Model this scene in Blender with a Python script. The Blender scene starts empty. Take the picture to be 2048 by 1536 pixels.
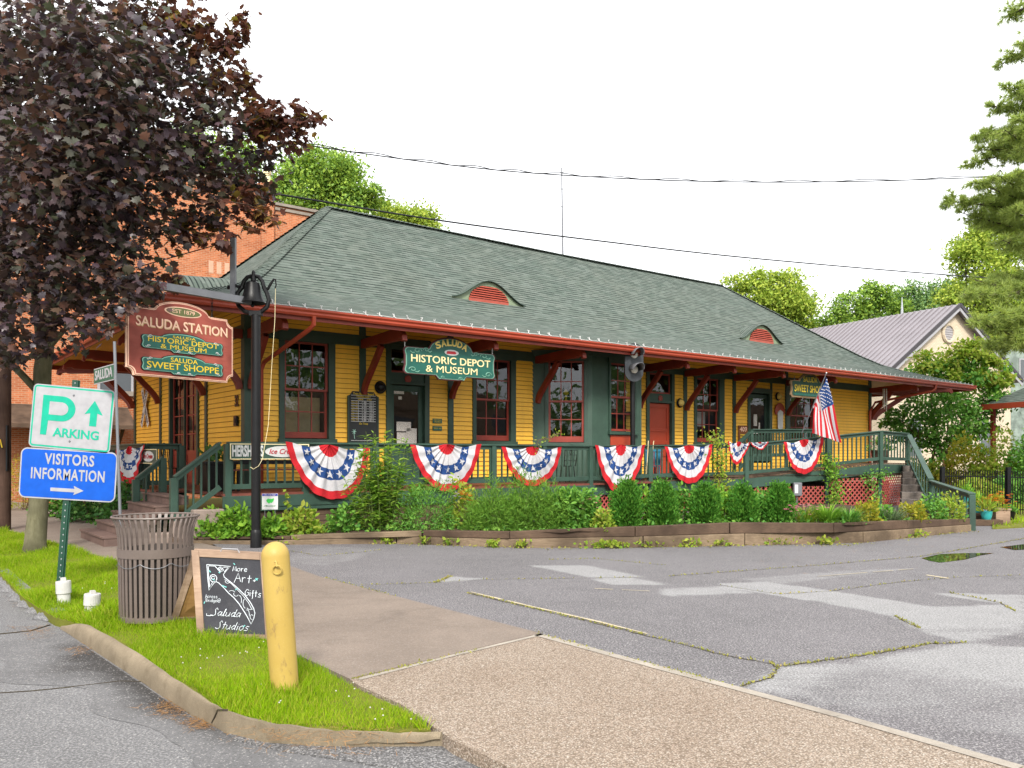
import bpy, bmesh, math, random
import numpy as np
from mathutils import Vector, Matrix, Euler

random.seed(7)
RNG = np.random.default_rng(11)
SC = bpy.context.scene
COL = SC.collection
R = math.radians

# ------------------------------------------------------------------ camera, world, sun
F, HZ, CX, CH = 1650.0, 910.0, 1024.0, 1.65          # focal length and horizon in photo pixels, eye height
cd = bpy.data.cameras.new('camera'); cam = bpy.data.objects.new('camera', cd); COL.objects.link(cam)
cam.location = (0, 0, CH); cam.rotation_euler = (R(90), 0, 0)
cd.sensor_width = 36; cd.lens = F / 2048 * 36; cd.shift_y = (HZ - 768) / 2048
cd.clip_end = 3000; cd.clip_start = 0.05
SC.camera = cam

SUN_EL, SUN_ROT = 40, 178                             # veiled sun behind the viewer
W = bpy.data.worlds.new('World'); SC.world = W; W.use_nodes = True
nt = W.node_tree
bg = nt.nodes['Background']
sky = nt.nodes.new('ShaderNodeTexSky'); sky.sky_type = 'NISHITA'; sky.sun_disc = False
sky.sun_elevation = R(SUN_EL); sky.sun_rotation = R(SUN_ROT)
sky.dust_density = 6; sky.air_density = 1.0; sky.altitude = 600
hs = nt.nodes.new('ShaderNodeHueSaturation'); hs.inputs['Saturation'].default_value = 0.12
cloud = nt.nodes.new('ShaderNodeMixRGB'); cloud.inputs[0].default_value = 0.72
cloud.inputs[2].default_value = (8.9, 9.0, 9.25, 1)   # even overcast layer over the sky
nt.links.new(sky.outputs[0], hs.inputs['Color']); nt.links.new(hs.outputs[0], cloud.inputs[1])
nt.links.new(cloud.outputs[0], bg.inputs[0])
bg.inputs[1].default_value = 0.1
sd = bpy.data.lights.new('sun', 'SUN'); sun = bpy.data.objects.new('sun', sd); COL.objects.link(sun)
sd.energy = 1.9; sd.angle = R(12); sd.color = (1, 0.95, 0.87)
az = R(SUN_ROT)
sdir = Vector((math.sin(az) * math.cos(R(SUN_EL)), math.cos(az) * math.cos(R(SUN_EL)), math.sin(R(SUN_EL))))
sun.rotation_euler = (-sdir).to_track_quat('-Z', 'Y').to_euler()
SC.view_settings.view_transform = 'Standard'; SC.view_settings.look = 'None'
SC.view_settings.exposure = 1.32; SC.view_settings.gamma = 1
SC.render.engine = 'CYCLES'
SC.cycles.max_bounces = 6; SC.cycles.diffuse_bounces = 3; SC.cycles.glossy_bounces = 3
SC.cycles.transparent_max_bounces = 8; SC.cycles.transmission_bounces = 3

# ------------------------------------------------------------------ surveying helpers
def at(px, py, Y):
    return Vector(((px - CX) / F * Y, Y, CH + (HZ - py) / F * Y))
def gp(px, py, z=0.0):
    Y = (CH - z) * F / (py - HZ)
    return Vector(((px - CX) / F * Y, Y, z))
S = 15.2 / 14.4
E0 = at(339, 586, 15.2)                               # the depot's near eave corner
TH = math.atan(0.776); CU, SU = math.cos(TH), math.sin(TH)
def B(u, v, z=0.0):                                   # depot plan coordinates -> world
    return Vector((E0.x + CU * u - SU * v, E0.y + SU * u + CU * v, z))
def Binv(p):
    dx, dy = p[0] - E0.x, p[1] - E0.y
    return (CU * dx + SU * dy, -SU * dx + CU * dy)
def wu(px, v):                                        # u of the wall plane v seen at column px
    k = (px - CX) / F
    a = B(0, v)
    return (k * a.y - a.x) / (CU - k * SU)
def wz(px, py, v):
    return CH + (HZ - py) / F * B(wu(px, v), v).y

# ------------------------------------------------------------------ object helpers
def tag(o, label=None, cat=None, group=None, kind=None):
    if label: o['label'] = label
    if cat: o['category'] = cat
    if group: o['group'] = group
    if kind: o['kind'] = kind
    return o
def thing(name, label, cat, loc=(0, 0, 0), rz=0.0, group=None, rot=None):
    o = bpy.data.objects.new(name, None); COL.objects.link(o)
    o.location = loc; o.rotation_euler = rot if rot else (0, 0, rz)
    o.empty_display_size = 0.2
    return tag(o, label, cat, group)
def kids(o):
    return [c for c in bpy.data.objects if c.parent == o]
def copy_tree(o, parent=None):
    c = o.copy(); COL.objects.link(c); c.parent = parent
    for k in kids(o): copy_tree(k, c)
    return c

class MB:
    def __init__(s): s.v = []; s.f = []; s.m = []; s.uv = {}
    def add(s, vs, fs, m=0):
        b = len(s.v); s.v += [tuple(x) for x in vs]
        for f in fs: s.f.append(tuple(i + b for i in f)); s.m.append(m)
        return s
    def quad(s, a, b, c, d, m=0): return s.add([a, b, c, d], [(0, 1, 2, 3)], m)
    def box(s, x0, x1, y0, y1, z0, z1, m=0, M=None):
        vs = [(x, y, z) for z in (z0, z1) for y in (y0, y1) for x in (x0, x1)]
        if M is not None: vs = [M @ Vector(p) for p in vs]
        return s.add(vs, [(0, 2, 3, 1), (4, 5, 7, 6), (0, 1, 5, 4), (2, 6, 7, 3), (0, 4, 6, 2), (1, 3, 7, 5)], m)
    def bar(s, a, b, w, h, up=(0, 0, 1), m=0):       # rectangular bar, centre line a-b
        a, b = Vector(a), Vector(b); d = (b - a).normalized(); up = Vector(up)
        x = d.cross(up)
        if x.length < 1e-4: x = d.cross(Vector((0, 1, 0)))
        x.normalize(); y = x.cross(d).normalized()
        vs = [p + x * sx * w / 2 + y * sy * h / 2 for p in (a, b) for sx, sy in ((-1, -1), (1, -1), (1, 1), (-1, 1))]
        return s.add(vs, [(0, 1, 2, 3)[::-1], (4, 5, 6, 7), (0, 4, 5, 1)[::-1], (1, 5, 6, 2)[::-1], (2, 6, 7, 3)[::-1], (3, 7, 4, 0)[::-1]], m)
    def tube(s, pts, r, n=8, m=0, caps=True):
        pts = [Vector(p) for p in pts]; k = len(pts)
        rs = r if hasattr(r, '__len__') else [r] * k
        base = len(s.v); prev = None
        for i, p in enumerate(pts):
            d = (pts[min(i + 1, k - 1)] - pts[max(i - 1, 0)]).normalized()
            if prev is None:
                x = d.orthogonal().normalized()
            else:
                x = prev - d * prev.dot(d)
                x = x.normalized() if x.length > 1e-5 else d.orthogonal().normalized()
            prev = x; y = d.cross(x)
            for j in range(n):
                a = 2 * math.pi * j / n
                s.v.append(tuple(p + (x * math.cos(a) + y * math.sin(a)) * rs[i]))
        for i in range(k - 1):
            for j in range(n):
                a, b = base + i * n + j, base + i * n + (j + 1) % n
                s.f.append((a, b, b + n, a + n)); s.m.append(m)
        if caps:
            s.f.append(tuple(base + j for j in range(n))[::-1]); s.m.append(m)
            s.f.append(tuple(base + (k - 1) * n + j for j in range(n))); s.m.append(m)
        return s
    def lathe(s, prof, n=24, m=0, c=(0, 0, 0), capb=True, capt=True):
        base = len(s.v); k = len(prof)
        for r, z in prof:
            for j in range(n):
                a = 2 * math.pi * j / n
                s.v.append((c[0] + r * math.cos(a), c[1] + r * math.sin(a), c[2] + z))
        for i in range(k - 1):
            for j in range(n):
                a, b = base + i * n + j, base + i * n + (j + 1) % n
                s.f.append((a, b, b + n, a + n)); s.m.append(m)
        if capb and prof[0][0] > 1e-4: s.f.append(tuple(base + j for j in range(n))[::-1]); s.m.append(m)
        if capt and prof[-1][0] > 1e-4: s.f.append(tuple(base + (k - 1) * n + j for j in range(n))); s.m.append(m)
        return s
    def prism(s, pts, y0, y1, m=0, mside=None):      # outline in x,z extruded along y (front is y0)
        n = len(pts); b = len(s.v)
        s.v += [(p[0], y0, p[1]) for p in pts] + [(p[0], y1, p[1]) for p in pts]
        s.f.append(tuple(b + i for i in range(n))); s.m.append(m)
        s.f.append(tuple(b + n + i for i in range(n))[::-1]); s.m.append(m)
        for i in range(n):
            j = (i + 1) % n
            s.f.append((b + j, b + i, b + n + i, b + n + j)); s.m.append(m if mside is None else mside)
        return s
    def slab(s, pts, z0, z1, m=0):                   # outline in x,y extruded in z
        n = len(pts); b = len(s.v)
        s.v += [(p[0], p[1], z0) for p in pts] + [(p[0], p[1], z1) for p in pts]
        s.f.append(tuple(b + i for i in range(n))[::-1]); s.m.append(m)
        s.f.append(tuple(b + n + i for i in range(n))); s.m.append(m)
        for i in range(n):
            j = (i + 1) % n
            s.f.append((b + i, b + j, b + n + j, b + n + i)); s.m.append(m)
        return s
    def build(s, name, mats, parent=None, smooth=False, bevel=0.0, loc=None, fix=True):
        me = bpy.data.meshes.new(name); me.from_pydata(s.v, [], s.f)
        if not hasattr(mats, '__len__'): mats = [mats]
        for x in mats: me.materials.append(x)
        me.polygons.foreach_set('material_index', s.m)
        if smooth: me.polygons.foreach_set('use_smooth', [True] * len(s.f))
        me.update()
        if fix:
            bm = bmesh.new(); bm.from_mesh(me); bmesh.ops.recalc_face_normals(bm, faces=bm.faces); bm.to_mesh(me); bm.free()
        o = bpy.data.objects.new(name, me); COL.objects.link(o)
        if parent: o.parent = parent
        if loc is not None: o.location = loc
        if bevel:
            b = o.modifiers.new('bevel', 'BEVEL'); b.width = bevel; b.segments = 2; b.limit_method = 'ANGLE'
        if smooth:
            try:
                me.set_sharp_from_angle(angle=R(40))
            except Exception: pass
        return o

def np_mesh(name, V, faces, mats, parent=None, smooth=False, matidx=None):
    """V (n,3); faces list of (m,k) int arrays"""
    me = bpy.data.meshes.new(name)
    me.vertices.add(len(V)); me.vertices.foreach_set('co', np.asarray(V, dtype=np.float32).ravel())
    loops = np.concatenate([f.ravel() for f in faces]).astype(np.int32)
    tot = np.concatenate([np.full(len(f), f.shape[1], dtype=np.int32) for f in faces])
    start = np.concatenate([[0], np.cumsum(tot)[:-1]]).astype(np.int32)
    me.loops.add(len(loops)); me.loops.foreach_set('vertex_index', loops)
    me.polygons.add(len(tot)); me.polygons.foreach_set('loop_start', start); me.polygons.foreach_set('loop_total', tot)
    if not hasattr(mats, '__len__'): mats = [mats]
    for x in mats: me.materials.append(x)
    if matidx is not None: me.polygons.foreach_set('material_index', np.asarray(matidx, dtype=np.int32))
    if smooth: me.polygons.foreach_set('use_smooth', np.ones(len(tot), dtype=bool))
    me.update(calc_edges=True); me.validate()
    o = bpy.data.objects.new(name, me); COL.objects.link(o)
    if parent: o.parent = parent
    return o

# ------------------------------------------------------------------ materials
class NT:
    def __init__(s, name):
        s.m = bpy.data.materials.new(name); s.m.use_nodes = True; s.t = s.m.node_tree
        s.b = s.t.nodes['Principled BSDF']; s.o = s.t.nodes['Material Output']
    def n(s, typ, **k):
        x = s.t.nodes.new('ShaderNode' + typ)
        for a, v in k.items(): setattr(x, a, v)
        return x
    def l(s, a, b): s.t.links.new(a, b)
    def coord(s, kind='Object', scale=(1, 1, 1), loc=(0, 0, 0), rot=(0, 0, 0)):
        c = s.n('TexCoord'); mp = s.n('Mapping'); s.l(c.outputs[kind], mp.inputs[0])
        mp.inputs['Scale'].default_value = scale; mp.inputs['Location'].default_value = loc; mp.inputs['Rotation'].default_value = rot
        return mp.outputs[0]
    def noise(s, vec, scale, detail=3, rough=0.55, dist=0.0):
        x = s.n('TexNoise'); x.inputs['Scale'].default_value = scale; x.inputs['Detail'].default_value = detail
        x.inputs['Roughness'].default_value = rough; x.inputs['Distortion'].default_value = dist
        if vec is not None: s.l(vec, x.inputs['Vector'])
        return x.outputs[0]
    def ramp(s, fac, stops):
        x = s.n('ValToRGB'); e = x.color_ramp.elements
        while len(e) < len(stops): e.new(0.5)
        for el, (p, c) in zip(e, stops): el.position = p; el.color = (c[0], c[1], c[2], 1) if hasattr(c, '__len__') else (c, c, c, 1)
        s.l(fac, x.inputs[0]); return x.outputs[0]
    def mix(s, fac, a, b, mode='MIX'):
        x = s.n('MixRGB', blend_type=mode)
        for i, q in ((0, fac), (1, a), (2, b)):
            if hasattr(q, 'is_linked') or hasattr(q, 'links'): s.l(q, x.inputs[i])
            elif hasattr(q, '__len__'): x.inputs[i].default_value = (q[0], q[1], q[2], 1)
            else: x.inputs[i].default_value = q if i == 0 else (q, q, q, 1)
        return x.outputs[0]
    def math(s, op, a, b=0.0, c=0.0):
        x = s.n('Math', operation=op)
        for i, q in ((0, a), (1, b), (2, c)):
            if hasattr(q, 'links'): s.l(q, x.inputs[i])
            else: x.inputs[i].default_value = q
        return x.outputs[0]
    def bump(s, h, strength=0.3, dist=0.01):
        x = s.n('Bump'); x.inputs['Strength'].default_value = strength; x.inputs['Distance'].default_value = dist
        s.l(h, x.inputs['Height']); s.l(x.outputs[0], s.b.inputs['Normal']); return x
    def col(s, c):
        if hasattr(c, 'links'): s.l(c, s.b.inputs['Base Color'])
        else: s.b.inputs['Base Color'].default_value = (c[0], c[1], c[2], 1)
        return s
    def rough(s, r):
        if hasattr(r, 'links'): s.l(r, s.b.inputs['Roughness'])
        else: s.b.inputs['Roughness'].default_value = r
        return s
    def spec(s, v): s.b.inputs['Specular IOR Level'].default_value = v; return s

def sc3(c, k): return (c[0] * k, c[1] * k, c[2] * k)
def paint(name, c, rough=0.5, var=0.25, scale=3.0, bump=0.15, spec=0.4, metal=0.0, fine=60):
    t = NT(name); v = t.coord()
    n1 = t.noise(v, scale, 5, 0.65)
    k = t.ramp(n1, [(0.3, sc3(c, 1 - var)), (0.7, sc3(c, 1 + var * 0.6))])
    n2 = t.noise(v, fine, 3)
    k = t.mix(t.ramp(n2, [(0.35, 0.0), (0.65, 0.18)]), k, sc3(c, 0.6))
    t.col(k); t.rough(rough).spec(spec); t.b.inputs['Metallic'].default_value = metal
    t.bump(n2, bump, 0.004)
    return t.m
def boards(name, c, dirt):
    t = NT(name); v = t.coord(); n1 = t.noise(v, .8, 5, .65); st = t.noise(t.coord(scale=(3, 3, .25)), 2.2, 5, .7); fi = t.noise(v, 40, 3)
    k = t.ramp(n1, [(.3, sc3(c, .88)), (.7, sc3(c, 1.05))]); k = t.mix(t.ramp(st, [(.48, 0.0), (.78, .30)]), k, dirt); k = t.mix(t.ramp(fi, [(.4, 0.0), (.7, .14)]), k, sc3(c, .6))
    t.col(k); t.rough(.55).spec(.35); t.bump(fi, .2, .004); return t.m
def flat(name, c, rough=0.55, spec=0.3):
    t = NT(name); v = t.coord(); t.col(t.ramp(t.noise(v, 9, 4), [(0.3, sc3(c, 0.86)), (0.7, sc3(c, 1.06))])); t.rough(rough).spec(spec); return t.m
def wood(name, c1, c2, scale=(2, 25, 25), rough=0.8):
    t = NT(name); v = t.coord(scale=scale); n = t.noise(v, 2.2, 6, 0.7, 0.4)
    big = t.noise(t.coord(), 1.3, 3)
    k = t.ramp(n, [(0.25, c1), (0.75, c2)]); k = t.mix(t.ramp(big, [(0.40, 0.0), (0.60, 0.7)]), k, sc3(c1, 0.45), 'MIX')
    t.col(k); t.rough(rough).spec(0.2); t.bump(n, 0.5, 0.006); return t.m
def leafmat(name, cols, trans=0.35, rough=0.5):
    """leaf colours picked per leaf, some light let through"""
    t = NT(name); g = t.n('NewGeometry')
    k = t.ramp(g.outputs['Random Per Island'], [(i / max(1, len(cols) - 1), c) for i, c in enumerate(cols)])
    v = t.coord(); k = t.mix(t.ramp(t.noise(v, 0.9, 2), [(0.3, 0.0), (0.7, 0.35)]), k, cols[0])
    t.col(k); t.rough(rough).spec(0.12)
    tr = t.n('BsdfTranslucent'); ms = t.n('MixShader'); ms.inputs[0].default_value = trans
    br = t.mix(0.5, k, (1, 1, 0.35), 'MULTIPLY'); br2 = t.mix(0.35, br, k, 'ADD')
    t.l(br2, tr.inputs[0]); t.l(t.b.outputs[0], ms.inputs[1]); t.l(tr.outputs[0], ms.inputs[2]); t.l(ms.outputs[0], t.o.inputs[0])
    return t.m

M = {}
M['yellow'] = boards('yellow_paint', (0.90, 0.50, 0.052), (0.52, 0.28, 0.06))
M['green'] = paint('dark_green_paint', (0.030, 0.062, 0.044), 0.5, 0.3, 1.5, 0.25)
M['rail'] = paint('railing_green_paint', (0.032, 0.070, 0.050), 0.55, 0.3, 2.0, 0.3)
M['red'] = paint('oxide_red_paint', (0.20, 0.026, 0.013), 0.5, 0.3, 2, 0.2)
M['gutter'] = paint('gutter_red_paint', (0.34, 0.050, 0.022), 0.4, 0.18, 1.2, 0.1)
M['sashred'] = paint('sash_red_paint', (0.25, 0.034, 0.02), 0.45, 0.2, 3, 0.1)
M['doorred'] = paint('door_red_paint', (0.36, 0.045, 0.016), 0.5, 0.15, 2, 0.1)
M['black'] = paint('black_iron', (0.006, 0.006, 0.007), 0.40, 0.4, 6, 0.35, 0.3)
M['white'] = flat('white_paint', (0.58, 0.58, 0.57))
M['cream'] = flat('cream_paint', (0.74, 0.64, 0.38))
M['ltyellow'] = flat('sign_yellow', (0.62, 0.44, 0.03))
M['signgreen'] = paint('sign_green', (0.012, 0.10, 0.075), 0.45, 0.2, 6, 0.05)
M['pinkcream'] = flat('pink_cream', (0.78, 0.50, 0.36))
M['signred'] = wood('sign_red_boards', (0.29, 0.066, 0.048), (0.36, 0.098, 0.072), (1.2, 8, 9), 0.6)
M['metalgrey'] = paint('grey_steel', (0.16, 0.165, 0.18), 0.45, 0.15, 4, 0.1, 0.5, 0.3)
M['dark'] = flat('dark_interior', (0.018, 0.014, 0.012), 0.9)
def glass():
    t = NT('window_glass'); lw = t.n('Fresnel'); lw.inputs[0].default_value = 1.5
    gl = t.n('BsdfGlossy'); gl.inputs['Roughness'].default_value = 0.015; gl.inputs['Color'].default_value = (0.62, 0.64, 0.66, 1)
    nz = t.noise(t.coord(), 1.6, 2)
    b = t.n('Bump'); b.inputs['Strength'].default_value = 0.12; b.inputs['Distance'].default_value = 0.02; t.l(nz, b.inputs['Height']); t.l(b.outputs[0], gl.inputs['Normal'])
    tr = t.n('BsdfTransparent'); tr.inputs[0].default_value = (0.75, 0.78, 0.76, 1)
    ms = t.n('MixShader'); f = t.math('MULTIPLY_ADD', lw.outputs[0], 1.0, 0.05); t.l(f, ms.inputs[0])
    t.l(tr.outputs[0], ms.inputs[1]); t.l(gl.outputs[0], ms.inputs[2]); t.l(ms.outputs[0], t.o.inputs[0])
    t.t.nodes.remove(t.b); return t.m
M['glass'] = glass()

# ------------------------------------------------------------------ lettering
FONT_MATS = {}
def text(parent, body, x, z, h, w=None, mat=None, y=-0.004, name='lettering', bold=0.0, shear=0.0, align='CENTER', extr=0.002, space=1.0, roty=0.0):
    """lettering in the x-z plane facing -y; h = capital height, w = total width"""
    cu = bpy.data.curves.new(name, 'FONT'); cu.body = body; cu.size = h / 0.70; cu.align_x = align; cu.align_y = 'CENTER'
    cu.extrude = extr; cu.offset = bold * h; cu.shear = shear; cu.space_character = space; cu.resolution_u = 3
    cu.materials.append(mat)
    tmp = bpy.data.objects.new(name, cu); COL.objects.link(tmp)
    me = bpy.data.meshes.new_from_object(tmp.evaluated_get(bpy.context.evaluated_depsgraph_get()))
    bpy.data.objects.remove(tmp); bpy.data.curves.remove(cu); me.name = name
    if not len(me.materials): me.materials.append(mat)
    o = bpy.data.objects.new(name, me); COL.objects.link(o); o.parent = parent
    o.location = (x, y, z); o.rotation_euler = (R(90), roty, 0)
    if w:
        xs = [v.co.x for v in me.vertices]; dx = max(xs) - min(xs)
        if dx > 1e-5: o.scale = (w / dx, 1, 1)
    return o

# ------------------------------------------------------------------ foliage
TMAPLE = (np.array([(0, 0, 0), (.10, .22, .02), (.02, .40, .0), (.26, .36, .03), (.34, .58, -.03), (.50, .40, .03), (.66, .34, 0.0), (.62, .18, .04), (1, 0, -.06),
                    (.62, -.18, .04), (.66, -.34, 0), (.50, -.40, .03), (.34, -.58, -.03), (.26, -.36, .03), (.02, -.40, 0), (.10, -.22, .02), (.36, 0, .08)]),
          [np.array([(16, i, i + 1) for i in range(15)] + [(16, 15, 0)])])
TLANCE = (np.array([(0, 0, 0), (.35, .10, .03), (1, 0, -.10), (.35, -.10, .03), (.4, 0, 0)]), [np.array([(0, 4, 1), (1, 4, 2), (0, 3, 4), (3, 2, 4)])])
TOVAL = (np.array([(0, 0, 0), (.25, .24, .05), (.65, .26, .04), (1, 0, -.06), (.65, -.26, .04), (.25, -.24, .05)]), [np.array([(0, 3, 2, 1), (0, 5, 4, 3)])])
TBLADE = (np.array([(0, .02, 0), (0, -.02, 0), (.5, .016, .0), (.5, -.016, .0), (1, 0, -.12)]), [np.array([(0, 1, 3, 2)]), np.array([(2, 3, 4)])])
TSPRAY = (np.array([(0, 0, 0), (.3, .16, 0), (.42, .07, 0), (.7, .22, .02), (.72, .08, 0), (1, 0, 0), (.72, -.08, 0), (.7, -.22, .02), (.42, -.07, 0), (.3, -.16, 0)]),
          [np.array([(0, i, i + 1) for i in range(1, 9)])])
TTRI = (np.array([(0, .10, 0), (0, -.10, 0), (1, 0, 0)]), [np.array([(0, 1, 2)])])
def nrm(a): return a / np.maximum(np.linalg.norm(a, axis=-1, keepdims=True), 1e-9)
def leaves(name, P, D, N, S, tmpl, mat, parent=None, smooth=False):
    P = np.asarray(P, float); D = nrm(np.asarray(D, float)); N = np.asarray(N, float)
    Z = nrm(N - D * (N * D).sum(1, keepdims=True)); Yv = np.cross(Z, D); S = np.asarray(S, float).reshape(-1, 1, 1)
    T, fs = tmpl; k = len(T); n = len(P)
    V = P[:, None, :] + S * (T[None, :, 0:1] * D[:, None, :] + T[None, :, 1:2] * Yv[:, None, :] + T[None, :, 2:3] * Z[:, None, :])
    faces = []
    off = (np.arange(n) * k)[:, None, None]
    for f in fs: faces.append((f[None] + off).reshape(-1, f.shape[1]))
    return np_mesh(name, V.reshape(-1, 3), faces, mat, parent, smooth)
def rdir(n, up=0.0):
    d = RNG.normal(size=(n, 3)); d[:, 2] += up; return nrm(d)
# ================================================================== SETTING: ground, road, walk, lot
def inpoly(x, y, poly):
    x = np.asarray(x); y = np.asarray(y); c = np.zeros(x.shape, bool); n = len(poly)
    for i in range(n):
        x0, y0 = poly[i][:2]; x1, y1 = poly[(i + 1) % n][:2]
        if y0 == y1: continue
        t = ((y0 > y) != (y1 > y)) & (x < (x1 - x0) * (y - y0) / (y1 - y0) + x0)
        c ^= t
    return c
def distline(x, y, pl):
    d = np.full(np.shape(x), 1e9)
    for (x0, y0), (x1, y1) in zip(pl[:-1], pl[1:]):
        dx, dy = x1 - x0, y1 - y0; L = dx * dx + dy * dy + 1e-12
        t = np.clip(((x - x0) * dx + (y - y0) * dy) / L, 0, 1)
        d = np.minimum(d, np.hypot(x - x0 - t * dx, y - y0 - t * dy))
    return d
def g2(pl, z=0.0): return [tuple(gp(px, py, z))[:2] for px, py in pl]
def resample(pl, step):
    out = [Vector(pl[0])]
    for a, b in zip(pl[:-1], pl[1:]):
        a, b = Vector(a), Vector(b); n = max(1, int((b - a).length / step))
        for i in range(1, n + 1): out.append(a.lerp(b, i / n))
    return out

def asphalt(name, base, pale, agg=0.5, attr=None, warm=0.0, spk=260):
    t = NT(name); v = t.coord()
    big = t.noise(v, 0.45, 5, 0.6, 0.6); mid = t.noise(v, 3.2, 5, 0.7); fine = t.noise(v, spk, 2, 0.7)
    vo = t.n('TexVoronoi'); vo.inputs['Scale'].default_value = 120; t.l(v, vo.inputs['Vector'])
    k = t.ramp(big, [(0.3, sc3(base, 0.82)), (0.7, sc3(base, 1.18))])
    k = t.mix(t.ramp(mid, [(0.4, 0.0), (0.75, 0.4)]), k, sc3(base, 1.45))
    spot = t.noise(v, 1.15, 4, .6, .8); k = t.mix(t.ramp(spot, [(.60, 0.0), (.72, .38)]), k, sc3(base, .45)); trk = t.noise(t.coord(scale=(.35, 2.2, 1), rot=(0, 0, .5)), 1.3, 4, .6); k = t.mix(t.ramp(trk, [(.56, 0.0), (.70, .28)]), k, sc3(base, .6))
    if attr:
        a = t.n('Attribute', attribute_name=attr); w = t.math('MULTIPLY_ADD', t.noise(t.coord(scale=(1, 2.2, 1)), 2.6, 6, 0.72), 1.5, -0.75)
        w = t.math('ADD', a.outputs['Fac'], t.math('MULTIPLY', w, t.math('MULTIPLY_ADD', a.outputs['Fac'], 0.8, 0.18)))
        k = t.mix(t.ramp(w, [(0.22, 0.0), (0.75, 1.0)]), k, t.ramp(mid, [(0.3, sc3(pale, 0.82)), (0.7, pale)]))
    k = t.mix(t.ramp(fine, [(0.38, 0.0), (0.62, agg)]), k, t.mix(0.6, k, (0.02, 0.02, 0.02)))
    gr = t.noise(v, 62, 3, 0.75); k = t.mix(t.ramp(gr, [(0.44, 0.0), (0.60, agg * 1.3)]), k, t.mix(0.7, k, (0.03, 0.03, 0.03))); k = t.mix(t.ramp(gr, [(0.36, agg), (0.46, 0.0)]), k, sc3(pale, 1.1))
    k = t.mix(t.ramp(vo.outputs['Color'], [(0.80, 0.0), (0.86, agg * 0.8)]), k, (0.48, 0.46, 0.44))
    t.col(k); t.rough(0.85).spec(0.25); t.bump(fine, 0.5, 0.005); return t.m
M['asphalt'] = asphalt('road_asphalt', (0.180, 0.178, 0.180), (0.3, 0.3, 0.3), 0.55)
M['lot'] = asphalt('lot_asphalt', (0.160, 0.149, 0.156), (0.37, 0.365, 0.365), 0.62, 'wear')
M['walk'] = asphalt('walk_concrete', (0.200, 0.160, 0.130), (0.25, 0.2, 0.16), 0.22, 'wear')
def aggregate():
    t = NT('exposed_aggregate'); v = t.coord()
    vo = t.n('TexVoronoi'); vo.inputs['Scale'].default_value = 92; t.l(v, vo.inputs['Vector'])
    d = vo.outputs['Distance']
    k = t.ramp(vo.outputs['Color'], [(0.12, (0.13, 0.095, 0.065)), (0.3, (0.31, 0.25, 0.19)), (0.6, (0.33, 0.26, 0.205)), (0.92, (0.46, 0.42, 0.36))])
    k = t.mix(t.ramp(d, [(0.42, 0.0), (0.62, 0.85)]), k, (0.15, 0.115, 0.085))
    big = t.noise(v, 0.7, 4, 0.6)
    k = t.mix(t.ramp(big, [(0.35, 0.35), (0.65, 0.0)]), k, t.mix(1.0, k, (0.66, 0.56, 0.48), 'MULTIPLY'))
    t.col(k); t.rough(0.8).spec(0.3); t.bump(t.math('SUBTRACT', 1.0, d), 0.6, 0.006); return t.m
M['agg'] = aggregate()
def concrete(name, c, stain=(0.12, 0.10, 0.07)):
    t = NT(name); v = t.coord(); a = t.noise(v, 2.2, 6, 0.7); b = t.noise(v, 140, 3, 0.7)
    k = t.ramp(a, [(0.3, sc3(c, 0.72)), (0.7, sc3(c, 1.15))]); k = t.mix(t.ramp(t.noise(v, 7, 5, 0.7), [(0.5, 0.0), (0.75, 0.55)]), k, stain)
    k = t.mix(t.ramp(b, [(0.4, 0.0), (0.6, 0.35)]), k, sc3(c, 0.45)); t.col(k); t.rough(0.9).spec(0.2); t.bump(b, 0.5, 0.006); return t.m
M['kerb'] = concrete('kerb_concrete', (0.235, 0.19, 0.13), (0.085, 0.065, 0.038))
M['pale_concrete'] = concrete('pale_concrete', (0.36, 0.32, 0.27), (0.2, 0.16, 0.12))
M['soil'] = concrete('bed_soil', (0.075, 0.048, 0.032), (0.03, 0.02, 0.014))
M['turfsoil'] = concrete('turf_soil', (0.15, 0.16, 0.02), (0.12, 0.085, 0.04))
M['earth'] = concrete('earth', (0.11, 0.13, 0.04), (0.08, 0.06, 0.035))
M['moss'] = leafmat('moss', [(0.17, 0.20, 0.03), (0.34, 0.29, 0.10), (0.24, 0.25, 0.05), (0.30, 0.22, 0.10)], 0.2, 0.8)
M['crack'] = concrete('crack_dirt', (0.06, 0.048, 0.034), (0.10, 0.09, 0.03))
M['oldpaint'] = concrete('worn_line_paint', (0.50, 0.43, 0.30), (0.2, 0.19, 0.17))

# one earth sheet to the horizon
mb = MB(); mb.slab([(-900, -60), (900, -60), (900, 1500), (-900, 1500)], -0.6, -0.14); tag(mb.build('ground', M['earth']), kind='structure')
# wooded hill rising behind the depot
hv = []; NX, NY = 60, 14
for j in range(NY):
    for i in range(NX):
        x = -160 + 320 * i / (NX - 1); y = 62 + 90 * j / (NY - 1)
        h = 9 * (1 - math.exp(-((j / (NY - 1)) * 2.2) ** 2)) * (0.75 + 0.25 * math.sin(x * 0.045 + 1.0)) - 0.16
        hv.append((x, y, h))
mb = MB(); mb.add(hv, [(j * NX + i, j * NX + i + 1, (j + 1) * NX + i + 1, (j + 1) * NX + i) for j in range(NY - 1) for i in range(NX - 1)])
tag(mb.build('hill', M['earth'], smooth=True), kind='structure')

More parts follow.
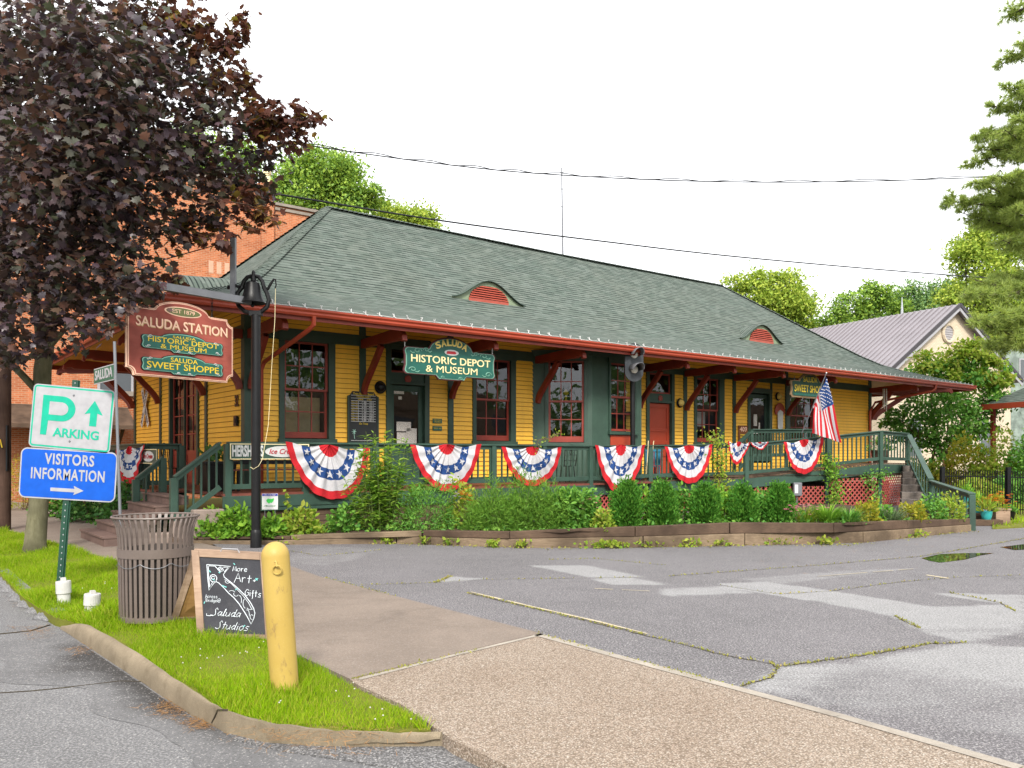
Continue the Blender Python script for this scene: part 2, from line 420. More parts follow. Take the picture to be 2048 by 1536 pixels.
# kerb outline: road-side foot and back top
KF = [(119, 1258), (195, 1307), (279, 1363), (335, 1401), (384, 1433), (426, 1453), (523, 1467), (628, 1482), (700, 1488), (800, 1486), (880, 1479)]
KB = [(150, 1234), (227, 1276), (314, 1331), (363, 1366), (419, 1401), (455, 1424), (530, 1447), (628, 1458), (710, 1462), (800, 1464), (884, 1465)]
ZR = -0.08
ZF = [ZR] * 6 + [-0.07, -0.06, -0.05, -0.04, -0.02]
ZB = [0.07] * 5 + [0.062, 0.045, 0.032, 0.024, 0.018, 0.012]
kf = [gp(a, b, z) for (a, b), z in zip(KF, ZF)]; kb = [gp(a, b, z) for (a, b), z in zip(KB, ZB)]
ROAD = [(-60, -10), (3, -10)] + [(gp(1260, 1640, ZR).x, gp(1260, 1640, ZR).y)] + [tuple(gp(1010, 1530, ZR))[:2], tuple(gp(905, 1482, ZR))[:2]] + [(p.x + .05, p.y + .05) for p in kf[::-1]] + g2([(110, 1236), (77, 1216), (45, 1195), (0, 1150), (-260, 1050), (-900, 985)], ZR) + [(-60, 26)]
mb = MB(); mb.slab(ROAD, ZR - 0.05, ZR); tag(mb.build('road', M['asphalt']), kind='structure')
# broken asphalt berm along the turf edge and the patched gutter by the apron
mb = MB()
edge = resample([gp(*p, ZR) for p in [(-260, 1056), (0, 1155), (45, 1200), (77, 1222), (112, 1246)]], 0.12)
for i, p in enumerate(edge[:-1]):
    q = edge[i + 1]; nx = Vector((q.y - p.y, -(q.x - p.x), 0)).normalized()
    w0 = 0.10 + 0.05 * math.sin(i * 1.7) + random.uniform(-.02, .02)
    if i == 0: prev = None
    a = [p - nx * 0.12 + Vector((0, 0, .10)), p + Vector((0, 0, .075 + random.uniform(-.02, .015))), p + nx * w0 + Vector((0, 0, 0.004))]
    b0 = len(mb.v); mb.v += [tuple(x) for x in a]
    if i: 
        for k in range(2): mb.f.append((b0 - 3 + k, b0 - 2 + k, b0 + 1 + k, b0 + k)); mb.m.append(0)
tag(mb.build('road_edge', M['asphalt'], smooth=True), kind='structure')
M['gutterdirt'] = asphalt('gutter_asphalt', (0.180, 0.178, 0.180), (0.055, 0.052, 0.050), 0.55, 'wear')
gpts = resample([gp(*p, ZR + .003) for p in [(128, 1266), (195, 1309), (279, 1365), (335, 1403), (384, 1435), (426, 1456), (523, 1471), (628, 1486), (760, 1496)]], .08); V_, F_, wv = [], [], []
for i, p in enumerate(gpts):
    d = (gpts[min(i + 1, len(gpts) - 1)] - gpts[max(i - 1, 0)]).normalized(); nn = Vector((d.y, -d.x, 0)); 
    if nn.y > 0: nn = -nn
    wd = .55 + .22 * math.sin(i * .13) + .12 * math.sin(i * .41); ends = min(1, i / 14, (len(gpts) - 1 - i) / 20)
    for j in range(9):
        t_ = j / 8; q = p + nn * wd * t_; V_.append((q.x, q.y, ZR + .003)); wv.append(.9 * ends * (1 - t_) ** 1.1)
    if i:
        for j in range(8): a = (i - 1) * 9 + j; F_.append((a, a + 1, a + 10, a + 9))
go = np_mesh('road_gutter', np.array(V_), [np.array(F_)], M['gutterdirt']); tag(go, kind='structure'); ga = go.data.attributes.new('wear', 'FLOAT', 'POINT'); ga.data.foreach_set('value', np.array(wv, dtype=np.float32))
pg = [(440, 1452), (560, 1474), (700, 1490), (870, 1482), (960, 1512), (1030, 1545), (930, 1560), (760, 1530), (560, 1500), (470, 1478)]
mb = MB(); mb.slab(g2(pg, ZR + .012), ZR, ZR + .012)
M['patch'] = asphalt('patched_asphalt', (0.16, 0.155, 0.155), (0.3, 0.3, 0.3), 0.75)
tag(mb.build('road_patch', M['patch']), kind='structure')

# kerb sweep
mb = MB(); n = len(kf); PR = 9
kk = resample([Vector((*kf[i], )) for i in range(n)], 0.15); 
def lerp_list(lst, t):
    x = t * (len(lst) - 1); i = min(int(x), len(lst) - 2); return lst[i].lerp(lst[i + 1], x - i)
NSEG = 70
for i in range(NSEG + 1):
    t = i / NSEG; a = lerp_list(kf, t); b = lerp_list(kb, t); d = b - a; h = b.z - a.z
    shrink = min(1.0, 0.35 + (i / 3.0) ** 0.6 * 0.65) if i < 3 else 1.0
    for k in range(PR):
        s = k / (PR - 1); ang = s * math.pi * 0.5
        p = a + Vector((d.x, d.y, 0)) * (0.05 + 0.62 * (1 - math.cos(ang)) + 0.33 * s ** 3) + Vector((0, 0, h * math.sin(ang) ** 0.75 * shrink + .004 * math.sin(i * .55 + k) + .003 * math.sin(i * 1.3 + k * .7)))
        mb.v.append(tuple(p))
    mb.v.append((b.x, b.y, -0.12))
for i in range(NSEG):
    for k in range(PR):
        a = i * (PR + 1) + k; mb.f.append((a, a + 1, a + PR + 2, a + PR + 1)); mb.m.append(0)
mb.f.append(tuple(range(PR + 1))); mb.m.append(0)
kerb = mb.build('kerb', M['kerb'], smooth=True); tag(kerb, kind='structure')
mb = MB(); jp = [lerp_list(kf, .495) + Vector((0, 0, .02)), lerp_list(kf, .5).lerp(lerp_list(kb, .5), .35) + Vector((0, 0, .075)), lerp_list(kb, .5) + Vector((0, 0, .012))]
mb.tube(jp, 0.006, 5); mb.build('joint', M['crack'], kerb)

# turf
TURF_B = [(593, 1310), (234, 1122), (133, 1094), (70, 1073), (0, 1058), (-200, 1034), (-700, 1004)]
TURF_A = [(110, 1232), (77, 1212), (45, 1191), (0, 1146), (-260, 1046), (-900, 984)]
turf = g2([(862, 1450), (800, 1407), (720, 1372), (663, 1342)] + TURF_B, .03) + g2(TURF_A[::-1], .02) + [(p.x + .0, p.y + .035) for p in kb[:-2]]
mb = MB(); mb.slab(turf, -0.13, 0.0); tag(mb.build('turf_soil', M['turfsoil']), kind='structure')
# walkway
WALK = [(700, 1359), (1081, 1267), (860, 1211), (640, 1154), (560, 1125), (480, 1104), (390, 1084), (223, 1045), (105, 1014), (28, 1003), (-200, 985), (-500, 975), (-500, 990), (-200, 1034), (0, 1058), (70, 1073), (133, 1094), (234, 1122), (593, 1310), (663, 1342)]
LOTL = g2([(1300, 1640), (1020, 1460), (900, 1330), (800, 1250), (600, 1180), (500, 1130), (420, 1085), (330, 1060)])
wp = g2(WALK)
mb = MB(); mb.slab(wp, -0.1, 0.006); w = mb.build('walkway', M['walk']); tag(w, kind='structure')
APRON = [(700, 1359), (1081, 1267), (1340, 1337), (1478, 1373), (1686, 1428), (2048, 1531), (2600, 1690), (1300, 1900), (1120, 1580), (1010, 1530), (905, 1480), (884, 1465), (800, 1407), (720, 1372)]
mb = MB(); mb.slab(g2(APRON, .012), -0.1, 0.012); tag(mb.build('driveway_apron', M['agg']), kind='structure')
mb = MB()
for line, off in (([(1081, 1267), (1340, 1337), (1478, 1373), (1686, 1428), (2048, 1531)], 0.09), ([(1081, 1267), (900, 1310), (712, 1357)], -0.05)):
    pl = [gp(*p, .016) for p in line]
    for a, b in zip(pl[:-1], pl[1:]):
        d = (b - a).normalized(); nn = Vector((d.y, -d.x, 0)) * off
        mb.quad(a, b, b + nn, a + nn)
tag(mb.build('apron_border', M['pale_concrete']), kind='structure')

# parking lot: fine sheet with a wear map
def lotleft(y):
    pts = sorted([(p[1], p[0]) for p in LOTL]); ys = [p[0] for p in pts]; xs = [p[1] for p in pts]
    return np.interp(y, ys, xs)
ys = np.concatenate([np.arange(2.2, 20, 0.11), np.arange(20, 60, 4.0)])
sx = np.concatenate([np.linspace(0, 16, 150), np.linspace(18, 70, 14)])
Xg = lotleft(ys)[:, None] + sx[None, :]; Yg = np.repeat(ys[:, None], len(sx), 1)
PX = CX + F * Xg / Yg; PY = HZ + F * CH / Yg
wear = np.zeros_like(Xg)
PALE = [([(1440, 1168), (1525, 1164), (1650, 1180), (1860, 1214), (2048, 1210), (2048, 1262), (1932, 1286), (1840, 1262), (1790, 1232), (1640, 1203), (1500, 1182)], .95),
        ([(1556, 1335), (1700, 1326), (1932, 1288), (2100, 1300), (2200, 1480), (1900, 1460), (1500, 1374)], .85),
        ([(1060, 1131), (1173, 1131), (1290, 1154), (1187, 1155)], .95), ([(1187, 1158), (1272, 1156), (1340, 1170), (1221, 1168)], .9),
        ([(872, 1165), (900, 1153), (975, 1158)], .85), ([(640, 1091), (766, 1098), (705, 1121), (640, 1132), (560, 1120)], .35),
        ([(1320, 1178), (1460, 1172), (1500, 1186), (1330, 1192)], .75), ([(1860, 1186), (2048, 1190), (2048, 1212), (1990, 1206)], .8),
        ([(1480, 1158), (1700, 1140), (1840, 1136), (1700, 1152), (1540, 1170)], .45)]
gx = [np.array(g2(p)) for p, _ in PALE]
for (p, k), q in zip(PALE, gx):
    ins = inpoly(Xg, Yg, q); d = distline(Xg, Yg, [tuple(a) for a in q] + [tuple(q[0])])
    wear = np.maximum(wear, np.where(ins, k, k * np.clip(0.55 - d / 0.22, 0, 1)))
for a, b, k in (((1760, 1345), (1640, 1400), .5), ((1900, 1370), (1800, 1430), .4), ((2048, 1400), (1900, 1460), .6), ((1830, 1265), (2048, 1262), .35)):
    qa, qb = gp(*a), gp(*b); d = distline(Xg, Yg, [(qa.x, qa.y), (qb.x, qb.y)]); wear *= 1 - k * np.exp(-(d / 0.35) ** 2)
edge_ap = g2([(1081, 1270), (1340, 1340), (1478, 1376), (1686, 1431), (2048, 1534)])
wear = np.maximum(wear, 0.4 * np.exp(-distline(Xg, Yg, edge_ap) / 0.12))
nr, nc = Xg.shape; idx = np.arange(nr * nc).reshape(nr, nc)
V = np.stack([Xg, Yg, np.zeros_like(Xg)], -1).reshape(-1, 3)
Fq = np.stack([idx[:-1, :-1], idx[:-1, 1:], idx[1:, 1:], idx[1:, :-1]], -1).reshape(-1, 4)
lot = np_mesh('parking_lot', V, [Fq], M['lot']); tag(lot, kind='structure')
at_ = lot.data.attributes.new('wear', 'FLOAT', 'POINT'); at_.data.foreach_set('value', wear.ravel().astype(np.float32))

# cracks and weeds
CR = [([(937, 1186), (1067, 1217), (1190, 1246), (1340, 1282), (1440, 1308), (1544, 1327)], .03, 200), ([(1544, 1327), (1556, 1335), (1540, 1355), (1486, 1372)], .03, 220),
      ([(1556, 1333), (1640, 1322), (1760, 1305), (1860, 1287), (1925, 1285)], .035, 320), ([(725, 1170), (870, 1165), (965, 1159), (1100, 1157), (1284, 1154)], .02, 60),
      ([(1340, 1152), (1494, 1141), (1640, 1130), (1840, 1113), (2060, 1075)], .03, 90), ([(1440, 1170), (1560, 1188), (1660, 1182), (1790, 1165), (1900, 1155), (2040, 1150)], .02, 60),
      ([(1790, 1232), (1838, 1255)], .03, 260), ([(870, 1165), (900, 1153)], .05, 500), ([(1100, 1119), (1190, 1117), (1330, 1130)], .015, 120), ([(560, 1098), (640, 1112), (760, 1100)], .02, 80),
      ([(1900, 1185), (2000, 1205), (2030, 1222)], .02, 200)]
mb = MB(); TP = []
for pl, w, dens in CR:
    P3 = resample([gp(*p, .004) for p in pl], 0.06)
    prev = None
    for i, p in enumerate(P3):
        d = (P3[min(i + 1, len(P3) - 1)] - P3[max(i - 1, 0)]).normalized(); nn = Vector((-d.y, d.x, 0))
        j = nn * random.uniform(-.015, .015); ww = w * random.uniform(.2, .6)
        a, b = p + j - nn * ww / 2, p + j + nn * ww / 2
        if prev: mb.quad(prev[0], a, b, prev[1])
        prev = (a, b)
        for _ in range(np.random.poisson(dens * 0.03)):
            TP.append(p + Vector((random.gauss(0, w * .32), random.gauss(0, w * .32), 0)))
tag(mb.build('lot_cracks', M['crack'], fix=False), kind='stuff')
for line, dens, sp in (([(1081, 1271), (1340, 1341), (1478, 1377), (1686, 1433), (2048, 1536)], 260, .02), ([(640, 1153), (860, 1210), (1081, 1266)], 70, .015), ([(712, 1358), (850, 1326), (960, 1300)], 420, .02)):
    P3 = resample([gp(*p, .004) for p in line], 0.05)
    for i, p in enumerate(P3):
        f = max(0, math.sin(i * .07) + .55 * math.sin(i * .21 + 1)) 
        for _ in range(np.random.poisson(dens * .05 * f)): TP.append(p + Vector((random.gauss(0, sp), random.gauss(0, sp), 0)))
TP = np.array([tuple(p) for p in TP]); n = len(TP)
o = leaves('crack_weeds', TP, rdir(n, 1.0) * [1, 1, 1], rdir(n), RNG.uniform(.010, .030, n), TOVAL, M['moss']); tag(o, kind='stuff')
mb = MB()
P3 = resample([gp(*p, .006) for p in [(937, 1184), (1000, 1199), (1067, 1214)]] , .05)
for line, w in (([(937, 1184), (1000, 1199), (1067, 1215), (1190, 1243), (1290, 1268)], .05), ([(1850, 1150), (1895, 1157)], .08), ([(1640, 1153), (1830, 1138)], .03), ([(1300, 1181), (1190, 1176)], .03)):
    P3 = resample([gp(*p, .006) for p in line], .1); prev = None
    for i, p in enumerate(P3):
        d = (P3[min(i + 1, len(P3) - 1)] - P3[max(i - 1, 0)]).normalized(); nn = Vector((-d.y, d.x, 0)); ww = w * random.uniform(.5, 1.0)
        a, b = p + nn * .03 - nn * ww / 2, p + nn * .03 + nn * ww / 2
        if prev and random.random() < .9: mb.quad(prev[0], a, b, prev[1])
        prev = (a, b)
tag(mb.build('worn_lines', M['oldpaint'], fix=False), kind='structure')
mb = MB(); pl = [gp(*p, ZR + .004) for p in [(-40, 1388), (60, 1382), (130, 1375), (240, 1362), (330, 1364)]]; mb.tube(resample(pl, .1), .004, 4)
pl = [gp(*p, ZR + .004) for p in [(100, 1250), (60, 1262), (0, 1268)]]; mb.tube(resample(pl, .1), .008, 4)
tag(mb.build('road_cracks', M['crack']), kind='stuff')
# dry pine straw in the gutter
P = []
for c, s, k in (((70, 1262), 14, 50), ((160, 1300), 10, 30), ((340, 1415), 16, 90), ((400, 1445), 14, 80), ((235, 1205), 1, 1), ((60, 1200), 14, 50), ((560, 1460), 30, 60), ((700, 1470), 40, 80), ((1600, 1092), 60, 90), ((1860, 1075), 40, 60)):
    for _ in range(k * 3):
        P.append(tuple(gp(c[0] + random.gauss(0, s * 1.5), c[1] + random.gauss(0, s * .55), ZR + .012 if c[1] < 1450 and c[0] < 500 else .02)))
P = np.array(P); n = len(P); d = rdir(n); d[:, 2] *= .06
M['straw'] = leafmat('pine_straw', [(.26, .13, .05), (.36, .21, .09), (.16, .08, .035)], .1, .8)
tag(leaves('pine_straw', P, d, np.tile([0, 0, 1.0], (n, 1)) + rdir(n) * .3, RNG.uniform(.04, .11, n), (TTRI[0] * [1, .22, 1], TTRI[1]), M['straw']), kind='stuff')

# puddles
t = NT('puddle_water'); t.col((0.035, 0.028, 0.018)); t.rough(0.03).spec(0.6); M['puddle'] = t.m
for nm, pts in (('puddle', [(1843, 1116), (1880, 1108), (1930, 1106), (1988, 1106), (1960, 1111), (1930, 1119), (1880, 1125), (1858, 1121)]), ('puddle', [(2000, 1094), (2050, 1088), (2110, 1086), (2100, 1096), (2030, 1100)])):
    mb = MB(); c = g2(pts, .005); mb.add([(x, y, .005) for x, y in c], [tuple(range(len(c)))]); o = mb.build(nm, M['puddle']); tag(o, kind='structure')

# grass blades
def scatter_turf(n, poly, near_bias=1.3):
    q = np.array(poly); out = []
    x0, y0 = q.min(0); x1, y1 = q.max(0); x0 = max(x0, -11); y1 = min(y1, 19)
    while sum(map(len, out)) < n:
        x = RNG.uniform(x0, x1, n * 2); y = RNG.uniform(y0, y1, n * 2)
        k = inpoly(x, y, poly) & (RNG.uniform(0, 1, n * 2) < np.clip((7.0 / y) ** near_bias, 0, 1)) & (np.abs(x / y) < .66)
        out.append(np.stack([x[k], y[k]], 1))
    return np.concatenate(out)[:n]
NB = 115000
p = scatter_turf(NB, turf)
hgt = RNG.uniform(.04, .105, NB) * (0.75 + 0.5 * (np.sin(p[:, 0] * 3.1 + p[:, 1] * 1.3) * np.sin(p[:, 1] * 2.3 - p[:, 0]))) * (p[:, 1] / 7.0) ** .35
# longer tufts round the feet of things
for c, r, k in ((gp(570, 1372, .03), .22, .8), (gp(455, 1275, .03), .5, .5), (gp(285, 1235, .03), .45, 1.1), (gp(125, 1195, .03), .2, 1.2), (gp(183, 1222, .03), .15, .7), (gp(70, 1098, .03), .5, .8)):
    d = np.hypot(p[:, 0] - c.x, p[:, 1] - c.y); hgt *= 1 + k * np.exp(-(d / r) ** 2)
kd = distline(p[:, 0], p[:, 1], [(q.x, q.y) for q in kb]); bare = .05 + .05 * np.sin(p[:, 0] * 5) + .06 * np.sin(p[:, 0] * 11 + 2) * (p[:, 0] > -1.6); hgt = hgt * np.where(kd < bare, .25, 1.0)
P = np.stack([p[:, 0], p[:, 1], np.full(NB, .0)], 1)
D = rdir(NB); D[:, 2] = RNG.uniform(.7, 2.2, NB); tm = TBLADE[0].copy(); tm[:, 1] *= 1.7
M['grass'] = leafmat('grass', [(.10, .20, .004), (.21, .36, .006), (.30, .44, .008), (.17, .30, .006), (.40, .38, .06), (.24, .38, .010)], .4, .6)
tag(leaves('grass', P, D, rdir(NB), hgt, (tm, TBLADE[1]), M['grass']), kind='stuff')
n = 700; p = scatter_turf(n, turf, 1.6); cc = np.array(g2([(640, 1400), (760, 1420), (420, 1330), (200, 1190)])); dd = np.min(np.hypot(p[:, 0, None] - cc[:, 0], p[:, 1, None] - cc[:, 1]), 1); p = p[RNG.uniform(0, 1, n) < .45 * np.exp(-(dd / .45) ** 2)]; n = len(p); M['clover'] = flat('clover_white', (.50, .47, .42))
P = np.stack([p[:, 0], p[:, 1], RNG.uniform(.055, .09, n)], 1); mb = MB()
for q in P:
    s = .0065; mb.add([(q[0] + s, q[1], q[2]), (q[0] - s, q[1], q[2]), (q[0], q[1] + s, q[2]), (q[0], q[1] - s, q[2]), (q[0], q[1], q[2] + s), (q[0], q[1], q[2] - s)],
                      [(0, 2, 4), (2, 1, 4), (1, 3, 4), (3, 0, 4), (2, 0, 5), (1, 2, 5), (3, 1, 5), (0, 3, 5)])
tag(mb.build('clover_flowers', M['clover'], fix=False), kind='stuff')

# ------------------------------------------------------------------ retaining wall of timbers and the planting bed behind it
WB = [(385, 1087), (470, 1089), (560, 1090), (640, 1085), (720, 1086), (820, 1088), (920, 1092), (1000, 1095), (1130, 1097), (1250, 1096), (1340, 1094), (1450, 1092), (1550, 1090), (1640, 1089), (1700, 1088), (1800, 1078), (1880, 1069), (1943, 1062)]
WT = [(385, .11), (560, .15), (640, .20), (720, .23), (820, .25), (920, .30), (1000, .29), (1130, .33), (1250, .36), (1340, .41), (1550, .43), (1700, .39), (1800, .36), (1943, .27)]
def walltop(px): return float(np.interp(px, [a for a, _ in WT], [b for _, b in WT]))
wb = [gp(*p) for p in WB]
seglen = [0.0]
for a, b in zip(wb[:-1], wb[1:]): seglen.append(seglen[-1] + (b - a).length)
def wallpt(s):
    x = np.interp(s, seglen, [p.x for p in wb]); y = np.interp(s, seglen, [p.y for p in wb]); px = np.interp(s, seglen, [p[0] for p in WB])
    return Vector((x, y, 0)), float(px)
M['timber_dark'] = wood('timber_dark', (0.062, 0.040, 0.028), (0.135, 0.088, 0.058), (3, 30, 30), 0.85)
M['timber_pale'] = wood('timber_pale', (0.115, 0.080, 0.052), (0.27, 0.20, 0.13), (1.6, 22, 22), 0.85)
rw = thing('retaining_wall', 'low weathered timber retaining wall edging the planting bed along the parking lot', 'retaining wall')
WL = seglen[-1]
for course in (0, 1):
    s = 0.0 if course else -0.9
    while s < WL - .05:
        e = min(WL, s + random.uniform(1.7, 2.6)); s0 = max(0, s)
        a, pa = wallpt(s0 + .008); b, pb = wallpt(e - .008)
        if e - s0 > .3:
            ha, hb = walltop(pa), walltop(pb); d = (b - a).normalized(); nn = Vector((-d.y, d.x, 0))
            if course == 0:
                z0a = z0b = -.03; z1a, z1b = ha * .52, hb * .52
            else:
                z0a, z0b, z1a, z1b = ha * .52 + .004, hb * .52 + .004, ha + random.uniform(-.012, .01), hb + random.uniform(-.012, .01)
            off = random.uniform(-.012, .012) + (0.015 if course else 0); th = .13
            mb = MB(); A, Bv = a + nn * off, b + nn * off
            mb.add([(A.x, A.y, z0a), (Bv.x, Bv.y, z0b), (Bv.x, Bv.y, z1b), (A.x, A.y, z1a)] + [(q.x + nn.x * th, q.y + nn.y * th, z) for q, z in ((A, z0a), (Bv, z0b), (Bv, z1b), (A, z1a))],
                   [(0, 1, 2, 3), (7, 6, 5, 4), (0, 4, 5, 1), (3, 2, 6, 7), (0, 3, 7, 4), (1, 5, 6, 2)])
            mb.build('timber', M['timber_dark' if (course and random.random() < .92) else 'timber_pale'], rw, bevel=.012)
        s = e
# bed surface from wall back under the porch and ramp
mb = MB(); NS = 60; NT_ = 6
for i in range(NS + 1):
    p, px = wallpt(WL * i / NS); h = walltop(px) - .05
    back = 1.6 + 0.55 * max(0, (px - 560)) / 100; back = min(back, 9.0)
    for k in range(NT_ + 1):
        t_ = k / NT_; q = p + Vector((-.10 * 0, 0.08 + back * t_, 0)); z = h * (1 - t_) + .10 * t_ + random.uniform(-.015, .015) + .05 * math.sin(t_ * 3)
        mb.v.append((q.x, q.y, z))
for i in range(NS):
    for k in range(NT_):
        a = i * (NT_ + 1) + k; mb.f.append((a, a + NT_ + 1, a + NT_ + 2, a + 1)); mb.m.append(0)
tag(mb.build('bed_soil', M['soil'], smooth=True), kind='structure')
# lawn beside the lot at the right edge
mb = MB(); c = g2([(1985, 1056), (2060, 1052), (2400, 1046), (2400, 1000), (1985, 1000)], .03); mb.slab(c, -.1, .03); tag(mb.build('lawn', M['turfsoil']), kind='structure')
n = 9000; c = np.array(c); q = np.stack([RNG.uniform(c[:, 0].min(), c[:, 0].max(), n), RNG.uniform(c[:, 1].min(), c[:, 1].max(), n)], 1); q = q[inpoly(q[:, 0], q[:, 1], c)]; n = len(q)
tag(leaves('lawn_grass', np.c_[q, np.full(n, .03)], rdir(n) + [0, 0, 1.3], rdir(n), RNG.uniform(.06, .14, n), (tm * [1, 3, 1], TBLADE[1]), M['grass']), kind='stuff')
# ================================================================== THE DEPOT
EZ = E0.z; OV = 2.11 * S; DEP = 14.14; RV = DEP / 2; RZ = 9.09; HL = 6.44; RR = 25.0; LEN = 33.04; UR = 28.7; VB = OV + 9.7; FZ = 0.90
PROF = [(0, EZ), (1.0, 4.95), (1.9, 5.26), (2.5, 5.52), (3.1, 5.92), (3.8, 6.47), (5.4, 7.76), (RV, RZ)]
def zroof(v): return float(np.interp(v, [p[0] for p in PROF], [p[1] for p in PROF]))
def vroof(z): return float(np.interp(z, [p[1] for p in PROF], [p[0] for p in PROF]))
SL = [0.0]
for a, b in zip(PROF[:-1], PROF[1:]): SL.append(SL[-1] + math.hypot(b[0] - a[0], b[1] - a[1]))
def lv(px, u=None):                                   # v on a plane u = const seen at column px
    u = OV if u is None else u
    k = (px - CX) / F; a = B(u, 0)
    return (k * a.y - a.x) / (-SU - k * CU)

def shingles():
    t = NT('green_shingles'); c = t.n('UVMap'); v = c.outputs[0]
    br = t.n('TexBrick'); t.l(v, br.inputs['Vector']); br.offset = 0.5
    for k, q in (('Scale', 1.0), ('Brick Width', 0.30), ('Row Height', 0.15), ('Mortar Size', 0.004), ('Mortar Smooth', 0.3), ('Bias', 0.0)): br.inputs[k].default_value = q
    br.inputs['Color1'].default_value = (0.075, 0.100, 0.084, 1); br.inputs['Color2'].default_value = (0.140, 0.164, 0.145, 1); br.inputs['Mortar'].default_value = (0.05, 0.06, 0.055, 1)
    sp = t.n('SeparateXYZ'); t.l(v, sp.inputs[0])
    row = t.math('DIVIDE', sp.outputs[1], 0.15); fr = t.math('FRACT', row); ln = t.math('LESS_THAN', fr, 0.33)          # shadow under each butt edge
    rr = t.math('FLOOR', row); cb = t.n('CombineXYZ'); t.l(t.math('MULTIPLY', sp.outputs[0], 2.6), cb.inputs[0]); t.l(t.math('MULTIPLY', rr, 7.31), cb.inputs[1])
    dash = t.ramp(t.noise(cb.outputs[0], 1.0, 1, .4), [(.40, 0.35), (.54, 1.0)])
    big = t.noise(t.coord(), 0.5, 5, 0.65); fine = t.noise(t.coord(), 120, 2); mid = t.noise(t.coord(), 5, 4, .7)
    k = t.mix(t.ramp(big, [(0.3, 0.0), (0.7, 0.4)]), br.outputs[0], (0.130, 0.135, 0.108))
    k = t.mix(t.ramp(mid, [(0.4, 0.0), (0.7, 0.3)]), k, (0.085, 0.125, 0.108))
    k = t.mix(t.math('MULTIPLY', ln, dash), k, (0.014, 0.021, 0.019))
    k = t.mix(t.ramp(fine, [(0.35, 0.0), (0.65, 0.25)]), k, (0.05, 0.065, 0.055))
    t.col(k); t.rough(0.9).spec(0.15); t.bump(fr, 0.5, 0.012); return t.m
M['shingle'] = shingles()
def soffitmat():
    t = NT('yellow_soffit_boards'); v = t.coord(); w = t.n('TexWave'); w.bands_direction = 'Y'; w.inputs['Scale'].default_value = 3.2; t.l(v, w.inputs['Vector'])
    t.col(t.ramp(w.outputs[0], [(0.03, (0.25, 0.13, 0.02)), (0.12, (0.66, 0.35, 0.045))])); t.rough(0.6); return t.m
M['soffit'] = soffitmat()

depot = thing('train_depot', 'long yellow clapboard train depot with green shingled hip roof and red gutters', 'train depot', (E0.x, E0.y, 0), TH)

def uvset(o, fn):
    me = o.data; uv = me.uv_layers.new(name='UVMap'); n = len(me.loops)
    vi = np.zeros(n, dtype=np.int32); me.loops.foreach_get('vertex_index', vi)
    co = np.zeros(len(me.vertices) * 3, dtype=np.float32); me.vertices.foreach_get('co', co); co = co.reshape(-1, 3)
    out = np.zeros((n, 2), np.float32)
    for p in me.polygons:
        for li in p.loop_indices: out[li] = fn(co[vi[li]], p)
    uv.data.foreach_set('uv', out.ravel())
# roof skin: four planes with a flare at the eaves, laid over many stations
mb = MB(); K = len(PROF)
def loopc(i, dz=0.0):
    v, z = PROF[i]; a = v / RV
    return [(a * HL, v, z + dz), (LEN - a * (LEN - RR), v, z + dz), (LEN - a * (LEN - RR), DEP - v, z + dz), (a * HL, DEP - v, z + dz)]
NU = 24
side = []
for i in range(K - 1):
    A, C = loopc(i), loopc(i + 1)
    for k in range(4):
        n_ = NU if k in (0, 2) else 8
        for j in range(n_):
            f0, f1 = j / n_, (j + 1) / n_
            def L(P, f): a, b = Vector(P[k]), Vector(P[(k + 1) % 4]); return a.lerp(b, f)
            sag = lambda p: Vector((p.x, p.y, p.z + 0.012 * math.sin(p.x * 1.3) - 0.05 * math.sin(math.pi * min(1, max(0, (p.x - HL) / (RR - HL)))) * (p.z - EZ) / (RZ - EZ)))
            q = [sag(L(A, f0)), sag(L(A, f1)), sag(L(C, f1)), sag(L(C, f0))]
            if (q[2] - q[3]).length < 1e-4: mb.add(q[:3], [(0, 1, 2)])
            else: mb.add(q, [(0, 1, 2, 3)])
            side.append((k, i))
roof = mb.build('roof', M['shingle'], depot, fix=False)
def roofuv(co, p):
    k, i = side[p.index]; v = co[1] if k == 0 else DEP - co[1] if k == 2 else None
    if v is None: v = (co[0] * RV / HL) if k == 3 else (LEN - co[0]) * RV / (LEN - RR)
    s = float(np.interp(v, [a for a, _ in PROF], SL)); return (co[0] if k in (0, 2) else co[1] + 0.13, s)
uvset(roof, roofuv)
# hip and ridge caps
mb = MB()
def caps(pts, w=0.17):
    P3 = resample([Vector(p) for p in pts], 0.16)
    for a, b in zip(P3[:-1], P3[1:]):
        d = (b - a).normalized(); x = d.cross(Vector((0, 0, 1))).normalized()
        up = x.cross(d).normalized()
        for sgn in (-1, 1):
            o0, o1 = x * sgn * w - Vector((0, 0, w * .42)), x * sgn * w - Vector((0, 0, w * .42))
            mb.add([a + up * .042, b + up * .022, b + o1 + up * .022, a + o0 + up * .042], [(0, 1, 2, 3) if sgn < 0 else (3, 2, 1, 0)])
        mb.add([a + up * .042, a + x * w - Vector((0, 0, w * .42)) + up * .042, a + x * w - Vector((0, 0, w * .42)), a - x * w - Vector((0, 0, w * .42)), a - x * w - Vector((0, 0, w * .42)) + up * .042], [(0, 1, 2, 3, 4)])
for k in range(4): caps([loopc(i)[k] for i in range(K)])
caps([(RR, RV, RZ), (15.7, RV, RZ - .05), (HL, RV, RZ)])
cap = mb.build('hip_cap', M['shingle'], roof, fix=False); uvset(cap, lambda c, p: (c[0] * 1.7 + c[1], c[2] * 1.3 + c[1]))

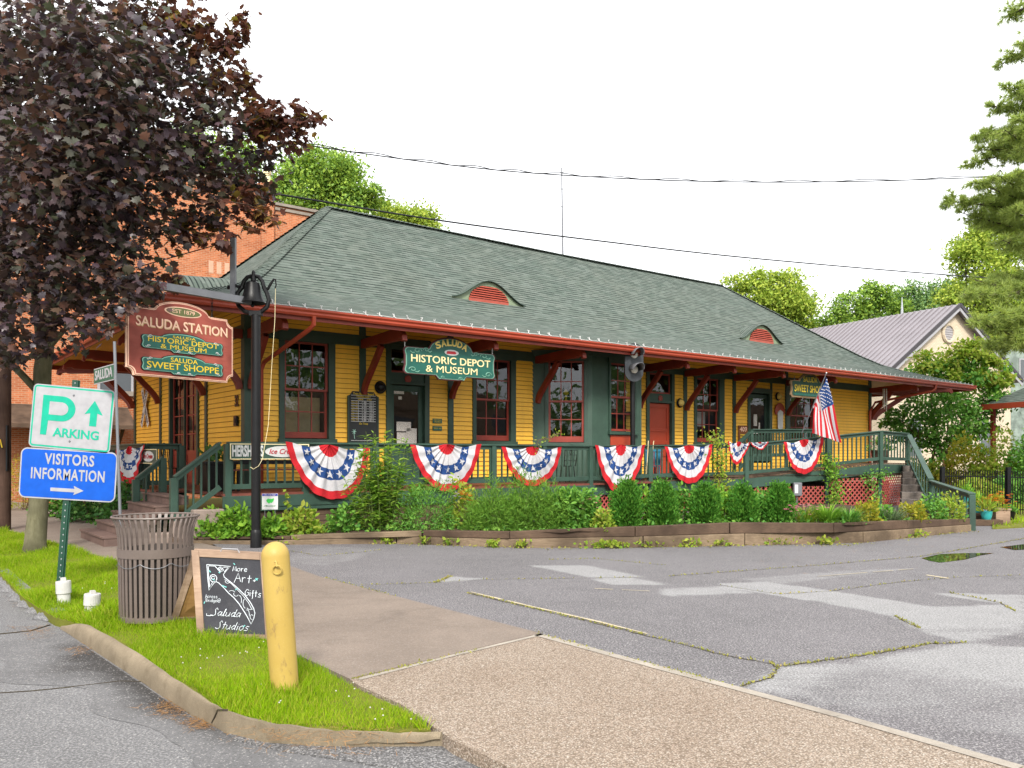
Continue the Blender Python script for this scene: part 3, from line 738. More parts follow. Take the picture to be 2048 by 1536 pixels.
# soffit, fascia, gutters
mb = MB(); o_ = .06
out = [(o_, o_), (LEN - o_, o_), (LEN - o_, DEP - o_), (o_, DEP - o_)]; inn = [(OV, OV), (UR, OV), (UR, VB), (OV, VB)]
for k in range(4):
    a, b = out[k], out[(k + 1) % 4]; c, d = inn[(k + 1) % 4], inn[k]
    mb.quad((*a, EZ - .10), (*b, EZ - .10), (*c, 5.0), (*d, 5.0))
mb.build('soffit', M['soffit'], depot)
def gutter(a, b, outn):
    a, b, o = Vector(a), Vector(b), Vector(outn); up = Vector((0, 0, 1)); mbg = MB()
    sec = [(0.0, -.15), (.075, -.15), (.10, -.11), (.10, -.075), (.13, -.035), (.13, 0.0), (.118, 0.0), (.118, -.03), (0.0, -.10)]
    vs = [p + o * x + up * z for p in (a, b) for x, z in sec]; n = len(sec)
    mbg.add(vs, [tuple(range(n))[::-1], tuple(range(n, 2 * n))] + [(i, (i + 1) % n, n + (i + 1) % n, n + i) for i in range(n)])
    return mbg.build('gutter', M['gutter'], depot)
gutter((-.13, 0, EZ - .01), (LEN + .13, 0, EZ - .01), (0, -1, 0)); gutter((0, DEP, EZ - .01), (0, 0.0, EZ - .01), (-1, 0, 0)); gutter((LEN, 0, EZ - .01), (LEN, DEP, EZ - .01), (1, 0, 0))
mb = MB(); mb.box(0, LEN, .0, .04, EZ - .24, EZ - .02); mb.box(0, .04, .04, DEP, EZ - .24, EZ - .02); mb.box(LEN - .04, LEN, .04, DEP, EZ - .24, EZ - .02); mb.box(0.04, LEN - .04, DEP - .04, DEP, EZ - .24, EZ - .02)
mb.build('fascia', M['red'], depot)

# ---- openings on the front wall, measured on the plane of the wall
def U(px, v=None): return wu(px, OV if v is None else v)
def Z(px, py, v=None): return wz(px, py, OV if v is None else v)
BAYD = 1.06
bu0, bu1, bu2 = U(1066), None, None
WINS = [dict(c=(557, 669), s=(568, 656), y=(684, 876)), dict(c=(944, 1030), s=(951, 1020), y=(719, 881)), dict(c=(1387, 1447), s=(1392, 1437), y=(757, 884)), dict(c=(1571, 1632), s=(1578, 1626), y=(780, 884))]
for w in WINS:
    w['u'] = (U(w['s'][0]), U(w['s'][1])); m_ = sum(w['s']) / 2; w['z'] = (Z(m_, w['y'][1]), Z(m_, w['y'][0])); w['cw'] = (w['u'][0] - U(w['c'][0]), U(w['c'][1]) - w['u'][1])
DOORS = dict(museum=dict(c=(771, 857), ytr=694, ytop=770), red=dict(c=(1291, 1347), ytr=748, ytop=806), sweet=dict(c=(1494, 1541), ytr=None, ytop=788))
OPEN = [(w['u'][0] - .03, w['u'][1] + .03, w['z'][0] - .05, w['z'][1] + .05) for w in WINS]
for k, d in DOORS.items():
    d['u'] = (U(d['c'][0]) + .14, U(d['c'][1]) - .14); m_ = sum(d['c']) / 2
    d['zt'] = Z(m_, d['ytop']); d['zh'] = Z(m_, d['ytr']) if d['ytr'] else d['zt']
    d['z0'] = FZ if k != 'sweet' else 1.42
    OPEN.append((d['u'][0] - .02, d['u'][1] + .02, d['z0'], d['zh'] + .03))
bay0 = U(1064); 
# bay: slanted near face, front face parallel with the wall
bf0 = wu(1184, OV - BAYD); bf1 = wu(1283, OV - BAYD)
OPEN.append((bay0 + .06, bf1 + BAYD * .4, FZ - .2, 4.4))
def clap(name, p0, ax, L, z0, z1, opens, mat, par, expo=.118, nrm_=(0, -1)):
    """clapboards on a vertical plane through p0 along ax, facing nrm_, with real openings"""
    mbc = MB(); nx, ny = nrm_; z = z0; r = random.Random(3)
    while z < z1 - .01:
        zt = min(z + expo, z1); iv = [(0.0, L)]
        for a, b, q0, q1 in opens:
            if q0 < zt - .02 and q1 > z + .02:
                nv = []
                for s, e in iv:
                    if b <= s or a >= e: nv.append((s, e)); continue
                    if a > s: nv.append((s, a))
                    if b < e: nv.append((b, e))
                iv = nv
        for s, e in iv:
            P = lambda t_, o, zz: (p0[0] + ax[0] * t_ + nx * o, p0[1] + ax[1] * t_ + ny * o, zz)
            j = r.uniform(-.003, .003)
            mbc.quad(P(s, .022, z + j), P(e, .022, z + j), P(e, .004, zt + .004), P(s, .004, zt + .004))
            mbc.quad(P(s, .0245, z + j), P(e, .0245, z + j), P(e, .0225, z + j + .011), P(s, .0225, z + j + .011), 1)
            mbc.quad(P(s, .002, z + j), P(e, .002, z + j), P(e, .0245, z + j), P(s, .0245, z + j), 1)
        z = zt
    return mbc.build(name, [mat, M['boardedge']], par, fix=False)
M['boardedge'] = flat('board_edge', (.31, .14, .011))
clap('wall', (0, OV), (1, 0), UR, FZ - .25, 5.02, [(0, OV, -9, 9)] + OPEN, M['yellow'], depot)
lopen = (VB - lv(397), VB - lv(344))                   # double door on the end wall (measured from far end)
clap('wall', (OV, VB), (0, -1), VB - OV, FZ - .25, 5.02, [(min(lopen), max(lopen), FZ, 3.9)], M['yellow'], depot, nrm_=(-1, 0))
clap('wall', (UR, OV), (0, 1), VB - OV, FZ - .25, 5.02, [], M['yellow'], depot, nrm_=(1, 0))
mb = MB(); mb.box(OV, UR, VB - .02, VB, FZ - .3, 5.02); mb.build('wall', M['yellow'], depot)
# dark rooms behind the openings
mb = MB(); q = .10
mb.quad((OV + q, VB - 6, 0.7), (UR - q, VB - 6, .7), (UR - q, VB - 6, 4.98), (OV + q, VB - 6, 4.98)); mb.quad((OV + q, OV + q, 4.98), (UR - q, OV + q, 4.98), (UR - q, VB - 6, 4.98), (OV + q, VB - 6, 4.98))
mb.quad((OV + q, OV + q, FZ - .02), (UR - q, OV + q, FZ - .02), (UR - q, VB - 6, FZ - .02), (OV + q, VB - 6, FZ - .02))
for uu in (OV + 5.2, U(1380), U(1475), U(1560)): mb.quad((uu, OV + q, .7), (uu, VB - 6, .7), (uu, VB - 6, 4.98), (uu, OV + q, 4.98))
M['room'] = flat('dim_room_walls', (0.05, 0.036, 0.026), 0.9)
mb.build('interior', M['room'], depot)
# trim: belt, posts, base
mb = MB(); zb0, zb1 = Z(690, 690), Z(690, 668)
mb.box(OV - .05, UR + .05, OV - .05, OV - .004, zb0, zb1); mb.box(OV - .05, OV - .004, OV - .004, VB, zb0, zb1); mb.box(UR + .004, UR + .05, OV - .004, VB, zb0, zb1)
mb.build('belt_board', M['green'], depot)
mb = MB(); mb.box(OV - .045, bay0, OV - .045, OV - .024, FZ - .3, FZ + .16); mb.box(bf1 + .3, UR, OV - .045, OV - .024, FZ - .3, FZ + .16); mb.build('base_board', M['green'], depot)
POSTS = [U(724), U(900), U(1369), U(1467), U(1572)]; PW = .085
for u_ in POSTS + [U(1541)]:
    w_ = PW if u_ != U(1541) else .05
    mb = MB(); mb.box(u_ - w_, u_ + w_, OV - .047, OV - .01, FZ, zb0 - .002); mb.box(u_ - w_, u_ + w_, OV - .044, OV - .01, zb1 + .002, 4.98); mb.build('post', M['green'], depot)
for cu_, cv_, sx, sy in ((OV, OV, -1, -1), (UR, OV, 1, -1), (OV, VB, -1, 1)):
    mb = MB(); x0, x1 = sorted((cu_ + sx * .046, cu_ - sx * .17)); y0, y1 = sorted((cv_ + sy * .046, cv_ - sy * .17))
    mb.box(x0, x1, *sorted((cv_ + sy * .046, cv_ + sy * .002)), FZ - .25, 5.0); mb.box(*sorted((cu_ + sx * .046, cu_ + sx * .002)), *sorted((cv_ + sy * .001, cv_ - sy * .17)), FZ - .25, 5.0)
    mb.build('corner_board', M['green'], depot)
LP = [lv(323), lv(414.5)]
for v_ in LP:
    mb = MB(); mb.box(OV - .047, OV - .01, v_ - PW, v_ + PW, FZ, zb0 - .002); mb.build('post', M['green'], depot)

def window(par, loc, rz, w, h, cw, cols=3, rows=2, sill=.09, head=.17, casing='green', sash='sashred', bottom=.14):
    """casing is the part; sashes and panes are its sub-parts. x along the wall, y inward, origin at the opening's lower left"""
    mbx = MB(); l_, r_ = cw
    mbx.box(-l_, 0, -.055, .10, -.02, h); mbx.box(w, w + r_, -.055, .10, -.02, h); mbx.box(-l_ - .02, w + r_ + .02, -.065, .10, h, h + head)
    mbx.box(-l_ - .03, w + r_ + .03, -.10, .12, -.02 - sill, -.02)
    win = mbx.build('window', M[casing], par, bevel=.006, loc=loc); win.rotation_euler = (0, 0, rz)
    fr = .06; hm = h * .5
    for nm, z0, z1, y in (('sash', hm - .02, h, .02), ('sash', 0, hm + .02, .062)):
        mbs = MB(); b_ = bottom if z0 == 0 else .05
        mbs.box(0, fr, y, y + .04, z0, z1); mbs.box(w - fr, w, y, y + .04, z0, z1); mbs.box(fr, w - fr, y, y + .04, z0, z0 + b_); mbs.box(fr, w - fr, y, y + .04, z1 - .05, z1)
        gx0, gx1, gz0, gz1 = fr, w - fr, z0 + b_, z1 - .05
        for i in range(1, cols): x = gx0 + (gx1 - gx0) * i / cols; mbs.box(x - .013, x + .013, y + .006, y + .034, gz0, gz1)
        for i in range(1, rows):
            zz = gz0 + (gz1 - gz0) * i / rows
            for k in range(cols): mbs.box(gx0 + (gx1 - gx0) * k / cols + .013, gx0 + (gx1 - gx0) * (k + 1) / cols - .013, y + .006, y + .034, zz - .013, zz + .013)
        mbs.build(nm, M[sash], win)
        mbp = MB(); mbp.quad((gx0, y + .02, gz0), (gx1, y + .02, gz0), (gx1, y + .02, gz1), (gx0, y + .02, gz1)); mbp.build('pane', M['glass'], win, fix=False)
    return win
for w in WINS:
    window(depot, (w['u'][0], OV - .0, w['z'][0]), 0, w['u'][1] - w['u'][0], w['z'][1] - w['z'][0], (max(.1, w['cw'][0]), max(.1, w['cw'][1])))
# cafe curtain halves and shop shelves behind the panes
w = WINS[0]; mb = MB(); mb.box(w['u'][0] + .05, w['u'][1] - .05, OV + .35, OV + .37, w['z'][0] + .02, w['z'][0] + .97); M['shade'] = flat('drawn_blind', (.40, .30, .16)); mb.build('window_blind', M['shade'], depot)
w = WINS[2]; mb = MB(); mb.box(w['u'][0] + .1, w['u'][0] + .55, OV + .4, OV + .42, w['z'][0] + .5, w['z'][0] + 1.1); mb.box(w['u'][0] + .62, w['u'][1] - .1, OV + .5, OV + .52, w['z'][0] + .55, w['z'][0] + 1.05); mb.build('window_poster', M['white'], depot)

def door(kind, d, glassy):
    u0, u1, z0, zt, zh = d['u'][0], d['u'][1], d['z0'], d['zt'], d['zh']; W_ = u1 - u0
    mbx = MB(); c = .14
    mbx.box(-c, 0, -.06, .12, 0, zh - z0 + .02); mbx.box(W_, W_ + c, -.06, .12, 0, zh - z0 + .02); mbx.box(-c - .02, W_ + c + .02, -.075, .12, zh - z0 + .02, zh - z0 + .2)
    if zh > zt + .1:
        tb = zt - z0; mbx.box(0, W_, -.02, .10, tb, tb + .30); 
        mbx.box(0, W_, -.06, -.02, tb, tb + .07)
    par = mbx.build('doorway', M['green'], depot, bevel=.006, loc=(u0, OV, z0))
    if zh > zt + .1:
        tb = zt - z0 + .30; th = zh - z0
        m2 = MB(); m2.box(0, W_, .03, .07, tb, tb + .05); m2.box(0, W_, .03, .07, th - .03, th + .02); m2.box(0, .05, .03, .07, tb + .05, th - .03); m2.box(W_ - .05, W_, .03, .07, tb + .05, th - .03); m2.build('transom', M['sashred'], par)
        m2 = MB(); m2.quad((.05, .05, tb + .05), (W_ - .05, .05, tb + .05), (W_ - .05, .05, th - .03), (.05, .05, th - .03)); m2.build('pane', M['glass'], par, fix=False)
        m2 = MB(); m2.lathe([(0, 0), (.10, 0.0), (.10, .02), (.07, .03), (0, .03)], 8); 
        em = m2.build('emblem', M['sashred'], par, loc=(W_ / 2, -.022, tb - .15)); em.rotation_euler = (R(90), 0, 0)
    H_ = zt - z0 - .01; st = .13
    m2 = MB(); y0, y1 = .05, .095
    mat = 'rail' if kind == 'museum' else 'doorred' if kind == 'red' else 'green'
    m2.box(.005, st, y0, y1, 0, H_); m2.box(W_ - st, W_ - .005, y0, y1, 0, H_); m2.box(st, W_ - st, y0, y1, H_ - .15, H_); m2.box(st, W_ - st, y0, y1, 0, .22)
    if glassy:
        m2.box(st, W_ - st, y0, y1, .82, .95); m2.box(st, W_ - st, y0 + .018, y1 - .01, .22, .82)
    else:
        for zz in (.7, 1.1, 1.5): m2.box(st, W_ - st, y0, y1, zz, zz + .11)
        m2.box(st, W_ - st, y0 + .02, y1 - .01, .22, H_ - .15)
    dr = m2.build('door', M[mat], par, bevel=.008)
    m2 = MB(); m2.lathe([(0.0, 0), (.03, .0), (.03, .01), (.012, .015), (.012, .05), (.03, .06), (.026, .085), (0, .09)], 12); hd = m2.build('handle', M['metalgrey'], dr, loc=(W_ - st / 2, y0, 1.0)); hd.rotation_euler = (R(90), 0, 0)
    if glassy:
        m2 = MB(); m2.quad((st, y0 + .02, .95), (W_ - st, y0 + .02, .95), (W_ - st, y0 + .02, H_ - .15), (st, y0 + .02, H_ - .15)); m2.build('pane', M['glass'], dr, fix=False)
        notes = [(.2, .30, H_ - .22, .30, .10), (.25, .22, H_ - .36, .1, .08), (.40, .3, 1.35, .42, .24), (.33, .3, 1.02, .3, .3), (.72, .3, .97, .30, .46)] if kind == 'museum' else [(.35, .3, 1.28, .2, .42), (.38, .2, 1.0, .3, .18), (.62, .2, 1.1, .08, .3)]
        m2 = MB()
        for fx, _, zz, ww, hh in notes:
            x = st + fx * (W_ - 2 * st); m2.box(x - ww / 2 if x - ww / 2 > st else st, min(x + ww / 2, W_ - st), y0 + .008, y0 + .012, zz, zz + hh)
        m2.build('notice', M['notice'], dr)['kind'] = 'stuff'
    return par
def noticemat():
    t = NT('printed_notice'); v = t.coord(scale=(40, 1, 60)); n = t.noise(v, 1.2, 2)
    t.col(t.ramp(n, [(0.40, (.22, .20, .18)), (0.52, (.62, .58, .52))])); t.rough(.7); return t.m
M['notice'] = noticemat()
door('museum', DOORS['museum'], True); door('red', DOORS['red'], False); door('sweet', DOORS['sweet'], True)

# operator's bay
zs0, zs1 = wz(1132, 884, OV - BAYD * .55), wz(1132, 722, OV - BAYD * .55)
bayroot = MB(); x0, x1 = bay0, bf1 + BAYD
def bayface(p, q, opening, name='bay_wall'):
    """vertical board face p->q with an opening (fractions along, z0, z1)"""
    p, q = Vector((*p, 0)), Vector((*q, 0)); L_ = (q - p).length; d = (q - p) / L_; nn = Vector((d.y, -d.x, 0)); m2 = MB()
    def P(s, z, o=0): r_ = p + d * s + nn * o; return (r_.x, r_.y, z)
    zt = 4.45; a, b, z0, z1 = opening
    for s0, s1, q0, q1 in ((0, a, FZ - .2, zt), (b, L_, FZ - .2, zt), (a, b, FZ - .2, z0), (a, b, z1, zt)):
        if s1 - s0 > .005: m2.add([P(s0, q0), P(s1, q0), P(s1, q1), P(s0, q1), P(s0, q0, -.06), P(s1, q0, -.06), P(s1, q1, -.06), P(s0, q1, -.06)], [(0, 1, 2, 3), (7, 6, 5, 4), (0, 4, 5, 1), (1, 5, 6, 2), (2, 6, 7, 3), (3, 7, 4, 0)])
    for s in np.arange(.12, L_, .14):
        if not (a - .02 < s < b + .02): m2.box(0, 0, 0, 0, 0, 0) if False else m2.add([P(s - .006, FZ - .2, .004), P(s + .006, FZ - .2, .004), P(s + .006, zt, .004), P(s - .006, zt, .004)], [(0, 1, 2, 3)])
    o = m2.build(name, M['green2'], depot, fix=False); return p, d, nn, math.atan2(d.y, d.x)
M['green2'] = paint('bay_green_paint', (0.040, 0.078, 0.056), 0.55, 0.3, 1.5, 0.25)
ubx = lambda px, va: wu(px, va)
# slanted near face: along from (x0,OV) to (bf0, OV-BAYD)
def face_s(px, p, q):
    k = (px - CX) / F; P0, P1 = B(*p), B(*q); D_ = P1 - P0; t_ = (k * P0.y - P0.x) / (D_.x - k * D_.y); return t_ * (Vector(q) - Vector(p)).length
pA, qA = (x0, OV), (bf0, OV - BAYD)
sa, sb = face_s(1097, pA, qA), face_s(1168, pA, qA)
zA0, zA1 = zs0 + .0, zs1
p, d, nn, an = bayface(pA, qA, (sa, sb, zA0 - .05, zA1 + .03)); q_ = p + d * sa
window(depot, (q_.x, q_.y, zA0), an, sb - sa, zA1 - zA0, (.10, .10), bottom=.16)
pB, qB = (bf0, OV - BAYD), (bf1, OV - BAYD); sa, sb = face_s(1220, pB, qB), face_s(1268, pB, qB)
zz0 = wz(1243, 862, OV - BAYD)
p, d, nn, an = bayface(pB, qB, (sa, sb, zz0 - .05, zA1 + .03)); q_ = p + d * sa
window(depot, (q_.x, q_.y, zz0), an, sb - sa, zA1 - zz0, (.07, .07), bottom=.06)
mb = MB(); mb.box(bf0 + sa, bf0 + sb, OV - BAYD - .03, OV - BAYD - .004, FZ, zz0 - .13); mb.build('bay_panel', M['doorred'], depot, bevel=.006)
bayface((bf1, OV - BAYD), (x1, OV), (.35, 1.1, zA0, zA1))
mb = MB(); mb.slab([(x0 - .05, OV), (bf0 - .03, OV - BAYD - .05), (bf1 + .03, OV - BAYD - .05), (x1 + .05, OV)], 4.45, 4.62); mb.build('bay_cornice', M['green'], depot)
mb = MB(); mb.slab([(x0 + .12, OV + .1), (bf0 + .1, OV - BAYD + .15), (bf1 - .1, OV - BAYD + .15), (x1 - .12, OV + .1)], zs0 + .88, zs0 + .91); mb.slab([(x0 + .12, OV + .1), (bf0 + .1, OV - BAYD + .15), (bf1 - .1, OV - BAYD + .15), (x1 - .12, OV + .1)], zs0 + .02, zs0 + .05); mb.build('bay_shelf', M['room'], depot)

# end wall double doors and crossbuck side
w_ = abs(lopen[1] - lopen[0]); vl = max(lv(344), lv(397))
mb = MB(); mb.box(-.12, 0, -.06, .1, 0, 3.0); mb.box(w_, w_ + .12, -.06, .1, 0, 3.0); mb.box(-.14, w_ + .14, -.07, .1, 3.0, 3.2); mb.box(w_ / 2 - .03, w_ / 2 + .03, -.02, .1, 0, 3.0)
dd = mb.build('doorway', M['green'], depot, loc=(OV, vl, FZ)); dd.rotation_euler = (0, 0, R(-90))
for k in range(2):
    mb = MB(); a, b = .01 + k * w_ / 2, (k + 1) * w_ / 2 - .03
    a += .02 if k else 0
    for x_ in (a, b - .09): mb.box(x_, x_ + .09, .03, .07, 0, 2.98)
    for z_ in (0, .75, 2.86): mb.box(a + .09, b - .09, .03, .07, z_, z_ + .12)
    mb.box(a + .09, b - .09, .04, .06, .12, .75); mb.box((a + b) / 2 - .015, (a + b) / 2 + .015, .035, .065, .87, 2.86)
    for z_ in (1.3, 1.8, 2.3): mb.box(a + .09, (a + b) / 2 - .015, .035, .065, z_ - .015, z_ + .015); mb.box((a + b) / 2 + .015, b - .09, .035, .065, z_ - .015, z_ + .015)
    lf = mb.build('door', M['sashred'], dd); mb = MB(); mb.quad((a + .09, .05, .87), (b - .09, .05, .87), (b - .09, .05, 2.86), (a + .09, .05, 2.86)); mb.build('pane', M['glass'], lf, fix=False)

# eave brackets (one mesh, many copies)
def bracket_mesh(reach, drop, thick=.13):
    """profile in x (outwards from wall, negative y later) / z; origin at wall face at beam top"""
    m2 = MB(); bt = .20
    prof = [(0, 0), (reach - .42, .08), (reach - .16, .07), (reach - .02, -.10), (reach, -.22), (reach - .06, -.25), (reach - .10, -.18), (reach - .24, -.16), (reach - .3, -bt), (0, -bt)]
    m2.prism(prof, -thick / 2, thick / 2)
    w1 = .075; ctrl = [(.05, -drop), (.07, -drop + .28), (reach * .22, -drop * .62), (reach * .46, -bt - .02)]
    c = []
    for i in range(13):
        t_ = i / 12; a = [(1 - t_) ** 3, 3 * t_ * (1 - t_) ** 2, 3 * t_ * t_ * (1 - t_), t_ ** 3]
        c.append(Vector((sum(k * q[0] for k, q in zip(a, ctrl)), sum(k * q[1] for k, q in zip(a, ctrl)))))
    L_, R_ = [], []
    for i, p_ in enumerate(c):
        t_ = (c[min(i + 1, 12)] - c[max(i - 1, 0)]).normalized(); n_ = Vector((-t_.y, t_.x)); L_.append(p_ + n_ * w1); R_.append(p_ - n_ * w1)
    th = thick * .42
    for i in range(12):
        q4 = [L_[i], L_[i + 1], R_[i + 1], R_[i]]
        m2.add([(p_.x, -th, p_.y) for p_ in q4] + [(p_.x, th, p_.y) for p_ in q4], [(0, 1, 2, 3)[::-1], (4, 5, 6, 7), (0, 4, 5, 1)[::-1], (2, 6, 7, 3)[::-1]] + ([(3, 7, 4, 0)[::-1]] if i == 0 else []))
    return m2
BZ = 4.44
br0 = bracket_mesh(OV - .22, 1.32).build('bracket', M['red'], depot, bevel=.008, loc=(POSTS[0], OV - .05, BZ)); br0.rotation_euler = (0, 0, R(-90))
def addbr(u_, v_, rz, sx=1.0):
    o = br0.copy(); COL.objects.link(o); o.parent = depot; o.location = (u_, v_, BZ); o.rotation_euler = (0, 0, rz); o.scale = (sx, 1, 1); return o
for u_ in POSTS[1:] + [U(1071), bf1 + .95, OV + .08, UR - .08]: addbr(u_, OV - .05, R(-90))
for v_ in LP + [OV + .1, VB - .1]: addbr(OV - .05, v_, R(180))
for v_ in (OV + .1, OV + 3.2, VB - .1): addbr(UR + .05, v_, 0, 1.75)
addbr(UR + .04, OV - .04, R(-45), 1.6); addbr(OV - .04, VB + .04, R(135), 1.3)

# downspouts
def gutpt(px, py): 
    u_ = wu(px, -.05); return Vector((u_, -.05, EZ - .14))
mb = MB(); a = gutpt(628, 640); mb.tube([a, a + Vector((0, .02, -.18)), a + Vector((-.06, .1, -.27)), Vector((OV + .34, OV - .22, 3.72)), Vector((OV + .30, OV - .14, 3.55)), Vector((OV + .30, OV - .14, .1))], .05, 8); mb.build('downspout', M['gutter'], depot, smooth=True)
mb = MB(); a = gutpt(1872, 768); mb.tube([a, a + Vector((0, .02, -.16)), a + Vector((-.08, .1, -.26)), Vector((UR + .12, OV - .16, 3.85)), Vector((UR - .25, OV - .14, 3.45)), Vector((UR - .25, OV - .14, .1))], .05, 8); mb.build('downspout', M['gutter'], depot, smooth=True)

# eyebrow dormers
def dormer(center_px, skirt_px, louver_px, peak_y, name='roof_dormer'):
    lo, hi = 0.5, 5.0
    for _ in range(40):
        m_ = (lo + hi) / 2; y = HZ - (zroof(m_) - CH) * F / B(wu(center_px[0], m_), m_).y
        if y > center_px[1]: lo = m_
        else: hi = m_
    v0 = (lo + hi) / 2; uc = wu(center_px[0], v0); zb = zroof(v0)
    a, b = wu(skirt_px[0], v0), wu(skirt_px[1], v0); hw = (b - a) / 2; uc = (a + b) / 2
    H_ = wz(center_px[0], peak_y, v0) - zb; lw = (wu(louver_px[1], v0) - wu(louver_px[0], v0)) / 2
    return v0, uc, zb, hw, H_, lw
def build_dormer(uc, v0, zb, hw, H_, lw, rot, zfun, vfun):
    NS_ = 36; m2 = MB(); sh = lambda s: (0.5 + 0.5 * math.cos(math.pi * s)) ** 0.92
    rows = 10; pts = []
    for i in range(NS_ + 1):
        s = -1 + 2 * i / NS_; z = zb + H_ * sh(s) + .02
        vend = vfun(z + .10 * H_ * sh(s)) - v0
        for k in range(rows + 1):
            t_ = k / rows; y = -.10 + (vend + .10) * t_; zz = z + .10 * H_ * sh(s) * t_
            zz = max(zz, zfun(v0 + y) + .004 + .016 * (1 - t_)); pts.append((s * hw, y, zz))
    m2.add(pts, [(i * (rows + 1) + k, (i + 1) * (rows + 1) + k, (i + 1) * (rows + 1) + k + 1, i * (rows + 1) + k + 1) for i in range(NS_) for k in range(rows)])
    o = m2.build('dormer', M['shingle'], depot, fix=False, smooth=False); o.location = (uc, v0, 0) if rot == 0 else (v0 * HL / RV, uc, 0); o.rotation_euler = (0, 0, rot)
    uvset(o, lambda c, p: (c[0], c[1] * 1.28 + 40))
    # cream face board under the curl, louvered opening inside it
    m2 = MB(); top = [(-1 + 2 * i / NS_) for i in range(NS_ + 1)]
    up_ = [(s * hw, zb + H_ * sh(s) + .012) for s in top]; lo_ = [(s * hw, zb - .06) for s in top]
    for i in range(NS_): m2.add([(lo_[i][0], 0.0, lo_[i][1]), (lo_[i + 1][0], 0, lo_[i + 1][1]), (up_[i + 1][0], 0, up_[i + 1][1]), (up_[i][0], 0, up_[i][1])], [(0, 1, 2, 3)])
    m2.build('face_board', M['dtrim'], o, fix=False)
    m2 = MB(); arc = [(s * hw, -.085, zb + H_ * sh(s) + .018) for s in top]
    m2.tube(arc, .011, 6); m2.build('edge_trim', M['green'], o)
    m2 = MB(); lh = H_ * .80; n_ = 6
    m2.box(-lw, lw, -.03, -.005, zb - .05, zb + .06)
    for i in range(n_):
        z0 = zb + .07 + (lh - .07) * i / n_; z1 = z0 + (lh - .07) / n_ * .72; f = lambda zz: lw * math.sqrt(max(0, 1 - ((zz - zb) / (lh * 1.02)) ** 2)); x0_, x1_ = f(z0), f(z1)
        m2.add([(-x0_, -.05, z0), (x0_, -.05, z0), (x1_, -.012, z1), (-x1_, -.012, z1), (-x0_, -.01, z0), (x0_, -.01, z0)], [(0, 1, 2, 3), (0, 4, 5, 1)])
    m2.build('louver', M['louver'], o, fix=False)
    m2 = MB(); ring = [(lw * math.cos(math.pi * i / 20), zb + lh * math.sin(math.pi * i / 20)) for i in range(21)]
    for (x0_, z0), (x1_, z1) in zip(ring[:-1], ring[1:]): m2.add([(0, -.004, zb), (x0_, -.004, z0), (x1_, -.004, z1)], [(0, 1, 2)])
    m2.build('vent_opening', M['dark'], o, fix=False)
M['dtrim'] = paint('dormer_trim', (0.20, 0.25, 0.16), 0.6, 0.2, 3, 0.1)
M['louver'] = paint('louver_red', (0.36, 0.07, 0.045), 0.5, 0.2, 4, 0.1)
for cpx, sk, lp, py in (((985, 605), (902, 1048), (949, 1027), 566), ((1521, 683), (1478, 1565), (1498, 1545), 651)):
    v0, uc, zb, hw, H_, lw = dormer(cpx, sk, lp, py); build_dormer(uc, v0, zb, hw, H_, lw, 0, zroof, vroof)
DH = H_; 
zf = lambda y: zroof(y)
build_dormer(lv(366, 2.2 * HL / RV), 2.2, zroof(2.2), 1.5, .86, .66, R(-90), zf, vroof)

# small things screwed to the walls, each a thing of its own
def fixed(name, label, cat, loc, rz=TH, group=None): return thing(name, label, cat, loc, rz, group)
for px, py, v_, lab, on in ((758, 775, OV, 'round black wall lamp beside the train schedule board', 0), (1357, 806, OV, 'round yellow wall lamp right of the red door', 1), (1553, 793, OV, 'round yellow wall lamp above the ice cream cone sign', 1)):
    u_ = U(px); t_ = fixed('wall_lamp', lab, 'wall lamp', B(u_, OV - .05, Z(px, py)), group='round wall lamps on the depot front')
    mb = MB(); mb.lathe([(0, 0), (.15, 0), (.16, .02), (.14, .05), (0, .05)], 20); k = mb.build('backplate', M['black'], t_, smooth=True); k.rotation_euler = (R(90), 0, 0)
    mb = MB(); r_ = .115; mb.lathe([(r_ * math.cos(a), .05 + r_ * math.sin(a)) for a in np.linspace(0, math.pi / 2 - .01, 8)], 18)
    mm = flat('amber_globe', (.80, .58, .16), .2) if on else M['black']; k = mb.build('globe', mm, t_, smooth=True); k.rotation_euler = (R(90), 0, 0)
# train schedule board
za, zb_ = Z(724, 782), Z(724, 884); ua, ub = U(695), U(752)
t_ = fixed('schedule_board', 'tall black train schedule board with yellow title and ruled white table', 'notice board', B((ua + ub) / 2, OV - .06, zb_))
w_, h_ = (ub - ua), za - zb_; c = w_ / 2
mb = MB(); pts = [(-c, 0), (c, 0), (c, h_ - .12), (c - .05, h_ - .10), (c - .10, h_ - .02), (-c + .10, h_ - .02), (-c + .05, h_ - .10), (-c, h_ - .12)]; mb.prism(pts, -.02, .02); mb.build('board', flat('blackboard', (.022, .024, .025), .5), t_)
mb = MB(); mb.prism([(-c - .03, 0.0), (-c, 0), (-c, h_ - .13), (-c - .03, h_ - .13)], -.03, .02); mb.prism([(c, 0.0), (c + .03, 0), (c + .03, h_ - .13), (c, h_ - .13)], -.03, .02); mb.box(-c - .03, c + .03, -.05, .02, -.04, 0); mb.build('frame', M['green'], t_)
mb = MB(); 
for i in range(9): z_ = h_ * (.40 + .050 * i); mb.box(-c * .86, c * .86, -.025, -.021, z_ - .005, z_ + .005)
for x_ in (-c * .36, c * .1, c * .52): mb.box(x_ - .004, x_ + .004, -.0265, -.0222, h_ * .40, h_ * .80)
for z_ in (.85, .905): mb.box(-c * .86, c * .86, -.025, -.021, h_ * z_ - .004, h_ * z_ + .004)
mb.box(-c * .86, c * .86, -.025, -.021, .03, .038)
mb.build('table_rule', M['white'], t_)
yl = M['ltyellow']
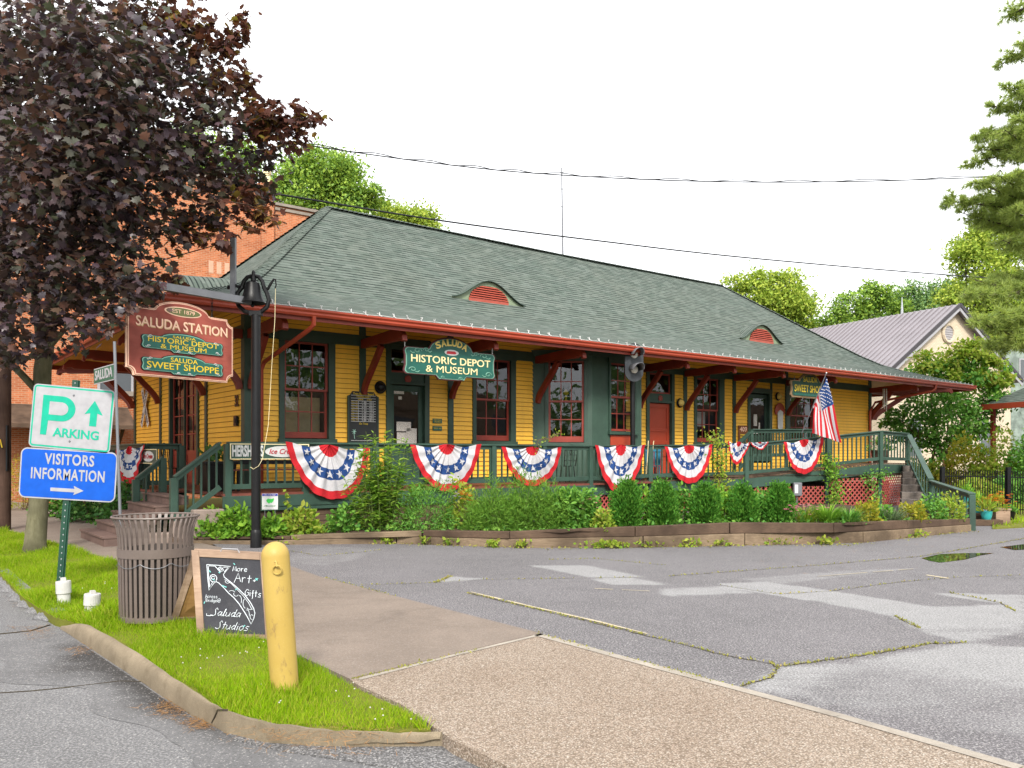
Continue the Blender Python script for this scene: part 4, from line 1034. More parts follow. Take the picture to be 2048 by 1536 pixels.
text(t_, 'Train Bulletin Board', 0, h_ * .935, .055, w_ * .72, yl, -.024, bold=.02); text(t_, 'TRAINS DAILY', 0, h_ * .878, .045, w_ * .5, yl, -.024); text(t_, 'ARR    DEP', c * .1, h_ * .825, .035, w_ * .5, yl, -.024)
for i in range(8): text(t_, ['No 9', 'No 10', 'No 11', 'No 12', 'No 27', 'No 28', 'No 36', 'No 41'][i], -c * .62, h_ * (.425 + .05 * i), .035, w_ * .2, yl, -.024); text(t_, ['9:05  10:12', '6:35   6:50', '2:25   2:40', '1:10   1:18', '5:12   5:20', '8:44   8:50', '3:00   3:15', '7:20   7:31'][i], c * .3, h_ * (.425 + .05 * i), .03, w_ * .42, M['white'], -.024)
text(t_, 'On Time', c * .0, h_ * .355, .05, w_ * .3, yl, -.024)
mb = MB(); mb.tube([(-c * .62, -.026, h_ * .06), (-c * .66, -.026, h_ * .15), (-c * .58, -.026, h_ * .24)], .006, 4); [mb.tube([(-c * .66, -.026, h_ * .20), (-c * .66 + .06 * math.cos(a), -.026, h_ * .20 + .06 * math.sin(a))], .006, 4) for a in np.linspace(0, 5.2, 6)]; mb.build('chalk_flower', flat('chalk_green', (.35, .6, .5)), t_)
# plaques right of the museum door
for i, py in enumerate((842, 857)):
    t_ = fixed('wall_plaque', ['upper', 'lower'][i] + ' small green plaque on the yellow boards right of the museum door', 'plaque', B(U(873), OV - .03, Z(873, py)))
    mb = MB(); mb.box(-.14, .14, -.02, 0, -.06, .06); k = mb.build('plate', M['signgreen'], t_, bevel=.006); text(k, 'HISTORIC\nSALUDA' if i == 0 else 'DEPOT 1903', 0, 0, .035, .22, M['ltyellow'], -.022)
# brown 409 board by the sweet shop door
t_ = fixed('number_board', 'brown wooden board with the number 409 and yellow lines by the sweet shop door', 'house sign', B(U(1483), OV - .05, Z(1483, 868)))
mb = MB(); mb.box(-.26, .26, -.03, 0, -.30, .30); k = mb.build('board', wood('brown_board', (.16, .06, .025), (.27, .11, .05)), t_, bevel=.01); text(k, '409', 0, .16, .16, .4, M['pinkcream'], -.033, bold=.03)
mb = MB(); [mb.box(-.18, .18, -.036, -.031, z_, z_ + .035) for z_ in (-.05, -.13, -.21)]; mb.build('stripe', M['ltyellow'], k)
# ice cream cone sign
t_ = fixed('cone_sign', 'cut-out ice cream cone sign with red top hanging right of the sweet shop door', 'shop sign', B(U(1556), OV - .06, Z(1556, 835)))
mb = MB(); mb.prism([(.30 * math.cos(a), .22 + .32 * math.sin(a)) for a in np.linspace(-.35, math.pi + .35, 18)], -.03, .0); mb.build('scoop', M['doorred'], t_)
mb = MB(); mb.prism([(-.16, .20), (0.0, .28), (.16, .20), (.15, -.35), (.05, -.58), (-.05, -.58), (-.15, -.35)], -.05, -.032); mb.build('cone', M['white'], t_)
# house number 32 and mailbox on the end wall
t_ = thing('house_number', 'black house number 32 on the yellow end wall of the depot', 'house number', B(OV - .03, lv(476), CH + (HZ - 803) / F * B(OV, lv(476)).y), TH - R(90)); text(t_, '32', 0, 0, .24, .24, M['black'], -.005, bold=.05, extr=.006)
t_ = thing('door_bell_box', 'small dark metal box on the end wall below the number 32', 'wall box', B(OV - .03, lv(477), CH + (HZ - 842) / F * B(OV, lv(477)).y), TH - R(90)); mb = MB(); mb.box(-.09, .09, -.06, 0, -.11, .11); mb.box(-.05, .05, -.075, -.061, -.05, .06); mb.build('box', M['black'], t_, bevel=.008)
# railroad crossbuck
vv = lv(296); zc = CH + (HZ - 815) / F * B(OV, vv).y
t_ = thing('crossbuck_sign', 'white railroad crossing crossbuck leaning on the yellow end wall', 'railroad sign', B(OV - .07, vv, zc), TH - R(90))
for k, a in enumerate((58, -58)):
    mb = MB(); Mx = Matrix.Rotation(R(a), 4, 'Y'); mb.box(-.66, .66, -.02 - .022 * k, -.001 - .022 * k, -.10, .10, M=Mx); o = mb.build('blade', M['white'], t_, bevel=.004)
    tx_ = text(o, ['CROSSING', 'RAIL   ROAD'][k], 0, 0, .11, 1.1, M['black'], -.023 - .022 * k, bold=.03); tx_.rotation_euler = Euler((R(90), R(a), 0), 'XYZ')
    tx_.rotation_euler = (Matrix.Rotation(R(a), 3, 'Y') @ Matrix.Rotation(R(90), 3, 'X')).to_euler()
# lamps on the bay shelves
for px, py, kind, lab in ((1228, 818, 'white', 'white enamel lamp shade behind the right bay window'), (1132, 790, 'yellow', 'yellow oil lamp on the shelf behind the bay window')):
    va = OV - BAYD * (.35 if px < 1200 else .6) + .25; pt = B(wu(px, va), va, wz(px, py, va))
    t_ = thing('oil_lamp', lab, 'lamp', pt, TH); mm = flat('lamp_' + kind, (.8, .8, .78) if kind == 'white' else (.75, .5, .03), .25)
    mb = MB(); mb.lathe([(.02, .14), (.05, .12), (.10, .0)] if kind == 'white' else [(.02, .16), (.07, .09), (.075, .04), (.05, 0)], 16); mb.build('lamp_shade', mm, t_, smooth=True)
    mb = MB(); mb.lathe([(.06, -.17), (.06, -.15), (.02, -.13), (.04, -.06), (.015, -.02), (.015, .04)], 12); mb.build('base', M['metalgrey'] if kind == 'white' else mm, t_, smooth=True)

# string lights along the eave
t_ = thing('string_lights', 'string of small white bulbs clipped along the front eave of the depot', 'string lights', B(0, 0, EZ), TH)
mb = MB(); mb.tube([(u_, -.10, .012 + .01 * math.sin(u_ * 9)) for u_ in np.arange(.1, LEN, .33)], .006, 4); mb.build('cable', M['white'], t_)
mb = MB(); mb.tube([(0, -.02, 0), (0.012, -.03, .075)], [.017, .007], 6); mb.tube([(0.01, -.02, .02), (-.045, -.06, .055)], .009, 5); mb.tube([(0, -.02, .01), (0.05, -.02, -.025)], .009, 5)
b0 = mb.build('bulb', M['white'], t_); n = 0
for i in range(96):
    o = b0 if i == 0 else b0.copy()
    if i: COL.objects.link(o); o.parent = t_
    o.location = (.2 + i * .342, -.10, .01); o.rotation_euler = (random.uniform(-.4, .4), random.uniform(-.3, .3), random.uniform(-.5, .5))
# radio mast behind the ridge
u_ = wu(1126, RV + .3); zt = CH + (HZ - 335) / F * B(u_, RV + .3).y
t_ = thing('radio_mast', 'thin metal radio mast rising above the depot ridge', 'antenna', B(u_, RV + .3, zroof(RV - .3) - .1)); hh = zt - zroof(RV - .3) + .1
mb = MB(); mb.tube([(0, 0, 0), (-.05, 0, hh)], [.035, .022], 8); mb.build('mast', M['metalgrey'], t_)
mb = MB(); [mb.tube([(-w_ - .04, 0, z_), (w_ - .04, 0, z_)], .012, 6) for w_, z_ in ((.07, hh * .95), (.05, hh * .78), (.06, hh * .6))]; mb.build('rung', M['metalgrey'], t_)
mb = MB(); mb.box(-.05, .12, -.05, .05, .05, .16); mb.build('mount', M['metalgrey'], t_)
# ================================================================== PORCH, RAMP, STEPS, RAILINGS, BUNTING
RT = 1.91                                             # porch rail top
PV = .15 * S                                          # rail line, just inside the eave
uL, uB = wu(455, PV), wu(1180, PV)
rootP = thing('porch', 'long green-skirted wooden porch along the front of the yellow depot', 'porch', (E0.x, E0.y, 0), TH)
M['deckred'] = paint('porch_floor_paint', (0.16, 0.045, 0.03), 0.6, 0.3, 2, 0.2)
mb = MB()
for i in range(16):
    v0 = PV - .05 + i * .14
    if v0 < OV: mb.box(uL - .1, uB + 5.5, v0, min(v0 + .135, OV), FZ - .05, FZ - .002 - random.uniform(0, .003))
for i in range(12): mb.box(.35, OV - .02, OV + .04 + i * .8, OV + .83 + i * .8, FZ - .05, FZ - .004)
mb.build('floor', M['deckred'], rootP, fix=True)
mb = MB(); mb.box(uL - .12, uB + .1, PV - .09, PV - .055, FZ - .28, FZ - .05); mb.box(uL - .12, uB + .1, PV - .075, PV - .05, FZ - .36, FZ - .284); mb.box(.30, .34, OV, OV + 9, FZ - .30, FZ - .05)
mb.build('skirt_board', M['rail'], rootP, bevel=.005)
mb = MB()
for i in range(4):
    uu = uL - .05
    while uu < uB:
        L_ = random.uniform(1.6, 2.6); mb.box(uu, min(uu + L_ - .012, uB), PV - .03 + random.uniform(-.012, .012), PV + .12, .02 + .13 * i, .145 + .13 * i); uu += L_
mb.build('foundation_timber', M['timber_dark'], rootP, bevel=.01)
M['stone'] = concrete('step_stone', (.30, .235, .20), (.16, .10, .08))

BALS = {}
def railing(name, label, pts, floors, cat='railing', h=.98, spacing=.15, posts=None, group=None, postdrop=.34, cap=True, posth=.0, mat='rail'):
    """pts: world (x,y) along the run; floors: floor height at each; rail top is floor+h"""
    t_ = thing(name, label, cat, (pts[0][0], pts[0][1], 0), 0, group); O = Vector((pts[0][0], pts[0][1], 0))
    P = [Vector((p[0], p[1], f)) - O for p, f in zip(pts, floors)]
    for a, b in zip(P[:-1], P[1:]):
        d = (b - a); L_ = Vector((d.x, d.y, 0)).length
        mbr = MB(); mbr.bar(a + Vector((0, 0, h - .02)), b + Vector((0, 0, h - .02)), .15, .038); mbr.build('hand_rail', M[mat], t_, bevel=.006)
        mbr = MB(); mbr.bar(a + Vector((0, 0, h - .085)), b + Vector((0, 0, h - .085)), .04, .09); mbr.build('top_rail', M[mat], t_)
        mbr = MB(); mbr.bar(a + Vector((0, 0, .13)), b + Vector((0, 0, .13)), .045, .10); mbr.build('bottom_rail', M[mat], t_, bevel=.004)
        n_ = max(1, int(L_ / spacing)); ang = math.atan2(d.y, d.x)
        key = (round(h, 2), mat)
        for i in range(n_):
            q = a + d * ((i + .5) / n_)
            if key not in BALS:
                m2 = MB(); m2.box(-.017, .017, -.017, .017, .15, h - .10); o = m2.build('baluster', M[mat], t_); BALS[key] = o
            else:
                o = BALS[key].copy(); COL.objects.link(o); o.parent = t_
            o.location = (q.x, q.y, q.z); o.rotation_euler = (0, 0, ang)
    for k in (posts if posts is not None else range(len(P))):
        q = P[k] if isinstance(k, int) else P[int(k)].lerp(P[int(k) + 1], k - int(k))
        i0 = min(int(k), len(P) - 2); d = P[i0 + 1] - P[i0]
        mbr = MB(); Mx = Matrix.Translation(q) @ Matrix.Rotation(math.atan2(d.y, d.x), 4, 'Z')
        mbr.box(-.062, .062, -.062, .062, -postdrop, h - .042 + posth, M=Mx)
        if posth > 0: mbr.box(-.085, .085, -.085, .085, h - .042 + posth + .001, h - .01 + posth, M=Mx)
        mbr.build('post', M[mat], t_, bevel=.006)
    return t_
def xy(u, v): p = B(u, v); return (p.x, p.y)
HR = RT - FZ
nseg = 6; us = [uL + (uB - uL) * i / nseg for i in range(nseg + 1)]
railing('porch_railing', 'long level green railing along the front edge of the porch', [xy(u_, PV) for u_ in us], [FZ] * (nseg + 1), h=HR, spacing=.162, postdrop=.30)
# ramp that swings out from the porch and climbs to a landing
def atS(px, Zd): return ((px - CX) / F * Zd * S, Zd * S)
r0 = xy(uB, PV); r1 = atS(1300, 22.3); r2 = atS(1492, 23.4); r3 = atS(1655, 24.1); r4 = atS(1761, 24.6); r5 = atS(1815, 26.2)
def topz(px, py, p): return CH + (HZ - py) / F * p[1]
f0, f1, f2, f3, f4, f5 = FZ, topz(1300, 890, r1) - HR + .0, topz(1492, 887, r2) - HR, topz(1655, 872, r3) - HR, topz(1761, 861, r4) - HR, topz(1815, 866, r5) - HR
railing('ramp_railing', 'green railing along the ramp that climbs outward from the porch to the raised landing', [r0, r1, r2, r3, r4], [f0, f1, f2, f3, f4], h=HR, spacing=.15, postdrop=.42, posts=[1, 2, 3, 4])
railing('landing_railing', 'short green railing across the right end of the raised landing, with pink flowers showing behind', [r4, r5], [f4, f5], h=HR, spacing=.26, postdrop=.42, posts=[1])
# back railing of the ramp's upper leg, near the wall
q0, q1, q2 = xy(wu(1478, .9), .9), xy(wu(1502, .9), .9), xy(wu(1660, .6), .6)
railing('upper_railing', 'green railing along the upper deck in front of the sweet shop door', [q1, q2], [topz(1502, 858, q1) - HR, topz(1650, 858, q2) - HR], h=HR, spacing=.15, postdrop=.5)
railing('slanted_railing', 'short slanted green railing piece rising to the upper deck railing', [q0, q1], [topz(1478, 884, q0) - HR, topz(1502, 860, q1) - HR - .02], h=HR, spacing=.17, posts=[])
ramp = thing('ramp_deck', 'green-skirted wooden ramp and landing on red lattice before the sweet shop', 'ramp', (0, 0, 0))
run = [r0, r1, r2, r3, r4, r5]; fl = [f0, f1, f2, f3, f4, f5]
mb = MB(); mbl = MB()
for (a, b, za, zb2) in zip(run[:-1], run[1:], fl[:-1], fl[1:]):
    A, Bv = Vector((*a, 0)), Vector((*b, 0)); d = (Bv - A).normalized(); nn = Vector((-d.y, d.x, 0)) * 1.5
    n_ = max(2, int((Bv - A).length / .14))
    for i in range(n_):
        t0, t1 = i / n_, (i + .93) / n_; p0, p1 = A.lerp(Bv, t0), A.lerp(Bv, t1); z0, z1 = za + (zb2 - za) * t0, za + (zb2 - za) * t1
        mbl.add([(p0.x, p0.y, z0), (p1.x, p1.y, z1), (p1.x + nn.x, p1.y + nn.y, z1), (p0.x + nn.x, p0.y + nn.y, z0), (p0.x, p0.y, z0 - .04), (p1.x, p1.y, z1 - .04)], [(0, 1, 2, 3), (4, 5, 1, 0)])
    mb.add([(A.x, A.y, za - .045), (Bv.x, Bv.y, zb2 - .045), (Bv.x, Bv.y, zb2 - .33), (A.x, A.y, za - .33)] + [(p_.x + d.y * .04 * -1, p_.y + d.x * .04, z) for p_, z in ((A, za - .045), (Bv, zb2 - .045), (Bv, zb2 - .33), (A, za - .33))],
           [(3, 2, 1, 0), (4, 5, 6, 7), (0, 1, 5, 4), (2, 3, 7, 6)])
mbl.build('deck_board', M['timber_dark'], ramp, fix=False); mb.build('skirt_board', M['rail'], ramp)
mb = MB(); mb.slab([r1, r2, r3, r4, r5, xy(wu(1745, OV), OV - .1), xy(wu(1500, OV), OV - .1), xy(wu(1300, .6), .6)], FZ + .10, FZ + .14)
mb.build('deck_floor', M['timber_dark'], ramp)
M['lattice'] = paint('lattice_red', (0.33, 0.07, 0.055), 0.6, 0.2, 4, 0.1)
def lattice(a, b, za, zb2, name='lattice'):
    A, Bv = Vector((*a, 0)), Vector((*b, 0)); d = (Bv - A); L_ = d.length; d.normalize(); nn = Vector((-d.y, d.x, 0)); m2 = MB(); z0 = -.02
    for sgn, off in ((1, .06), (-1, .075)):
        s = -1.6
        while s < L_ + 1.6:
            p_, q_ = [], []
            s0, s1 = s, s + sgn * 2.0
            zt0 = za + (zb2 - za) * .5
            # clip a 45 degree slat to the panel
            t0, t1 = 0.0, 1.0; zl, zh = z0, min(za, zb2)
            H_ = 2.0
            def clip(p, q, t0, t1):
                if abs(p) < 1e-9: return (t0, t1) if q >= 0 else (1, 0)
                r_ = q / p
                return (max(t0, r_), t1) if p < 0 else (t0, min(t1, r_))
            dx, dz = sgn * H_, H_
            for p, q in ((-dx, s0), (dx, L_ - s0), (-dz, -(zl - z0)), (dz, zh - z0)):
                t0, t1 = clip(p, q, t0, t1)
            if t1 - t0 > .02:
                P0 = A + d * (s0 + dx * t0) + nn * off; P0.z = z0 + dz * t0; P1 = A + d * (s0 + dx * t1) + nn * off; P1.z = z0 + dz * t1
                m2.bar(P0, P1, .040, .012, up=nn)
            s += .165
    return m2.build(name, M['lattice'], ramp, fix=True)
for a, b, za, zb2 in zip(run[:-1], run[1:], fl[:-1], fl[1:]): lattice(a, b, za - .3, zb2 - .3)
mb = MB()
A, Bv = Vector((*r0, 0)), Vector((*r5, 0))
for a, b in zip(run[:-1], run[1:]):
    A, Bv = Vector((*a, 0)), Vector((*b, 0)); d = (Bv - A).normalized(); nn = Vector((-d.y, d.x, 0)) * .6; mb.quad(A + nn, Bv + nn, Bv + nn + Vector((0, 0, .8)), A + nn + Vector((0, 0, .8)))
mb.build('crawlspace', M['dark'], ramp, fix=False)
for p, z in ((r1, f1), (r2, f2), (r3, f3), (r4, f4), (r5, f5)):
    mb = MB(); mb.box(p[0] - .055, p[0] + .055, p[1] + .03, p[1] + .14, -.05, z - .3); mb.build('leg', M['rail'], ramp)

# front steps at the left end of the porch and their rails
M['deckstep'] = paint('worn_step_paint', (0.135, 0.085, 0.070), 0.7, 0.35, 3, 0.3)
stp = thing('front_steps', 'red-brown steps with pale stone ends at the left end of the porch', 'steps', (E0.x, E0.y, 0), TH)
for k in range(5):
    z1 = FZ - .02 - .175 * k; u1 = .42 - .29 * k
    mb = MB(); mb.box(u1 - .31, u1, PV + .10, 2.35, z1 - .175 if k < 4 else -.02, z1 - .04); mb.box(u1 - .335, u1 + .0, PV + .09, 2.36, z1 - .038, z1); mb.build('step', M['deckstep'], stp, bevel=.006)
for k, (u0, u1, z1) in enumerate(((.42, 1.0, .62), (.05, .42, .42), (-.4, .05, .22))):
    mb = MB(); mb.box(u0, u1 - .01, PV - .22, PV + .06, -.02, z1); mb.build('stone_block', M['stone'], stp, bevel=.02)
pA = (.98, PV); pB = (wu(347, PV), PV); zA_, zB_ = RT, topz(347, 952, B(*pB))
railing('stair_railing', 'near slanted green stair rail at the left end of the porch', [xy(*pA), xy(*pB)], [zA_ - HR, zB_ - HR], h=HR, spacing=.13, postdrop=1.0, posts=[1])
v2 = 1.94 * S; pA = (wu(326, v2), v2); pB = (wu(271, v2), v2)
railing('stair_railing', 'far slanted green stair rail beside the bunting at the left end of the porch', [xy(*pA), xy(*pB)], [topz(326, 912, B(*pA)) - HR, topz(271, 955, B(*pB)) - HR], h=HR, spacing=.13, postdrop=1.1, posth=0.0)
v3 = 3.3 * S; pA, pB = (.45, v3), (wu(362, v3), v3)
railing('side_railing', 'short green railing section behind the far stair rail', [xy(*pA), xy(*pB)], [FZ, FZ], h=HR, spacing=.15)
railing('end_railing', 'green railing along the left end of the porch under the end bunting', [xy(.45, v3), xy(.45, 8.6)], [FZ, FZ], h=HR, spacing=.15)
# stairs at the right end
sr = thing('side_stairs', 'weathered wooden stairs going down from the raised landing at the right', 'stairs', (0, 0, 0))
Q0 = atS(1818, 26.0); Q1 = atS(1862, 21.8); Q1z = topz(1862, 960, Q1); Q2 = tuple(gp(1944, 1061))[:2]; Q2z = topz(1944, 986, Q2)
a0 = atS(1810, 26.0); a1 = atS(1806, 21.9)
M['greywood'] = wood('grey_step_wood', (.085, .07, .06), (.20, .17, .145), (2, 20, 20))
ns = 7
for i in range(ns):
    t0 = i / ns; t1 = (i + 1) / ns; z = (f5 - .02) * (1 - t0) + .05 * t0 - .06
    L0, R0 = Vector((*a0, 0)).lerp(Vector((*a1, 0)), t0), Vector((*Q0, 0)).lerp(Vector((*Q1, 0)), t0); L1, R1 = Vector((*a0, 0)).lerp(Vector((*a1, 0)), t1), Vector((*Q0, 0)).lerp(Vector((*Q1, 0)), t1)
    L0 -= Vector((.12, 0, 0)); L1 -= Vector((.05, 0, 0))
    mb = MB(); mb.slab([(L0.x, L0.y), (L1.x, L1.y), (R1.x, R1.y), (R0.x, R0.y)], z - .20, z); mb.build('step', M['greywood'], sr, bevel=.008)
railing('stair_railing', 'steep green stair rail going down from the raised landing', [Q0, Q1], [f5 - .05, Q1z - HR + .05], h=HR, spacing=.5, postdrop=.7, posts=[1])
railing('garden_railing', 'low sloping green rail from the stair foot down to the parking lot', [Q1, Q2], [Q1z - .78, Q2z - .78], h=.78, spacing=.36, postdrop=.8, posts=[1])

# ------------------------------------------------------------------ bunting
def cloth(name, c):
    t = NT(name); v = t.coord(); n_ = t.noise(v, 30, 4); t.col(t.ramp(n_, [(.3, sc3(c, .86)), (.7, sc3(c, 1.05))])); t.rough(.85).spec(.15)
    tr = t.n('BsdfTranslucent'); tr.inputs[0].default_value = (*c, 1); ms = t.n('MixShader'); ms.inputs[0].default_value = .2; t.l(t.b.outputs[0], ms.inputs[1]); t.l(tr.outputs[0], ms.inputs[2]); t.l(ms.outputs[0], t.o.inputs[0]); return t.m
M['cred'], M['cwhite'], M['cblue'] = cloth('cloth_red', (.50, .022, .03)), cloth('cloth_white', (.56, .55, .57)), cloth('cloth_blue', (.022, .062, .20))
BND = [(.0, .22, 0), (.22, .45, 1), (.45, .65, 2), (.65, .86, 1), (.86, 1.0, 0)]
def band(r):
    for a, b, k in BND:
        if r < b: return k
    return 0
def bunting(label, L, Rr, low, out, group='red white and blue bunting hung on the porch rails', fold=0.0, seed=0, sag=.07, skew=0.0):
    """half-round pleated fan hung from world points L to Rr, lowest point low metres below, out = direction away from the rail"""
    L, Rr, out = Vector(L), Vector(Rr), Vector(out).normalized(); mid = (L + Rr) / 2
    t_ = thing('bunting', label, 'bunting', mid, 0, group); rnd = random.Random(seed)
    X = (Rr - L) / 2; hw = X.length; NA, NR_ = 120, 40; V_ = []; n_pl = 8.5 + (seed % 3)
    jit = [rnd.uniform(.7, 1.3) for _ in range(40)]
    def pos(a, r):
        c, s_ = math.cos(a), math.sin(a)                       # a from pi (left) to 0 (right)
        x = c * r * (1 - fold * .5 * (c > 0)) * (1 - (.10 + .05 * math.sin(seed * 2.1)) * r * s_ * abs(c)) + .03 * math.sin(seed * 3.3) * r * s_; d_ = (s_ ** (1.0 + .12 * (seed % 4))) * r
        dz = -low * d_ * (1 + skew * c) - sag * (math.sin(math.pi * abs(x)) ** 2) * (1 - d_)
        k = a / math.pi * n_pl; ph = k + .35 * jit[int(k) % 40]
        amp = (.010 + .050 * r * (1.25 - r)) * (.25 + .75 * abs(s_))
        o_ = .075 + .06 * s_ * r + amp * math.sin(2 * math.pi * ph) + .02 * math.sin(7 * r + 3 * a + seed)
        dz += (.010 * math.sin(2 * math.pi * ph + 1.2) + .022 * math.sin(3.1 * a + seed * 1.7) + .016 * math.sin(5.3 * a + seed)) * r * s_
        return X * x + out * o_ + Vector((0, 0, dz))
    for i in range(NA + 1):
        a = math.pi * (1 - i / NA)
        for j in range(NR_ + 1): V_.append(tuple(pos(a, max(.0, j / NR_))))
    Fq, mi = [], []
    for i in range(NA):
        for j in range(NR_):
            q = i * (NR_ + 1) + j; Fq.append((q, q + NR_ + 1, q + NR_ + 2, q + 1)); mi.append(band((j + .5) / NR_))
    o = np_mesh('fan', np.array(V_), [np.array(Fq)], [M['cred'], M['cwhite'], M['cblue']], t_, True, mi)
    # stars sewn on the blue band
    mb_ = MB()
    for k in range(7):
        ac = math.pi * (1 - (k + .5) / 7); rc = .55; pts = []
        for i in range(10):
            rr = (.085 if i % 2 == 0 else .035); th_ = math.pi / 2 + i * math.pi / 5
            a2 = ac - rr * math.cos(th_) / rc; r2 = rc - rr * math.sin(th_) * 1.0
            p_ = pos(min(max(a2, .02), math.pi - .02), r2) + out * .008; pts.append(tuple(p_))
        cpt = tuple(pos(ac, rc) + out * .008)
        mb_.add([cpt] + pts, [(0, i + 1, (i + 1) % 10 + 1) for i in range(10)])
    mb_.build('star', M['cwhite'], o, fix=False)['kind'] = 'stuff'
    return t_
outF = Vector((SU, -CU, 0))
def railpt(px, py, v=PV - .06): u_ = wu(px, v); p = B(u_, v); return Vector((p.x, p.y, topz(px, py, p)))
for i, (xl, yl, xr, yr, xm, ym, lab, sk) in enumerate(((569, 883, 735, 896, 662, 996, 'largest red, white and blue bunting fan, hung beside the ice cream sign', .10), (818, 889, 958, 888, 893, 982, 'bunting fan hung right of the tall bamboo-like plant', 0), (1000, 893, 1119, 894, 1060, 972, 'bunting fan with its lower edge hidden by the feathery bush', 0), (1186, 890, 1287, 889, 1230, 984, 'bunting fan hanging below the railroad signal', -.1))):
    a, b = railpt(xl, yl), railpt(xr, yr); mdd = (a + b) / 2; low = (ym - (yl + yr) / 2) / F * mdd.y
    bunting(lab, a, b, low, outF, seed=i, skew=sk)
def lin(p, q, px):                                    # point on the plan segment p-q at column px
    k = (px - CX) / F; d = (q[0] - p[0], q[1] - p[1]); t_ = (k * p[1] - p[0]) / (d[0] - k * d[1]); return (p[0] + d[0] * t_, p[1] + d[1] * t_)
for i, (pa, pb, xl, yl, xr, yr, ym, fold, lab) in enumerate(((r1, r2, 1324, 893, 1421, 888, 967, 0, 'bunting fan hung left of the climbing vine on the ramp rail'), (r2, r3, 1562, 884, 1643, 874, 947, 0, 'bunting fan hung directly left of the flag'))):
    A, Bv = lin(pa, pb, xl), lin(pa, pb, xr); d = Vector((Bv[0] - A[0], Bv[1] - A[1], 0)); o_ = Vector((d.y, -d.x, 0)).normalized()
    A3 = Vector((A[0], A[1], topz(xl, yl, A))) + o_ * .05; B3 = Vector((Bv[0], Bv[1], topz(xr, yr, Bv))) + o_ * .05
    bunting(lab, A3, B3, (ym - (yl + yr) / 2) / F * A[1], o_, seed=10 + i)
A, Bv = lin(r1, r2, 1453), lin(r1, r2, 1497); o_ = Vector((SU * .3, -1, 0)).normalized()
bunting('half folded bunting bunched against the ramp post', (A[0], A[1] - .05, topz(1453, 882, A)), (Bv[0], Bv[1] - .05, topz(1497, 884, Bv)), .60, o_, seed=21, skew=-.55)
Bv2 = lin(r2, r3, 1534); bunting('thin twisted end of bunting stretched along the ramp rail', (Bv[0], Bv[1] - .06, topz(1494, 885, Bv)), (Bv2[0], Bv2[1] - .06, topz(1534, 883, Bv2)), .20, o_, seed=22, sag=.02)
pa, pb = B(.38, lv(297, .38)), B(.38, lv(238, .38))
bunting('bunting fan at the left end of the porch beside the blue sign', (pb.x, pb.y, topz(238, 896, pb)), (pa.x, pa.y, topz(297, 889, pa)), .88, (-CU, -SU - .4, 0), seed=31)

# ------------------------------------------------------------------ flag
def flagpt(px, py, Zd): return at(px, py, Zd)
pf = lin(r2, r3, 1606); Zf = pf[1] - .12
ft, fb = at(1653, 746, Zf - .55), at(1604, 866, Zf + .05)
t_ = thing('flag', 'american flag hanging from a slanted pole on the ramp railing', 'flag', fb); O = fb
mb = MB(); mb.tube([fb - O, ft - O], .014, 8); mb.build('pole', M['metalgrey'], t_, smooth=True)
mb = MB(); mb.lathe([(.0, -.03), (.03, 0), (.0, .03)], 10); mb.build('finial', M['white'], t_, smooth=True, loc=ft - O)
P0 = at(1652, 754, Zf - .52); P1 = at(1629, 809, Zf - .25); P2 = at(1684, 886, Zf - .45); P3 = at(1624, 866, Zf - .30)
NS_, NT2 = 52, 60; V_, Fq, mi = [], [], []
for i in range(NS_ + 1):
    s = i / NS_
    for j in range(NT2 + 1):
        t2 = j / NT2; p = (P0 * (1 - s) + P1 * s) * (1 - t2) + (P2 * (1 - s) + P3 * s) * t2
        w_ = math.sin(s * 15 + t2 * 1.5) * .045 * (.25 + t2 * .75) + .03 * math.sin(s * 6 + t2 * 4); p = p + Vector((.02 * math.sin(s * 9 + t2 * 5), -w_, -.03 * math.sin(math.pi * t2) * (1 - s)))
        V_.append(tuple(p - O))
for i in range(NS_):
    for j in range(NT2):
        q = i * (NT2 + 1) + j; Fq.append((q, q + 1, q + NT2 + 2, q + NT2 + 1)); st_ = int((i + .5) / NS_ * 13)
        mi.append(2 if st_ < 7 and (j + .5) / NT2 < .40 else (0 if st_ % 2 == 0 else 1))
cl = np_mesh('cloth', np.array(V_), [np.array(Fq)], [M['cred'], M['cwhite'], M['cblue']], t_, True, mi)
mb = MB(); g_ = lambda s, t2: V_[min(NS_, int(s * NS_)) * (NT2 + 1) + min(NT2, int(t2 * NT2))]
for r_ in range(9):
    for c in range(6 if r_ % 2 == 0 else 5):
        s = (r_ + .6) / 9.2 * 7 / 13; t2 = (c + (.55 if r_ % 2 == 0 else 1.05)) / 6 * .39; q = Vector(g_(s, t2)) + Vector((0, -.012, 0)); k = .026
        mb.add([q] + [q + Vector((k * (1 if i % 2 == 0 else .45) * math.sin(i * math.pi / 5), 0, k * (1 if i % 2 == 0 else .45) * math.cos(i * math.pi / 5))) for i in range(10)], [(0, i + 1, (i + 1) % 10 + 1) for i in range(10)])
mb.build('star', M['cwhite'], cl, fix=False)['kind'] = 'stuff'
# folded corner at the hoist side
F0, F1, F2, F3 = P1, at(1640, 775, Zf - .36), at(1640, 822, Zf - .33), at(1624, 816, Zf - .2)
V_, Fq, mi = [], [], []
for i in range(13):
    for j in range(13):
        s, t2 = i / 12, j / 12; p = (F1 * (1 - s) + F0 * s) * (1 - t2) + (F2 * (1 - s) + F3 * s) * t2 + Vector((0, .03 * math.sin(s * 8), 0)); V_.append(tuple(p - O))
for i in range(12):
    for j in range(12): q = i * 13 + j; Fq.append((q, q + 1, q + 14, q + 13)); mi.append(int((i + j) / 4) % 2)
np_mesh('cloth', np.array(V_), [np.array(Fq)], [M['cwhite'], M['cred']], t_, True, mi)

